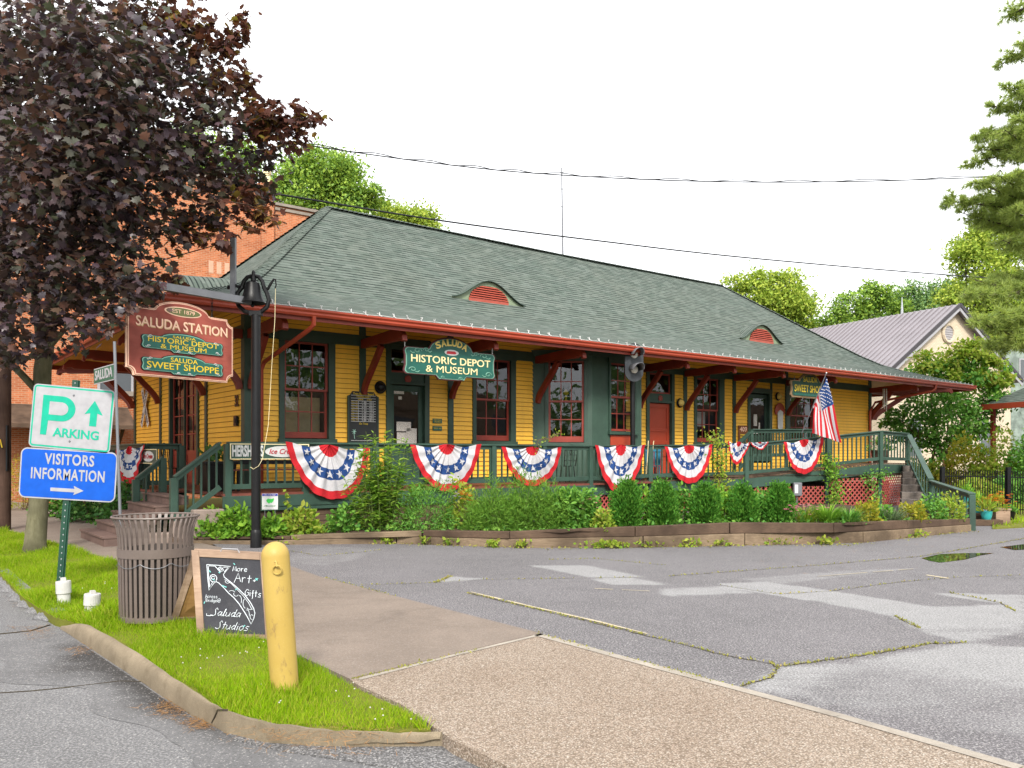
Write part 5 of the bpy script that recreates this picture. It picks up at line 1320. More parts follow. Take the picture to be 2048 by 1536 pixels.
# ------------------------------------------------------------------ signs and furniture on the porch
def railsign(label, u0, u1, zc, hh, world_o, rz):
    t_ = thing('rail_sign', label, 'sign', world_o, rz); w_ = u1 - u0
    mb = MB(); mb.box(-w_ / 2, w_ / 2, -.02, .0, -hh / 2, hh / 2); k = mb.build('panel', M['rail'], t_)
    mb = MB(); b_ = .018
    for a in ((-w_ / 2, w_ / 2, -hh / 2, -hh / 2 + b_), (-w_ / 2, w_ / 2, hh / 2 - b_, hh / 2), (-w_ / 2, -w_ / 2 + b_, -hh / 2 + b_, hh / 2 - b_), (w_ / 2 - b_, w_ / 2, -hh / 2 + b_, hh / 2 - b_)): mb.box(a[0], a[1], -.03, -.021, a[2], a[3])
    mb.build('border', M['cream'], t_)
    text(k, "HERSHEY'S", -w_ * .285, 0, hh * .66, w_ * .38, M['white'], -.025, bold=.05)
    mb = MB(); mb.prism([(w_ * .16 + w_ * .23 * math.cos(a), hh * .36 * math.sin(a)) for a in np.linspace(0, 2 * math.pi, 40)[:-1]], -.028, -.021); e_ = mb.build('oval', M['white'], t_)
    text(e_, 'Ice Cream', w_ * .16, 0, hh * .32, w_ * .37, M['redink'], -.033, shear=.3, bold=.02)
    return t_
M['redink'] = flat('red_ink', (.45, .03, .04))
u0 = wu(460, PV - .1); u1 = wu(618, PV - .1); za, zb_ = topz(465, 887, B(u0, PV)), topz(465, 919, B(u0, PV))
railsign("dark green ice cream sign with a white oval fixed to the porch railing", u0, u1, 0, za - zb_, B((u0 + u1) / 2, PV - .075, (za + zb_) / 2), TH)
pv = lv(312, .36); railsign('dark green ice cream sign half hidden by bunting on the left end of the porch', 0, 2.0, 0, za - zb_, B(.36, pv + .85, 1.62), TH - R(90))
# iron garden chairs, bench, planter
def iron_chair(label, loc, rz, group='black iron chairs on the porch'):
    t_ = thing('iron_chair', label, 'chair', loc, rz, group); m_ = M['black']
    mb = MB(); mb.lathe([(.20, .44), (.21, .45), (.20, .46), (0, .462)], 18); mb.build('seat', m_, t_)
    for a in (45, 135, 225, 315): mb = MB(); c_, s_ = math.cos(R(a)), math.sin(R(a)); mb.tube([(.17 * c_, .17 * s_, .44), (.22 * c_, .22 * s_, .0)], .012, 6); mb.build('leg', m_, t_)
    mb = MB(); mb.tube([(-.18, .12, .45), (-.20, .20, .9), (-.12, .22, 1.0), (0, .22, 1.02), (.12, .22, 1.0), (.20, .20, .9), (.18, .12, .45)], .012, 6)
    for x in (-.09, 0, .09): mb.tube([(x, .15, .46), (x * 1.2, .21, .98)], .008, 5)
    for z_ in (.6, .75, .88): mb.tube([(-.19, .17 + (z_ - .6) * .1, z_), (.19, .17 + (z_ - .6) * .1, z_)], .008, 5)
    mb.tube([(.06 * math.cos(a), .21, .82 + .06 * math.sin(a)) for a in np.linspace(0, 6.3, 16)], .008, 5); mb.build('backrest', m_, t_); return t_
iron_chair('black iron chair behind the railing left of the signal pole', B(wu(1135, 1.0), 1.0, FZ), TH + R(170))
iron_chair('black iron chair at the left end of the porch by the end door', B(1.15, 3.9, FZ), TH + R(100))
t_ = thing('porch_bench', 'low dark red bench behind the railing below the leftmost front window', 'bench', B(wu(545, 1.35), 1.35, FZ), TH)
mb = MB(); [mb.box(-.9, .9, -.2 + .13 * i, -.09 + .13 * i, .42, .45) for i in range(3)]; mb.build('seat', M['deckred'], t_)
for x in (-.8, .8):
    for y in (-.17, .15): mb = MB(); mb.box(x - .03, x + .03, y - .03, y + .03, 0, .42); mb.build('leg', M['black'], t_)
mb = MB(); [mb.box(-.9, .9, .19, .22, .55 + .14 * i, .64 + .14 * i) for i in range(3)]; mb.build('backrest', M['black'], t_)
t_ = thing('porch_planter', 'black square planter tub on the left end of the porch', 'planter', B(1.35, 1.5, FZ), TH)
mb = MB(); mb.add([(-.25, -.25, 0), (.25, -.25, 0), (.25, .25, 0), (-.25, .25, 0), (-.32, -.32, .6), (.32, -.32, .6), (.32, .32, .6), (-.32, .32, .6)], [(3, 2, 1, 0), (0, 1, 5, 4), (1, 2, 6, 5), (2, 3, 7, 6), (3, 0, 4, 7)]); mb.box(-.34, .34, -.34, .34, .56, .62); mb.build('tub', M['black'], t_, bevel=.01)
n = 60; leaves('foliage', RNG.normal(size=(n, 3)) * [.12, .12, .08] + [0, 0, .75], rdir(n, .8), rdir(n), RNG.uniform(.1, .2, n), TOVAL, leafmat('planter_leaf', [(.05, .11, .03), (.08, .16, .04)]), t_)
# blue folding chair, brooms and picnic pieces behind the ramp rail
t_ = thing('blue_chair', 'blue slatted chair behind the ramp railing under the bunting', 'chair', B(wu(1300, .9), .9, FZ), TH + R(150)); M['bluechair'] = paint('blue_chair_paint', (.02, .16, .25), .5, .2, 5, .1)
mb = MB(); [mb.box(-.25, .25, -.22 + .11 * i, -.13 + .11 * i, .40, .42) for i in range(4)]; mb.build('seat', M['bluechair'], t_)
mb = MB(); [mb.box(-.25 + .105 * i, -.17 + .105 * i, .21, .235, .44, .98) for i in range(5)]; mb.box(-.25, .25, .236, .26, .85, .93); mb.build('backrest', M['bluechair'], t_)
for x in (-.23, .21):
    for y in (-.2, .2): mb = MB(); mb.box(x, x + .04, y, y + .04, 0, .40); mb.build('leg', M['bluechair'], t_)
for i, px in enumerate((1293, 1299)):
    t_ = thing('broom', ['pale', 'brown'][i] + ' broom handle leaning on the ramp railing beside the blue chair', 'broom', B(wu(px, .4), .4, FZ), TH, 'brooms leaning by the ramp rail'); mb = MB(); mb.tube([(0, 0, .2), (-.14 + .1 * i, -.2, 1.15)], .014, 6); mb.build('handle', M['cream'], t_); mb = MB(); mb.add([(-.03, -.02, .22), (.03, -.02, .22), (.03, .02, .22), (-.03, .02, .22), (-.12, -.03, 0), (.12, -.03, 0), (.12, .03, 0), (-.12, .03, 0)], [(0, 1, 2, 3), (7, 6, 5, 4), (0, 4, 5, 1), (1, 5, 6, 2), (2, 6, 7, 3), (3, 7, 4, 0)]); mb.build('head', M['straw'], t_)
# hanging shop signs
def scallop(w_, h_, crown, cw, notch=.07, foot=.0, fw=.3):
    """outline of a carved sign: rounded shoulders, a raised crown and a small foot"""
    pts = []
    def arc(cx, cz, r_, a0, a1, n_=8): return [(cx + r_ * math.cos(R(a0 + (a1 - a0) * i / n_)), cz + r_ * math.sin(R(a0 + (a1 - a0) * i / n_))) for i in range(n_ + 1)]
    a, b = w_ / 2, h_ / 2; r_ = notch
    pts += [(-a + r_ * 1.4, -b)] + ([(-fw, -b), (-fw * .8, -b - foot), (fw * .8, -b - foot), (fw, -b)] if foot else []) + [(a - r_ * 1.4, -b)]
    pts += arc(a - r_, -b + r_, r_, -90, 0, 5) + [(a - r_ * .35, -b + r_ * 2.2), (a - r_ * .35, b - r_ * 2.2)] + arc(a - r_, b - r_, r_, 0, 90, 5)
    n_ = 20
    for i in range(n_ + 1):
        x = cw * (1 - 2 * i / n_); k = max(0, 1 - (x / cw) ** 2); pts.append((x, b + crown * k ** .62))
    pts += arc(-a + r_, b - r_, r_, 90, 180, 5) + [(-a + r_ * .35, b - r_ * 2.2), (-a + r_ * .35, -b + r_ * 2.2)] + arc(-a + r_, -b + r_, r_, 180, 270, 5)
    return pts
def scaled(pts, k, dx=0, dz=0): return [(p[0] * k[0] + dx, p[1] * k[1] + dz) for p in pts]
def scroll(mb_, cx, cz, s_, flip=1, y=-.03, r_=.012):
    pts = [(cx + flip * s_ * (.25 + .75 * t_) * math.cos(2.2 * math.pi * t_ + 2.6), y, cz + s_ * .6 * (.25 + .75 * t_) * math.sin(2.2 * math.pi * t_ + 2.6)) for t_ in np.linspace(0, 1, 18)]
    mb_.tube(pts, r_, 4)
    mb_.tube([(cx + flip * s_ * .7, y, cz - s_ * .4), (cx + flip * s_ * 1.3, y, cz - s_ * .55), (cx + flip * s_ * 1.8, y, cz - s_ * .2)], r_, 4)
M['scroll'] = flat('scroll_green', (.16, .34, .26)); M['maroon'] = flat('maroon_edge', (.10, .03, .035)); M['golden'] = flat('gold_letter', (.78, .60, .18)); M['palegold'] = flat('pale_gold_letter', (.82, .68, .36))
# depot sign hangs between two brackets
vS = .42; uc = (wu(806, vS) + wu(990, vS)) / 2; wS = wu(990, vS) - wu(806, vS); pc = B(uc, vS); zc = topz(898, 727, pc); hS = (topz(898, 700, pc) - topz(898, 753, pc))
t_ = thing('depot_sign', 'carved green sign reading Saluda Historic Depot & Museum hung from the front eave', 'hanging sign', (pc.x, pc.y, zc), TH)
o1 = scallop(wS, hS, .30, wS * .24, .09, .09, wS * .17)
mb = MB(); mb.prism(scaled(o1, (1, 1)), -.018, .03); bd = mb.build('board', M['maroon'], t_, bevel=.006)
mb = MB(); mb.prism(scaled(o1, (.975, .94)), -.026, -.0185); mb.build('edge', M['scroll'], t_)
mb = MB(); mb.prism(scaled(o1, (.955, .90)), -.032, -.0265); fc = mb.build('face', M['signgreen'], t_)
text(fc, 'HISTORIC DEPOT', 0, .045, hS * .27, wS * .86, M['palegold'], -.037, bold=.012, extr=.004); text(fc, '& MUSEUM', .02, -hS * .27, hS * .25, wS * .56, M['palegold'], -.037, bold=.0, extr=.004)
for i, ch in enumerate('SALUDA'):
    a = (i - 2.5) / 2.5; l_ = text(fc, ch, a * wS * .145, hS * .5 + .165 - a * a * .085, .15, .145, M['golden'], -.037, bold=.05, extr=.004); l_.rotation_euler = (Matrix.Rotation(a * .42, 3, 'Y') @ Matrix.Rotation(R(90), 3, 'X')).to_euler()
mb = MB(); mb.prism([(.20 * math.cos(a), hS * .40 + .068 * math.sin(a)) for a in np.linspace(0, 6.283, 28)[:-1]], -.036, -.0325); e_ = mb.build('emblem', M['white'], fc); mb = MB(); mb.prism([(-.15, hS * .40 - .035), (.1, hS * .40 - .035), (.14, hS * .40), (.08, hS * .40 + .035), (-.13, hS * .40 + .03)], -.040, -.0365); mb.build('engine', M['redink'], e_)
mb = MB(); [scroll(mb, sx * wS * .36, hS * .37, .11, sx, -.036) or scroll(mb, sx * wS * .27, hS * .42, .08, -sx, -.036) or scroll(mb, sx * wS * .41, -hS * .33, .10, -sx, -.036) or scroll(mb, sx * wS * .10, -hS * .5 - .035, .06, sx, -.036, .009) for sx in (-1, 1)]; mb.build('scrollwork', M['scroll'], fc)['kind'] = 'stuff'
for i, px in enumerate((810, 985)):
    u_ = wu(px, vS); x = u_ - uc; mb = MB(); mb.tube([(x, .01, hS / 2 - .03), (x, .01, 4.32 - zc)], .012, 6); mb.build('hanger', M['white'], t_)
# sweet shop sign
vS = .5; uc = (wu(1582, vS) + wu(1655, vS)) / 2; wS = wu(1655, vS) - wu(1582, vS); pc = B(uc, vS); zc = topz(1612, 779, pc); hS = topz(1612, 757, pc) - topz(1612, 789, pc)
t_ = thing('sweet_shop_sign', 'dark green Saluda Sweet Shoppe sign with ragged wooden edge hung behind the flag', 'hanging sign', (pc.x, pc.y, zc), TH)
M['raggedwood'] = wood('ragged_wood', (.20, .13, .07), (.36, .25, .15))
o1 = scallop(wS, hS, .26, wS * .28, .10); rg = [(p[0] * 1.03 + random.uniform(-.02, .02), p[1] * 1.06 + random.uniform(-.03, .02)) for p in o1]
mb = MB(); mb.prism(rg, -.01, .04); mb.build('board', M['raggedwood'], t_)
mb = MB(); mb.prism(scaled(o1, (.95, .90)), -.018, -.0105); fc = mb.build('face', flat('bottle_green', (.02, .06, .04)), t_)
text(fc, 'SALUDA', 0, hS * .5 + .05, .18, wS * .38, M['ltyellow'], -.024, bold=.012); text(fc, 'SWEET SHOPPE', 0, .0, .24, wS * .84, M['ltyellow'], -.024, bold=.012)
mb = MB(); mb.box(-wS * .42, wS * .42, -.024, -.0185, -hS * .40, -hS * .30); mb.build('stripe', M['signgreen'], fc)
for x in (-wS * .4, wS * .4): mb = MB(); mb.tube([(x, .01, hS / 2 - .05), (x, .01, 4.35 - zc)], .012, 6); mb.build('hanger', M['metalgrey'], t_)
# wind chime at the far corner
u_ = UR - .35; pc = B(u_, 1.4); t_ = thing('wind_chime', 'white tube wind chime hanging under the right corner of the eave', 'wind chime', (pc.x, pc.y, 4.5))
mb = MB(); [mb.tube([(.07 * math.cos(a), .07 * math.sin(a), -.15), (.07 * math.cos(a), .07 * math.sin(a), -.75 - .08 * k)], .016, 6) for k, a in enumerate(np.linspace(0, 5.2, 5))]; mb.build('chime_tubes', M['white'], t_)['kind'] = 'stuff'
mb = MB(); mb.lathe([(.0, -.11), (.10, -.12), (.10, -.14), (0, -.14)], 14); mb.tube([(0, 0, -.11), (0, 0, .0)], .005, 4); mb.build('top_disc', M['greywood'], t_)
# railroad signal standing on the porch edge
us_ = wu(1266, .42); pb_ = B(us_, .42, FZ); fwd = Vector((SU, -CU, 0)) * .56; zt = topz(1262, 772, pb_)
t_ = thing('railroad_signal', 'black two-hooded railroad signal on a pole before the bay window', 'railroad signal', pb_, 0)
mb = MB(); mb.tube([(0, 0, 0), (-.02, 0, 3.25)], [.075, .065], 12); mb.tube([(-.02, 0, 3.2), ((1262 - CX) / F * (pb_.y + fwd.y) - pb_.x, fwd.y * .85, 3.2)], .05, 8); mb.lathe([(.13, 0), (.13, .04), (.08, .10)], 14); mb.build('pole', M['black'], t_, smooth=True)
pq_ = pb_ + fwd; zc1 = topz(1262, 725, pq_) - FZ; hh = (topz(1262, 686, pq_) - topz(1262, 763, pq_)) / 2; ww = 20.5 / F * pq_.y; sy_ = fwd.y + .15; sx_ = (1262 - CX) / F * (pb_.y + sy_) - pb_.x
def stadium(a, b, n_=14): return [(a * math.cos(t2), (b - a) * (1 if math.sin(t2) >= 0 else -1) + a * math.sin(t2)) for t2 in np.linspace(0, 2 * math.pi, 2 * n_ + 1)[:-1]]
M['signalblk'] = paint('signal_black', (0.028, 0.032, 0.037), .5, .3, 3, .2)
mb = MB(); mb.prism(stadium(ww, hh), -.20, -.17); mb.build('target', M['signalblk'], t_, loc=(sx_, sy_, zc1)).rotation_euler = (0, 0, R(18))
for k, dz in enumerate((hh * .40, -hh * .38)):
    hd = MB(); n_ = 16; r_ = .17
    for i in range(n_):
        a0, a1 = math.pi * 1.08 * i / n_ - .12, math.pi * 1.08 * (i + 1) / n_ - .12
        hd.add([(r_ * math.cos(a0), -.20, r_ * math.sin(a0)), (r_ * math.cos(a1), -.20, r_ * math.sin(a1)), (r_ * .92 * math.cos(a1), -.20 - .30 - .12 * math.sin(a1), r_ * .92 * math.sin(a1)), (r_ * .92 * math.cos(a0), -.20 - .30 - .12 * math.sin(a0), r_ * .92 * math.sin(a0))], [(0, 1, 2, 3)])
    o = hd.build('hood', flat('hood_grey', (.13, .13, .14), .45) if k == 0 else bpy.data.materials['hood_grey'], t_, smooth=True, fix=False); o.location = (sx_, sy_, zc1 + dz); o.rotation_euler = (0, 0, R(18)); sm = o.modifiers.new('thick', 'SOLIDIFY'); sm.thickness = .012
    mb = MB(); mb.lathe([(.11, .0), (.10, .03), (.06, .05), (0, .055)], 16); o = mb.build('lens', flat('signal_lens', (.55, .52, .46), .15) if k == 0 else bpy.data.materials['signal_lens'], t_, smooth=True); o.location = (sx_ + .06, sy_ - .2, zc1 + dz); o.rotation_euler = (R(90), 0, R(18))
mb = MB(); mb.box(-.11, .11, -.17, .12, zc1 - hh * .6, zc1 + hh * .62); mb.build('housing', M['signalblk'], t_, bevel=.02, loc=(sx_, sy_, 0))
# electric box on the ramp post
t_ = thing('meter_box', 'grey electric box fixed to the ramp post above the pink flowers', 'electric box', (*lin(r2, r3, 1591), .0)); px_ = lin(r2, r3, 1591); t_.location = (px_[0], px_[1] - .12, topz(1591, 978, px_))
mb = MB(); mb.box(-.13, .13, -.1, .02, -.20, .20); mb.build('case', M['metalgrey'], t_, bevel=.015); mb = MB(); mb.box(-.10, .0, -.115, -.101, -.12, .14); mb.build('cover', M['white'], t_, bevel=.004); mb = MB(); mb.tube([(.0, 0, -.2), (0, 0, -1.0)], .02, 6); mb.build('conduit', M['metalgrey'], t_)
# yard sign
Yd = gp(540, 1090).y + .42; c_ = at(540, 1003, Yd)
t_ = thing('yard_sign', 'small white yard sign with green map emblem in front of the porch skirt', 'yard sign', c_, R(6)); k = Yd / F
mb = MB(); mb.box(-15.5 * k, 15.5 * k, -.005, .005, -16 * k, 16 * k); pn = mb.build('panel', M['white'], t_); mb = MB(); mb.box(-15 * k, 15 * k, -.009, -.0055, 11 * k, 15.5 * k); mb.build('band', flat('indigo', (.05, .05, .28)), pn)
text(pn, 'ON THE MAP', 0, 13 * k, 2.6 * k, 22 * k, M['white'], -.011); mb = MB(); mb.prism([(-7 * k, 3 * k), (-4 * k, 6 * k), (3 * k, 5 * k), (8 * k, 6.5 * k), (7 * k, 1 * k), (3 * k, -3 * k), (1 * k, -2 * k), (-2 * k, -4 * k), (-6 * k, -1 * k)], -.009, -.0055); mb.build('map', flat('map_green', (.05, .5, .08)), pn)
text(pn, 'STEWARDSHIP', 0, -9 * k, 2.6 * k, 22 * k, flat('map_ink', (.08, .3, .12)), -.008)
for x in (-10 * k, 10 * k): mb = MB(); mb.tube([(x, 0, -16 * k), (x, 0, -c_.z + .1)], .006, 5); mb.build('stake', M['metalgrey'], t_)
# ================================================================== STREET FURNITURE IN THE FOREGROUND
def rrect(w, h, r, n=6):
    pts = []
    for cx_, cz_, a0 in ((w / 2 - r, h / 2 - r, 0), (-w / 2 + r, h / 2 - r, 90), (-w / 2 + r, -h / 2 + r, 180), (w / 2 - r, -h / 2 + r, 270)):
        pts += [(cx_ + r * math.cos(R(a0 + 90 * i / n)), cz_ + r * math.sin(R(a0 + 90 * i / n))) for i in range(n + 1)]
    return pts
def signpanel(name, par, w, h, r, c, mats, border, bw, roll=0.0, y=-.03):
    """sheet-metal sign: white edge, coloured border line, field"""
    e = bpy.data.objects.new(name, None)
    mb = MB(); mb.prism(rrect(w, h, r), -.003, .0); o = mb.build(name, mats[0], par); o.location = (c[0], y, c[1]); o.rotation_euler = (0, R(roll), 0)
    mb = MB(); mb.prism(rrect(w - border * 2, h - border * 2, max(.01, r - border)), -.0045, -.0032); mb.build('border', mats[1], o)
    mb = MB(); mb.prism(rrect(w - (border + bw) * 2, h - (border + bw) * 2, max(.008, r - border - bw)), -.0062, -.0047); f = mb.build('field', mats[2], o)
    return o, f
M['signwhite'] = flat('sign_white', (.335, .33, .345), .4); M['signteal'] = flat('sign_teal', (.005, .34, .22), .4); M['signblue'] = flat('sign_blue', (.003, .078, .44), .35)
bpt = gp(120, 1174, .02); k = bpt.y / F
post = thing('sign_post', 'leaning green perforated steel post carrying the parking and visitors signs', 'sign post', bpt, rot=(0, R(4.5), 0))
mb = MB(); mb.box(-.012, .012, -.022, -.018, -.1, 415 * k); mb.box(-.035, -.012, -.018, .004, -.1, 415 * k); mb.box(.012, .035, -.018, .004, -.1, 415 * k); mb.box(-.05, -.0351, .0, .004, -.1, 415 * k); mb.box(.0351, .05, .0, .004, -.1, 415 * k)
M['postgreen'] = paint('post_green', (.016, .06, .038), .4, .2, 5, .1); mb.build('channel', M['postgreen'], post)
mb = MB()
for i in range(34): z_ = .05 + i * .075; mb.add([(x_ * .007, -.0232, z_ + y_ * .009) for x_, y_ in ((1, 0), (.7, .7), (0, 1), (-.7, .7), (-1, 0), (-.7, -.7), (0, -1), (.7, -.7))], [tuple(range(8))])
mb.build('hole', M['signwhite'], post, fix=False)['kind'] = 'stuff'
ps = thing('parking_sign', 'white sign with green P, arrow and the word parking', 'road sign', bpt + Vector((math.sin(R(4.5)), 0, math.cos(R(4.5)))) * (338 * k), rot=(0, R(5.2), R(0)))
o, f = signpanel('panel', ps, 163 * k, 126 * k, 9 * k, (0, 0), [M['signwhite'], M['signteal'], M['signwhite']], 2.2 * k, 3.2 * k)
mb = MB(); mb.prism([(-60 * k, -37 * k), (-48 * k, -37 * k), (-46.5 * k, -8 * k), (-21 * k, -8 * k)] + [(-21 * k + 27 * k * math.cos(a), 17 * k + 25 * k * math.sin(a)) for a in np.linspace(-1.45, 1.5, 14)] + [(-21 * k, 42 * k), (-60 * k, 42 * k)], -.009, -.0063); lp = mb.build('letter', M['signteal'], o)
mb = MB(); mb.prism([(-46 * k, 4 * k), (-22 * k, 4 * k)] + [(-22 * k + 14 * k * math.cos(a), 17 * k + 13 * k * math.sin(a)) for a in np.linspace(-1.45, 1.45, 12)] + [(-22 * k, 30 * k), (-46 * k, 30 * k)], -.011, -.0092); mb.build('counter', M['signwhite'], lp)
text(o, 'ARKING', 12 * k, -31 * k, 17 * k, 92 * k, M['signteal'], -.008, bold=.035)
mb = MB(); mb.prism([(36 * k, -12 * k), (50 * k, -12 * k), (50 * k, 14 * k), (61 * k, 11 * k), (43 * k, 39 * k), (25 * k, 11 * k), (36 * k, 14 * k)], -.009, -.0063); mb.build('arrow', M['signteal'], o)
for z_ in (46 * k, -46 * k): mb = MB(); mb.lathe([(.014, 0), (.010, .008), (0, .009)], 10); b_ = mb.build('bolt', M['metalgrey'], o, loc=(0, -.006, z_)); b_.rotation_euler = (R(90), 0, 0)
vs = thing('visitors_sign', 'blue sign with white words visitors information and an arrow', 'road sign', bpt + Vector((math.sin(R(4.5)), 0, math.cos(R(4.5)))) * (225 * k) + Vector((1.4 * k, 0, 0)), rot=(0, R(3.4), 0))
o, f = signpanel('panel', vs, 193 * k, 100 * k, 13 * k, (0, 0), [M['signwhite'], M['signblue'], M['signblue']], 2.6 * k, .6 * k)
text(o, 'VISITORS', 2 * k, 29 * k, 21 * k, 99 * k, M['signwhite'], -.008, bold=.035, space=1.1); text(o, 'INFORMATION', 0, -1 * k, 21.5 * k, 147 * k, M['signwhite'], -.008, bold=.035, space=1.1)
mb = MB(); mb.prism([(-33 * k, -34 * k), (15 * k, -34 * k), (13 * k, -39.5 * k), (33 * k, -30 * k), (13 * k, -21 * k), (15 * k, -27 * k), (-33 * k, -27 * k)], -.009, -.0063); mb.build('arrow', M['signwhite'], o)
# street sign on its own pole behind
a_, b_ = at(188.5, 754, 10.25), at(229, 744, 9.6); c_ = (a_ + b_) / 2; d_ = b_ - a_
g_ = gp(246, 1191, .02); st_ = thing('street_sign', 'green street name blade reading Saluda on a thin pole behind the parking sign', 'street sign', (g_.x, g_.y, .02))
mb = MB(); mb.tube([(0, 0, -.1), Vector((b_.x, b_.y, 0)) - Vector((g_.x, g_.y, -2.95))], .017, 8); mb.build('pole', M['metalgrey'], st_, smooth=True)
L_ = math.hypot(d_.x, d_.y); an = math.atan2(d_.y, d_.x)
mb = MB(); mb.box(-L_ / 2, L_ / 2, -.004, .004, -.095, .095); bl = mb.build('blade', M['signwhite'], st_, loc=(c_.x - g_.x, c_.y - g_.y, 2.60)); bl.rotation_euler = (0, 0, an)
mb = MB(); mb.box(-L_ / 2 + .012, L_ / 2 - .012, -.0065, -.0042, -.083, .083); mb.build('field', flat('street_green', (.02, .09, .05)), bl); text(bl, 'SALUDA', 0, 0, .115, L_ * .86, M['signwhite'], -.008, bold=.03)

# litter bin of flared slats
g_ = gp(312, 1238, .02); kb = g_.y / F
bin_ = thing('litter_bin', 'brown slatted metal litter bin with flared rim on the grass', 'litter bin', g_)
M['binbrown'] = paint('bin_brown', (.135, .105, .090), .45, .12, 4, .08, .45)
Hb, Rb, Rt = 206 * kb, .345, .402
prof = [(Rb * .965, .03), (Rb * .985, Hb * .35), (Rb, Hb * .60), (Rb * 1.0, Hb * .72), (Rb * 1.015, Hb * .82), (Rb * 1.06, Hb * .91), (Rb * 1.13, Hb * .97), (Rt, Hb)]
NSL = 40; w_ = 2 * math.pi * Rb / NSL * .56
mb = MB()
for (r0_, z0), (r1_, z1) in zip(prof[:-1], prof[1:]):
    mb.add([(r0_, -w_ / 2, z0), (r0_, w_ / 2, z0), (r1_, w_ / 2, z1), (r1_, -w_ / 2, z1), (r0_ - .008, -w_ / 2, z0), (r0_ - .008, w_ / 2, z0), (r1_ - .008, w_ / 2, z1), (r1_ - .008, -w_ / 2, z1)], [(0, 1, 2, 3), (7, 6, 5, 4), (0, 3, 7, 4), (1, 5, 6, 2)])
s0 = mb.build('slat', M['binbrown'], bin_)
for i in range(1, NSL): o = s0.copy(); COL.objects.link(o); o.parent = bin_; o.rotation_euler = (0, 0, 2 * math.pi * i / NSL)
mb = MB(); zb0_, zb1_ = Hb * .62, Hb * .705
mb.lathe([(Rb * 1.005, zb0_), (Rb * 1.022, zb0_), (Rb * 1.026, zb1_), (Rb * 1.008, zb1_), (Rb * 1.005, zb0_)], 48, capb=False, capt=False); mb.build('band', M['binbrown'], bin_, smooth=True)
mb = MB(); mb.tube([(Rt * math.cos(a), Rt * math.sin(a), Hb) for a in np.linspace(0, 2 * math.pi, 49)], .011, 6); mb.build('rim', M['binbrown'], bin_, smooth=True)
mb = MB(); mb.lathe([(Rb * .99, .02), (Rb * 1.0, .02), (Rb * 1.0, .07), (Rb * .96, .07)], 48); mb.build('base_ring', M['binbrown'], bin_)
mb = MB(); mb.lathe([(Rb * .82, .05), (Rb * .86, Hb * .66), (Rb * .86, Hb * .70), (Rb * .83, Hb * .70), (Rb * .80, Hb * .1), (0, Hb * .1)], 36); mb.build('liner', flat('liner_black', (.055, .045, .04)), bin_, smooth=True)
mb = MB(); pts = [((Rb + .012) * math.cos(a), (Rb + .012) * math.sin(a), Hb * .58 - .05 * abs(math.sin(4 * a)) ** .7) for a in np.linspace(-2.6, -.2, 40)]; mb.tube(pts, .003, 4); mb.build('wire', M['metalgrey'], bin_)

# folding chalkboard
def mapq(c, s, t2, d=0.0):
    p = (c[0] * (1 - s) + c[1] * s) * (1 - t2) + (c[3] * (1 - s) + c[2] * s) * t2
    n_ = (c[1] - c[0]).cross(c[3] - c[0]).normalized()
    return p + n_ * d
TL, TR, BR, BL = at(384, 1101, 7.62), at(536, 1109, 7.55), at(548, 1281, 7.26), at(396, 1277, 7.33)
fc_ = [TL, TR, BR, BL]; base_ = gp(430, 1262, .02)
ab = thing('sandwich_board', 'wooden folding chalkboard advertising art and gifts standing on the grass', 'chalkboard', base_)
nrm0 = (TR - TL).cross(BL - TL).normalized(); sgn = 1 if nrm0.y < 0 else -1
def qbox(m2, c, s0, s1, t0, t1, d0, d1):
    q = [mapq(c, s, t2, sgn * d) - base_ for d in (d0, d1) for s, t2 in ((s0, t0), (s1, t0), (s1, t1), (s0, t1))]
    m2.add(q, [(3, 2, 1, 0), (4, 5, 6, 7), (0, 1, 5, 4), (1, 2, 6, 5), (2, 3, 7, 6), (3, 0, 4, 7)])
M['palewood'] = wood('pale_frame_wood', (.26, .17, .115), (.42, .30, .215), (2, 14, 14), .7); M['board'] = concrete('chalk_slate', (.045, .045, .052), (.075, .075, .08)); M['chalk'] = flat('chalk', (.62, .66, .70), .9); M['chalkg'] = flat('chalk_teal', (.18, .50, .48), .9)
fw, fh = .10, .075
for s0_, s1_, t0_, t1_ in ((0, fw, 0, 1), (1 - fw, 1, 0, 1), (fw, 1 - fw, 0, fh), (fw, 1 - fw, 1 - fh * .8, 1 - .01)):
    mb = MB(); qbox(mb, fc_, s0_ + .001, s1_ - .001, t0_, t1_, -.02, .02); mb.build('frame', M['palewood'], ab, bevel=.003)
mb = MB(); qbox(mb, fc_, fw, 1 - fw, fh, 1 - fh * .8, -.012, .008); sl = mb.build('slate', M['board'], ab)
BL2, BR2 = gp(339, 1246, .02), gp(478, 1242, .02); bk = [TL + Vector((0, .04, 0)), TR + Vector((0, .04, 0)), BR2, BL2]
M['rawply'] = wood('raw_plywood', (.24, .13, .045), (.38, .22, .085), (2, 9, 9), .7)
mb = MB()
for s0_, s1_, t0_, t1_ in ((0, fw, 0, 1), (1 - fw, 1, 0, 1), (fw, 1 - fw, 0, fh), (fw, 1 - fw, 1 - fh, 1)): qbox(mb, bk, s0_, s1_, t0_, t1_, -.03, .0)
mb.build('back_frame', M['palewood'], ab); mb = MB(); qbox(mb, bk, fw, 1 - fw, fh, 1 - fh, -.016, -.008); mb.build('back_board', M['rawply'], ab)
mb = MB(); m_ = mapq(fc_, .5, -.0) - base_; mb.tube([m_ + Vector((-.09, 0, .0)), m_ + Vector((-.07, 0, .035)), m_ + Vector((.07, 0, .03)), m_ + Vector((.09, 0, -.005))], .006, 6); mb.build('handle', M['signwhite'], ab)
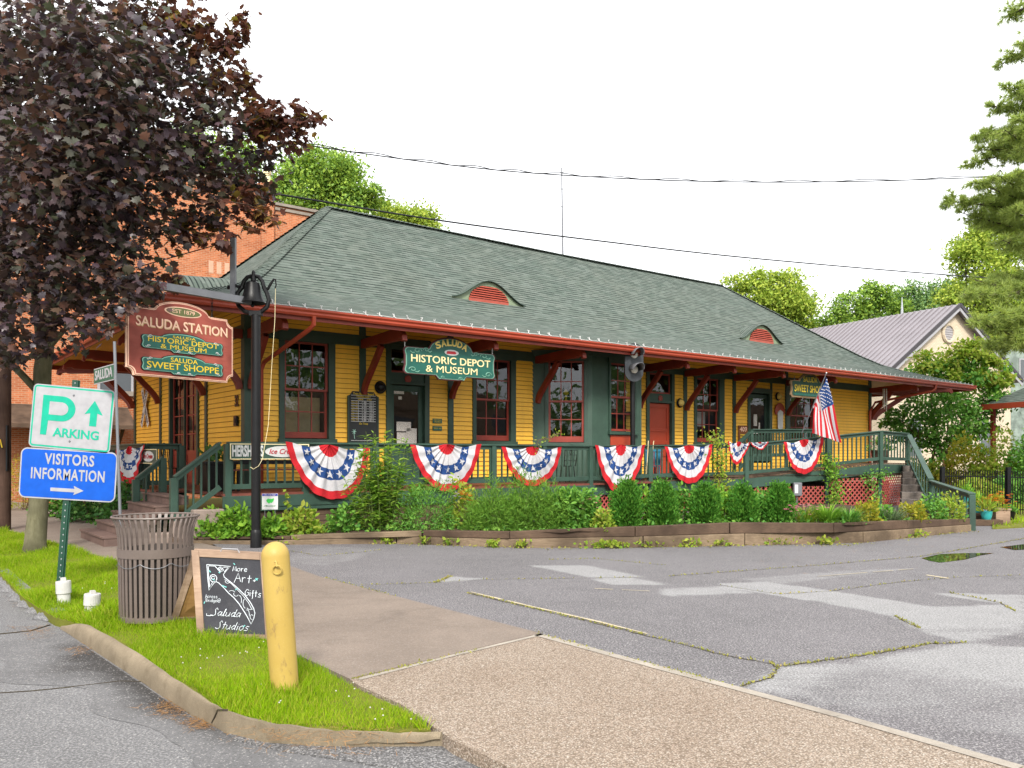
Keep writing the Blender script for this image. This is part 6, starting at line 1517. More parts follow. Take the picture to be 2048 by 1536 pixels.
ex = (TR - TL).normalized(); ez = (TL - BL); ez = (ez - ex * ez.dot(ex)).normalized(); ey = ez.cross(ex)
ROT = Matrix((ex, -ey if False else ey, ez)).transposed()
def st(px, py): return ((px - 384 - (py - 1101) * .068) / 152.0, (py - 1103) / 175.0)
kc = 7.45 / F
def chalk(body, px, py, h, w, mat='chalk', shear=0.0):
    s_, t2 = st(px, py); p = mapq(fc_, s_, t2, sgn * .011) - base_
    o = text(sl, body, 0, 0, h * kc, w * kc, M[mat], 0, 'lettering', bold=.0, shear=shear, extr=.0008)
    o.location = p; o.rotation_euler = (ROT @ Matrix.Rotation(R(90), 3, 'X')).to_euler()
def strokes(lst, mat, r_=.0035, nm='chalk_drawing'):
    m2 = MB()
    for pl in lst: m2.tube([mapq(fc_, *st(380 + x / 6.4, 1060 + y / 6.4), sgn * .0125) - base_ for x, y in pl], r_, 4)
    return m2.build(nm, M[mat], sl)
GL = {  # single-stroke chalk hand: unit box, y down
 'M': [[(0, 1), (.15, 0), (.45, .8), (.75, 0), (.95, 1)]], 'o': [[(.5, .35), (.1, .5), (.1, .85), (.5, 1), (.85, .8), (.8, .45), (.5, .35)]], 'r': [[(.15, .35), (.2, 1)], [(.2, .6), (.5, .36), (.8, .42)]], 'e': [[(.12, .68), (.85, .62), (.7, .36), (.3, .38), (.1, .7), (.35, 1), (.85, .9)]],
 'A': [[(0, 1.15), (.5, -.1), (1, 1)], [(.22, .6), (.82, .58)]], 't': [[(.5, 0), (.48, 1)], [(.1, .38), (.95, .36)]], 'G': [[(.95, .15), (.5, 0), (.05, .4), (.1, .85), (.55, 1), (.95, .8), (.95, .5), (.55, .5)]], 'i': [[(.4, .4), (.45, 1)], [(.4, .15), (.45, .2)]], 'f': [[(.85, .1), (.5, .0), (.42, .4), (.5, 1.3), (.25, 1.35)], [(.1, .5), (.85, .45)]], 's': [[(.85, .42), (.4, .36), (.2, .55), (.75, .75), (.7, .98), (.1, .95)]],
 'c': [[(.85, .45), (.4, .36), (.12, .7), (.4, 1), (.85, .9)]], 'B': [[(.1, 0), (.15, 1), (.6, 1), (.85, .75), (.2, .5), (.75, .3), (.6, 0), (.1, 0)]], 'd': [[(.8, .55), (.45, .36), (.1, .7), (.4, 1), (.8, .75)], [(.85, -.05), (.8, .85), (.95, 1)]], 'g': [[(.8, .5), (.4, .36), (.1, .65), (.4, .95), (.8, .7)], [(.82, .4), (.8, 1.2), (.4, 1.35), (.15, 1.15)]], '@': [[(.7, .5), (.4, .4), (.3, .7), (.6, .75), (.75, .4), (.7, .75), (1, .7), (1, .2), (.6, 0), (.1, .25), (.05, .8), (.5, 1.1), (.95, .95)]],
 'S': [[(.9, .15), (.6, -.1), (.35, .15), (.6, .5), (.75, .85), (.35, 1.05), (-.2, .9)]], 'a': [[(.8, .5), (.4, .36), (.1, .7), (.4, 1), (.8, .7), (.82, .4), (.82, .9), (1, 1)]], 'l': [[(.1, 1), (.6, .3), (.6, -.05), (.4, .0), (.4, .8), (.6, 1), (.95, .9)]], 'u': [[(.1, .4), (.12, .9), (.45, 1), (.8, .8), (.82, .4), (.84, .95), (1, 1)]], '+': [[(.5, .2), (.5, .9)], [(.1, .55), (.9, .55)]]}
def write(body, px0, py0, cw, ch, slant=0.0, drop=0.0, r_=.0026, widths={}):
    out = []; x = px0
    for i, c_ in enumerate(body):
        w1 = cw * widths.get(c_, {'i': .5, 'l': .55, 't': .75, 'f': .7, 'r': .75}.get(c_, 1))
        for pl in GL.get(c_, []): out.append([((x + q[0] * w1 * .92 + (1 - q[1]) * slant * ch - 380) * 6.4, (py0 + drop * i + q[1] * ch - 1060) * 6.4) for q in pl])
        x += w1 if c_ != ' ' else cw * .6 - w1 * 0
    return out
HW = write('More', 467, 1132, 8, 10, .1) + write('Art', 470, 1147, 14, 16, .1, 1.2) + write('+', 507, 1156, 7, 7) + write('Gifts', 491, 1178, 8.6, 13, .08, .6)
HA = write('Across', 412, 1192, 4.4, 6.5) + write('Bridge', 413, 1200, 4.4, 6.5) + write('@', 436, 1199, 7, 7); HS = write('Saluda', 424, 1219, 10.5, 14, .45, .3) + write('Studios', 433, 1244, 10.5, 14, .45, .5)
strokes(HW, 'chalk', .0032, 'lettering'); strokes(HA, 'chalk', .002, 'lettering'); strokes(HS, 'chalk', .003, 'lettering')
arc_ = lambda cx_, cy_, rx, ry, a0, a1, n_=12: [(cx_ + rx * math.cos(R(a0 + (a1 - a0) * i / n_)), cy_ + ry * math.sin(R(a0 + (a1 - a0) * i / n_))) for i in range(n_ + 1)]
outl = [(225, 455), (380, 458), (530, 465), (470, 530), (438, 575), (450, 610), (530, 670), (620, 745), (710, 830), (780, 920), (825, 1000), (840, 1060), (825, 1130), (790, 1200), (760, 1140), (720, 1070), (640, 950), (570, 870), (500, 810), (440, 745), (380, 690), (345, 672), (310, 700), (255, 790), (238, 640), (225, 455)]
strokes([outl, [(245, 478), (250, 620), (262, 745), (300, 680)], [(250, 470), (330, 470), (400, 545), (440, 520), (425, 490), (395, 500)], arc_(310, 630, 45, 48, 60, 400), arc_(400, 500, 22, 20, 0, 300), arc_(305, 625, 20, 20, 0, 330), [(440, 480), (500, 478), (450, 540)]], 'chalk')
strokes([[(455, 640), (540, 690), (600, 750), (690, 840), (760, 930), (800, 1010)], arc_(490, 650, 30, 38, 20, 170), arc_(545, 800, 38, 20, 200, 360), arc_(600, 820, 30, 30, 20, 200), arc_(640, 900, 30, 60, 270, 400), arc_(720, 940, 30, 60, 90, 250), arc_(780, 990, 40, 26, 30, 170), arc_(740, 1080, 30, 60, 250, 380), arc_(800, 1110, 20, 30, 60, 330)], 'chalk', .0022, 'chalk_scroll')
strokes([[(570, 420), (585, 440)], [(255, 530), (275, 555)], [(380, 545), (395, 560)], [(420, 720), (480, 740)], [(845, 630), (880, 605)], [(850, 605), (872, 632)], [(200, 935), (190, 960)], [(690, 1240), (715, 1215)], [(590, 770), (620, 750)], [(300, 640), (325, 655)]], 'chalkg', .005, 'chalk_leaf')
strokes([[(222, 1085), (224, 1110), (270, 1112), (300, 1100)], [(560, 1108), (605, 1112)]], 'chalk', .003, 'chalk_flourish')

# bollard
g_ = gp(570, 1380, .02); kk_ = g_.y / F
bo = thing('bollard', 'leaning yellow painted steel bollard with domed top and an iron ring', 'bollard', g_, rot=(R(-1), R(-4.4), 0))
def bollmat():
    t = NT('chipped_yellow_paint'); v = t.coord(); a = t.noise(v, 3, 4); k = t.ramp(a, [(.3, (.36, .245, .055)), (.7, (.41, .29, .075))])
    d = t.noise(t.coord(scale=(1, 1, .35)), 13, 6, .75); m = t.ramp(d, [(.58, 0.0), (.66, 1.0)]); k = t.mix(t.math('MULTIPLY', m, .7), k, (.20, .13, .05))
    g = t.noise(v, 90, 3); k = t.mix(t.ramp(g, [(.55, 0.0), (.75, .3)]), k, (.45, .33, .12))
    t.col(k); t.rough(.5).spec(.35); t.bump(d, .25, .004); return t.m
M['boll'] = bollmat(); rb = .0955; hb = 296 * kk_ - rb
mb = MB(); mb.lathe([(rb, -.1), (rb, hb)] + [(rb * math.cos(a), hb + rb * 1.05 * math.sin(a)) for a in np.linspace(.1, math.pi / 2, 9)], 32); mb.build('post', M['boll'], bo, smooth=True)
mb = MB(); rx = .030; zr = hb - .065; cxr = .035
mb.tube([(cxr + rx * math.sin(a), -rb * .97 - .012 - .004 * math.cos(a), zr - .022 + rx * math.cos(a)) for a in np.linspace(0, 2 * math.pi, 25)], .0065, 6); mb.build('ring', M['boll'], bo, smooth=True)
mb = MB(); mb.tube([(cxr - .008, -rb * .85, zr + .035), (cxr, -rb - .012, zr + .018), (cxr + .004, -rb - .016, zr)], .007, 6); mb.lathe([(.012, 0), (.008, .012)], 8, c=(cxr - .01, -rb * .93, zr + .03)); mb.build('staple', M['boll'], bo, smooth=True)
# white cleanout pipes
M['pvc'] = paint('pvc', (.50, .49, .47), .35, .1, 8, .03, .5)
for i, (px, py, wpx, hpx) in enumerate(((128, 1205, 28, 50), (183, 1227, 31, 46))):
    g_ = gp(px, py, .02); k_ = g_.y / F; r_ = wpx / 2 * k_; h_ = hpx * k_
    t_ = thing('cleanout_pipe', ['taller white capped plastic pipe at the foot of the sign post', 'shorter white capped plastic pipe in the grass left of the litter bin'][i], 'pipe', g_, rot=(0, R(-2 + 5 * i), 0), group='white cleanout pipes in the grass')
    mb = MB(); mb.lathe([(r_ * .86, -.05), (r_ * .86, h_ * .62)], 24); mb.build('pipe', M['pvc'], t_, smooth=True)
    mb = MB(); mb.lathe([(r_ * .87, h_ * .38), (r_, h_ * .38), (r_, h_ * .80), (r_ * .97, h_ * .86), (r_ * .45, h_ * .87)], 24, capb=False); mb.lathe([(r_ * .42, h_ * .872), (r_ * .40, h_ * 1.0), (r_ * .2, h_), (0, h_)], 4); mb.build('cap', M['pvc'], t_, smooth=False)

# bell on its post
g_ = gp(512, 1095, 0); kb_ = g_.y / F
bp = thing('bell_post', 'tall black post with a cast iron bell and steel sign bracket', 'bell post', g_)
def Lz(py): return (HZ - py) * kb_ + CH
def Lx(px): return (px - 512) * kb_
mb = MB(); mb.tube([(0, 0, -.1), (0, 0, Lz(630))], .082, 16); mb.build('pole', M['black'], bp, smooth=True)
mb = MB(); mb.lathe([(.10, 0), (.098, Lz(1066)), (.09, Lz(1062)), (.078, Lz(1058))], 18); mb.build('sleeve', M['black'], bp, smooth=True)
xb = Lx(505); zm, zt_ = Lz(607), Lz(563)
mb = MB(); hB = zt_ - zm; mb.lathe([(.225, zm), (.235, zm + .01), (.215, zm + hB * .10), (.18, zm + hB * .28), (.155, zm + hB * .5), (.142, zm + hB * .75), (.125, zm + hB * .92), (.08, zm + hB), (0, zm + hB * 1.02)], 28, c=(xb, 0, 0), capb=False); bl_ = mb.build('bell', M['black'], bp, smooth=True)
mb = MB(); mb.lathe([(0, zm - .07), (.03, zm - .055), (.035, zm - .03), (.02, zm), (.012, zm + .1)], 12, c=(xb, 0, 0)); mb.build('clapper', M['black'], bl_, smooth=True)
yk = [(Lx(484), Lz(575)), (Lx(476), Lz(585)), (Lx(473), Lz(600)), (Lx(478), Lz(613)), (Lx(490), Lz(623)), (Lx(506), Lz(627)), (Lx(522), Lz(624)), (Lx(534), Lz(614)), (Lx(538), Lz(600)), (Lx(534), Lz(586)), (Lx(528), Lz(575))]
mb = MB(); mb.tube([(x, 0, z_) for x, z_ in yk], .040, 8); mb.box(Lx(500), Lx(524), -.06, .06, Lz(632), Lz(622)); [mb.lathe([(.04, -.02), (.04, .02)], 10, c=(x, 0, z_)) for x, z_ in (yk[0], yk[-1])]; mb.build('stand', M['black'], bp, smooth=True)
ar = [(Lx(484), Lz(574)), (Lx(488), Lz(562)), (Lx(495), Lz(554)), (Lx(506), Lz(551)), (Lx(518), Lz(554)), (Lx(525), Lz(563)), (Lx(528), Lz(576))]
mb = MB(); mb.tube([(x, 0, z_) for x, z_ in ar], .038, 8); mb.lathe([(.05, Lz(562)), (.05, Lz(552)), (.03, Lz(548)), (.035, Lz(545)), (.02, Lz(541)), (0, Lz(540))], 12, c=(Lx(507), 0, 0)); mb.build('yoke', M['black'], bp, smooth=True)
mb = MB(); mb.tube([(Lx(526), 0, Lz(576)), (Lx(536), 0, Lz(578)), (Lx(540), 0, Lz(570)), (Lx(548), 0, Lz(558)), (Lx(552), 0, Lz(560))], [.025, .03, .025, .018, .02], 8); mb.tube([(Lx(551), 0, Lz(560)), (Lx(552), .01, Lz(570)), (Lx(550), 0, Lz(577))], .012, 6); mb.build('crank', M['black'], bp, smooth=True)
mb = MB(); mb.tube([(Lx(551), 0, Lz(576)), (Lx(550), -.01, Lz(640)), (Lx(545), -.02, Lz(720)), (Lx(538), -.04, Lz(850)), (Lx(527), -.06, Lz(918)), (Lx(520), -.085, Lz(932)), (Lx(510), -.088, Lz(938)), (Lx(503), -.06, Lz(934))], .0045, 5); mb.build('rope', M['cream'], bp)
# bracket: steel upright, arm and stay
A_ = Vector((Lx(474), 0, Lz(601))); dirA = Vector((-.567, -.823, 0)); 
mb = MB(); mb.box(Lx(461.5), Lx(471.5), -.045, .045, Lz(604), Lz(475)); mb.build('upright', M['metalgrey'], bp)
mb = MB(); mb.bar(Vector((Lx(500), .0, Lz(603))), A_ + dirA * 2.25, .10, .12); mb.build('arm', M['metalgrey'], bp)
mb = MB(); mb.tube([(Lx(464), 0, Lz(481)), A_ + dirA * 2.2 + Vector((0, 0, .1))], .009, 5); mb.build('stay', M['black'], bp)
mb = MB(); mb.tube([(Lx(457), 0, Lz(574)), (Lx(484), 0, Lz(572))], .02, 6); mb.tube([(Lx(458), 0, Lz(571)), (Lx(457), 0, Lz(578))], .03, 6); mb.tube([(Lx(471), 0, Lz(569)), (Lx(478), 0, Lz(577))], .02, 6); mb.build('clamp', M['black'], bp, smooth=True)
# Saluda Station sign under the arm
p0 = Vector((g_.x, g_.y, 0)) + Vector((A_.x, A_.y, 0)) + dirA * .10; wS = 1.98; cs = p0 + dirA * (wS / 2); an = math.atan2(-dirA.y, -dirA.x)
ss = thing('station_sign', 'big red board hanging sign reading Saluda Station Est 1879 with two green plaques', 'hanging sign', (cs.x, cs.y, 0), an)
zB, zT = 2.92, 4.03; w2 = wS / 2
def stationoutline(ins=0.0):
    a, n_ = w2 - ins, .12; pts = []
    pts += [(-a + n_ + ins * .4, zB + ins), (a - n_ - ins * .4, zB + ins)] + [(a - n_ * math.cos(R(q)) * 1.0 - 0 + 0, zB + ins + n_ * math.sin(R(q))) for q in (20, 45, 70)][:0]
    def notch(cx_, cz_, a0, a1): return [(cx_ + n_ * math.cos(R(a0 + (a1 - a0) * i / 5)), cz_ + n_ * math.sin(R(a0 + (a1 - a0) * i / 5))) for i in range(6)]
    P_ = notch(a, zB + ins, 180, 90) + notch(a, zT - ins, 270, 180)
    cw = w2 * .52
    P_ += [(cw + .02, zT - ins)] + [(cw * .95 * math.cos(t2), zT - ins + .17 * math.sin(t2)) for t2 in np.linspace(.12, math.pi - .12, 17)] + [(-cw - .02, zT - ins)]
    P_ += notch(-a, zT - ins, 0, -90) + notch(-a, zB + ins, 90, 0)
    return P_
mb = MB(); mb.prism(stationoutline(0), -.02, .03); bd = mb.build('board', M['pinkcream'], ss, bevel=.004)
mb = MB(); mb.prism(stationoutline(.012), -.0235, -.0203); mb.build('edge', M['signred'], ss)
mb = MB(); mb.prism(stationoutline(.020), -.027, -.0237); mb.build('border', M['pinkcream'], ss)
mb = MB(); mb.prism(stationoutline(.034), -.0305, -.0272); fc = mb.build('face', M['signred'], ss)
# title letters: capitals with a paler drop edge
M['lettershade'] = flat('letter_shade', (.50, .34, .16))
def title(s_, x, z_, h, w_):
    text(fc, s_, x + .012, z_ - .012, h, w_, M['lettershade'], -.032, bold=.012, extr=.001); text(fc, s_, x, z_, h, w_, M['pinkcream'], -.036, bold=.012, extr=.001)
title('SALUDA STATION', .01, 3.79, .155, wS * .86)
mb = MB(); mb.prism([(w2 * .35 * math.cos(a), 4.035 + .082 * math.sin(a)) for a in np.linspace(0, 6.283, 40)[:-1]], -.034, -.031); ov = mb.build('oval_rim', M['pinkcream'], fc)
mb = MB(); mb.prism([(w2 * .32 * math.cos(a), 4.035 + .066 * math.sin(a)) for a in np.linspace(0, 6.283, 40)[:-1]], -.037, -.0343); ov = mb.build('oval', flat('olive', (.12, .135, .05)), fc); text(ov, 'EST 1879', 0, 4.035, .065, w2 * .42, M['pinkcream'], -.039)
for zc, l1, l2, l3 in ((3.50, 'SALUDA', 'HISTORIC DEPOT', '& MUSEUM'), (3.14, None, 'SALUDA', 'SWEET SHOPPE')):
    pw = wS * .77
    o1 = scaled(scallop(pw, .22, .085, pw * .27, .05, .035, pw * .16), (1, 1), 0.0, zc - .02)
    mb = MB(); mb.prism(o1, -.05, -.0308); pl_ = mb.build('plaque', M['black'], fc)
    mb = MB(); mb.prism([(p[0] * .985, zc - .02 + (p[1] - zc + .02) * .93) for p in o1], -.053, -.0502); mb.build('plaque_edge', M['scroll'], pl_) if False else mb.build('plaque_edge', M['scroll'], fc)
    mb = MB(); mb.prism([(p[0] * .96, zc - .02 + (p[1] - zc + .02) * .84) for p in o1], -.056, -.0532); mb.build('plaque_face', M['signgreen2'] if 'signgreen2' in M else M['signgreen'], fc)
    if l1:
        text(fc, l1, 0, zc + .098, .042, pw * .28, M['ltyellow'], -.058, bold=.012); text(fc, l2, 0, zc + .022, .085, pw * .86, M['ltyellow'], -.058, bold=.012); text(fc, l3, 0, zc - .075, .075, pw * .56, M['ltyellow'], -.058)
    else:
        text(fc, l2, 0, zc + .075, .075, pw * .33, M['ltyellow'], -.058, bold=.012); text(fc, l3, 0, zc - .035, .105, pw * .88, M['ltyellow'], -.058, bold=.012)
    mb = MB(); [scroll(mb, sx * pw * .40, zc + .07, .035, sx, -.057, .005) or scroll(mb, sx * pw * .42, zc - .09, .03, sx, -.057, .005) or scroll(mb, sx * pw * .07, zc - .135, .03, sx, -.057, .005) for sx in (-1, 1)]; mb.build('scrollwork', M['white'], fc)['kind'] = 'stuff'
zarm = Lz(604)
for x in (-w2 * .56, w2 * .58):
    mb = MB(); n_ = 5
    for i in range(n_):
        z0 = zT - .02 + (zarm - zT - .02) * i / n_; z1 = zT - .02 + (zarm - zT - .02) * (i + 1.15) / n_; q = [( (.018 * math.cos(a), 0) if i % 2 == 0 else (0, .018 * math.cos(a))) for a in np.linspace(0, 6.283, 13)]
        mb.tube([(x + qq[0], qq[1], (z0 + z1) / 2 + (z1 - z0) / 2 * math.sin(a)) for qq, a in zip(q, np.linspace(0, 6.283, 13))], .006, 4, caps=False)
    mb.tube([(x, 0, zT - .06), (x, 0, zT + .02)], .012, 5); mb.build('chain', M['black'], ss)['kind'] = 'stuff'

# utility pole and overhead lines
g_ = gp(6, 1060, 0); M['polewood'] = wood('pole_wood', (.055, .030, .022), (.11, .065, .048), (20, 20, 1.5), .85)
t_ = thing('utility_pole', 'dark wooden utility pole at the left edge behind the maple', 'utility pole', g_)
mb = MB(); mb.tube([(0, 0, -.2), (0.02, 0, 4), (0.03, 0, 10.5)], [.155, .145, .12], 16); mb.build('pole', M['polewood'], t_, smooth=True)
mb = MB(); mb.box(-1.1, 1.1, -.06, .06, 9.6, 9.75); mb.build('crossarm', M['polewood'], t_); mb = MB(); [mb.lathe([(.03, 9.75), (.05, 9.80), (.03, 9.86), (.045, 9.9), (0, 9.93)], 10, c=(x, 0, 0)) for x in (-1, -.4, .4, 1)]; mb.build('insulator', M['signwhite'], t_)['kind'] = 'stuff'
mb = MB(); mb.box(.12, .155, -.10, .04, Lz(905) * .0 + 1.3, 2.3); mb.build('cable_guard', M['black'], t_); mb = MB(); mb.tube([(-.06 + .02 * i, -.16, 1.9 + .09 * math.sin(i * 1.6)) for i in range(8)], .012, 5); mb.build('tag', M['ltyellow'], t_)
def line(name, label, pts, r_, twist=0.0):
    P3 = [at(*p) for p in pts]; Pv = []
    for i in range(len(P3) - 1):
        a, b = P3[max(i - 1, 0)], P3[i]; c, d = P3[i + 1], P3[min(i + 2, len(P3) - 1)]
        for j in range(14):
            t2 = j / 14; Pv.append(.5 * ((2 * b) + (c - a) * t2 + (2 * a - 5 * b + 4 * c - d) * t2 ** 2 + (3 * b - a - 3 * c + d) * t2 ** 3))
    Pv.append(P3[-1]); o = None; m2 = MB(); m2.tube(Pv, r_, 5)
    if twist:
        m2.tube([p + Vector((0, 0, twist * math.sin(i * 1.15) + twist)) for i, p in enumerate(Pv)], r_ * .8, 5)
    o = m2.build(name, M['black'], None, smooth=True); tag(o, label, 'power line'); return o
line('power_line', 'twisted black cable sagging across the sky above the depot', [(-60, 175, 19), (300, 238, 20), (625, 292, 21), (900, 330, 22), (1120, 350, 23), (1420, 363, 24), (1750, 362, 25), (2200, 345, 27)], .016, .030)
line('power_line', 'thin straight wire running just above the depot ridge', [(-60, 300, 19), (500, 380, 22), (880, 441, 26), (1200, 482, 30), (1500, 516, 34), (1910, 551, 40), (2200, 568, 44)], .028)
line('power_line', 'short taut wire through the top of the maple', [(330, -60, 16), (250, 30, 17), (170, 120, 18), (20, 280, 18.2)], .016)
# ================================================================== PLANTS IN THE BEDS
LM = {}
LM['bright'] = leafmat('leaf_bright', [(0.0869, 0.217, 0.0233), (0.174, 0.342, 0.0389), (0.278, 0.435, 0.0466)], .35)
LM['mid'] = leafmat('leaf_mid', [(0.0658, 0.196, 0.0352), (0.132, 0.293, 0.0489), (0.219, 0.392, 0.0587)], .3)
LM['dark'] = leafmat('leaf_dark', [(0.0395, 0.117, 0.0313), (0.0768, 0.196, 0.0431), (0.132, 0.255, 0.0587)], .25)
LM['fresh'] = leafmat('leaf_fresh', [(0.14, 0.25, 0.025), (0.239, 0.35, 0.0375), (0.364, 0.413, 0.0625), (0.308, 0.275, 0.0625)], .4)
LM['cedar'] = leafmat('leaf_cedar', [(.035, .13, .014), (.065, .20, .022), (.13, .29, .035)], .2, .6)
LM['feather'] = leafmat('leaf_feather', [(.07, .17, .022), (.12, .25, .03), (.20, .34, .05)], .3)
LM['grey'] = leafmat('leaf_greygreen', [(0.112, 0.17, 0.09), (0.179, 0.24, 0.12)], .25)
LM['yellowgreen'] = leafmat('leaf_yellowgreen', [(0.179, 0.24, 0.02), (0.314, 0.3, 0.03), (0.403, 0.32, 0.04), (0.134, 0.2, 0.02)], .4)
M['stemgreen'] = flat('stem_green', (.09, .13, .03)); M['stembrown'] = flat('stem_brown', (.10, .06, .035))
def bed(px, off=.35, z=None):
    s = float(np.interp(px, [p[0] for p in WB], seglen)); p, _ = wallpt(s); Y = p.y + off
    zz = (walltop(px) - .06) * (1 - min(1, off / 6)) if z is None else z
    return Vector(((px - CX) / F * Y, Y, zz))
def dome(n, rx, ry, h, shell=.55, zmin=.05):
    """points filling a mound, densest near its skin, and outward directions"""
    d = rdir(n); d[:, 2] = np.abs(d[:, 2]); r = shell + (1 - shell) * RNG.uniform(0, 1, n) ** .6
    bump_ = 1 + .18 * np.sin(d[:, 0] * 5 + rx * 9) * np.cos(d[:, 1] * 4 + h * 7) + .10 * np.sin(d[:, 2] * 9 + rx * 31)
    P = d * (r * bump_)[:, None] * [rx, ry, h]; P[:, 2] = np.maximum(P[:, 2], zmin * h)
    return P, d
def plant(name, label, cat, base, group=None): return thing(name, label, cat, base, 0, group)
def shrub(name, label, base, rx, h, n, size, mat, tmpl=TOVAL, ry=None, cat='shrub', group=None, stems=8, up=.5, shell=.5, rnd=.8, stem='stembrown'):
    t_ = plant(name, label, cat, base, group); ry = ry or rx
    P, d = dome(n, rx, ry, h, shell); D = d + RNG.normal(size=(n, 3)) * rnd; D[:, 2] += up * .4 - .15
    N = d * .5 + np.array([0, 0, .8]) + RNG.normal(size=(n, 3)) * .5
    leaves('foliage', P, D, N, RNG.uniform(.65, 1.25, n) * size, tmpl, LM[mat], t_)
    mb = MB()
    for i in range(stems):
        q = P[RNG.integers(n)]; mb.tube([(q[0] * .12, q[1] * .12, -.05), (q[0] * .5, q[1] * .5, q[2] * .6), tuple(q * .92)], [.012, .008, .004], 5)
    mb.build('stem', M[stem], t_); return t_
def flowers(par, pts, size, mat, name='flower'):
    mb = MB()
    for p in pts:
        for k in range(5):
            a = k * 1.2566 + random.random(); mb.add([p, (p[0] + size * math.cos(a - .5) * .6, p[1] + size * math.sin(a - .5) * .6, p[2] + size * .3), (p[0] + size * math.cos(a), p[1] + size * math.sin(a), p[2] + size * .2), (p[0] + size * math.cos(a + .5) * .6, p[1] + size * math.sin(a + .5) * .6, p[2] + size * .3)], [(0, 1, 2, 3)])
    o = mb.build(name, mat, par, fix=False); o['kind'] = 'stuff'; return o
M['orange_fl'] = flat('orange_petals', (.75, .22, .02)); M['pink_fl'] = flat('pink_petals', (.70, .25, .33)); M['yellow_fl'] = flat('yellow_petals', (.75, .50, .03)); M['lilac_fl'] = flat('lilac_petals', (.50, .38, .60))

# low leafy clumps left
for i, (px, off, rpx, ytop, mat, lab) in enumerate(((418, .40, 36, 1022, 'bright', 'broad-leaved bright green clump at the left end of the bed, behind the litter bin'), (470, .42, 44, 1018, 'bright', 'broad-leaved bright green clump just left of the bell post'), (540, .40, 34, 1034, 'bright', 'low green clump just right of the bell post under the yard sign'), (603, .45, 44, 1020, 'fresh', 'yellowish green clump right of the yard sign'))):
    b = bed(px, off); k = b.y / F; h = CH + (HZ - ytop) * k - b.z
    shrub('leafy_clump', lab, b, rpx * k, h, 520, .125, mat, cat='plant', group='leafy clumps in the left bed', ry=.34, up=1.2, shell=.35, stem='stemgreen')
b = bed(690, .5); k = b.y / F; shrub('leafy_clump', 'dark leafy clump at the left foot of the tall bamboo-like plant', b, 34 * k, .55, 420, .11, 'mid', cat='plant', group='leafy clumps in the left bed', ry=.35, stem='stemgreen')
# a shoot rising by the yard sign
b = bed(578, .55); t_ = plant('tall_shoot', 'single leafy shoot rising in front of the porch skirt', 'plant', b); mb = MB(); mb.tube([(0, 0, 0), (-.03, 0, .45), (-.06, .02, .85)], [.012, .008, .004], 5); mb.build('stem', M['stemgreen'], t_); n = 40; z_ = RNG.uniform(.3, .9, n); leaves('foliage', np.c_[-.06 * z_, np.zeros(n), z_], rdir(n, .2), rdir(n, 1), RNG.uniform(.06, .11, n), TOVAL, LM['fresh'], t_)
# tall bamboo-like plant
b = bed(768, .65); k = b.y / F
t_ = plant('bamboo_plant', 'tall bamboo-like plant with narrow leaves rising above the railing between two bunting fans', 'plant', b)
mbs = MB(); P, D, N = [], [], []
for i in range(58):
    a = random.uniform(0, 6.283); r0 = random.uniform(0, .46); H_ = (210 * k) * random.uniform(.50, 1.02) * (1 - .42 * (r0 / .46) ** 2); lean = random.uniform(.12, .46)
    b0 = Vector((r0 * math.cos(a), r0 * math.sin(a) * .6, -.05)); tip = b0 + Vector((math.cos(a) * lean, math.sin(a) * lean * .6, H_)); pts = [b0, b0.lerp(tip, .5) + Vector((0, 0, .08)), tip]
    mbs.tube(pts, [.010, .008, .003], 5)
    for j in range(44):
        f = random.uniform(.12, 1.0); q = b0.lerp(tip, f) + Vector((0, 0, .08 * 4 * f * (1 - f))); aa = random.uniform(0, 6.283); P.append(tuple(q)); D.append((math.cos(aa), math.sin(aa), random.uniform(-.3, .65))); N.append((random.gauss(0, .3), random.gauss(0, .3), 1))
mbs.build('stem', M['stemgreen'], t_); n = len(P); LM['bamboo'] = leafmat('leaf_bamboo', [(0.101, 0.226, 0.027), (0.202, 0.346, 0.045), (0.336, 0.45, 0.075)], .4)
tl = TLANCE[0].copy(); tl[:, 1] *= 1.25; leaves('foliage', P, D, N, RNG.uniform(.13, .25, n), (tl, TLANCE[1]), LM['bamboo'], t_)
b = bed(858, .6); k = b.y / F; t_ = shrub('flowering_shrub', 'dark green shrub with a few orange lilies left of the feathery bush', b, 66 * k, 96 * k, 2800, .10, 'mid', cat='shrub', ry=.45, tmpl=TLANCE, up=.6)
flowers(t_, [(.72 + random.gauss(0, .07), -.2, .72 + random.gauss(0, .07)) for _ in range(14)], .05, M['orange_fl']); flowers(t_, [(.55 + random.gauss(0, .04), -.3, .74 + random.gauss(0, .05)) for _ in range(8)], .03, M['lilac_fl'])
# feathery bush
b = bed(1035, .75); k = b.y / F; n = 17000
t_ = plant('feathery_bush', 'large rounded feathery bush with fine narrow leaves at the middle of the bed', 'shrub', b); P = []; D = []
for (dx, hh, rr, m_) in ((-78, 80, 30, .12), (-48, 104, 34, .18), (-12, 96, 30, .14), (12, 116, 36, .2), (48, 104, 34, .18), (78, 92, 32, .15), (102, 64, 22, .08)):
    q, d = dome(int(n * m_), rr * k * 1.12, .46 + .1 * math.sin(dx), hh * k, .35); q[:, 0] += dx * k; q[:, 1] += .12 * math.sin(dx * 2.3); P.append(q); D.append(d)
P = np.concatenate(P); D = np.concatenate(D); n = len(P); DD = D * .7 + RNG.normal(size=(n, 3)) * .8; DD[:, 2] += .45
tf = TLANCE[0].copy(); tf[:, 1] *= .8; leaves('foliage', P, DD, rdir(n), RNG.uniform(.06, .12, n), (tf, TLANCE[1]), LM['feather'], t_)
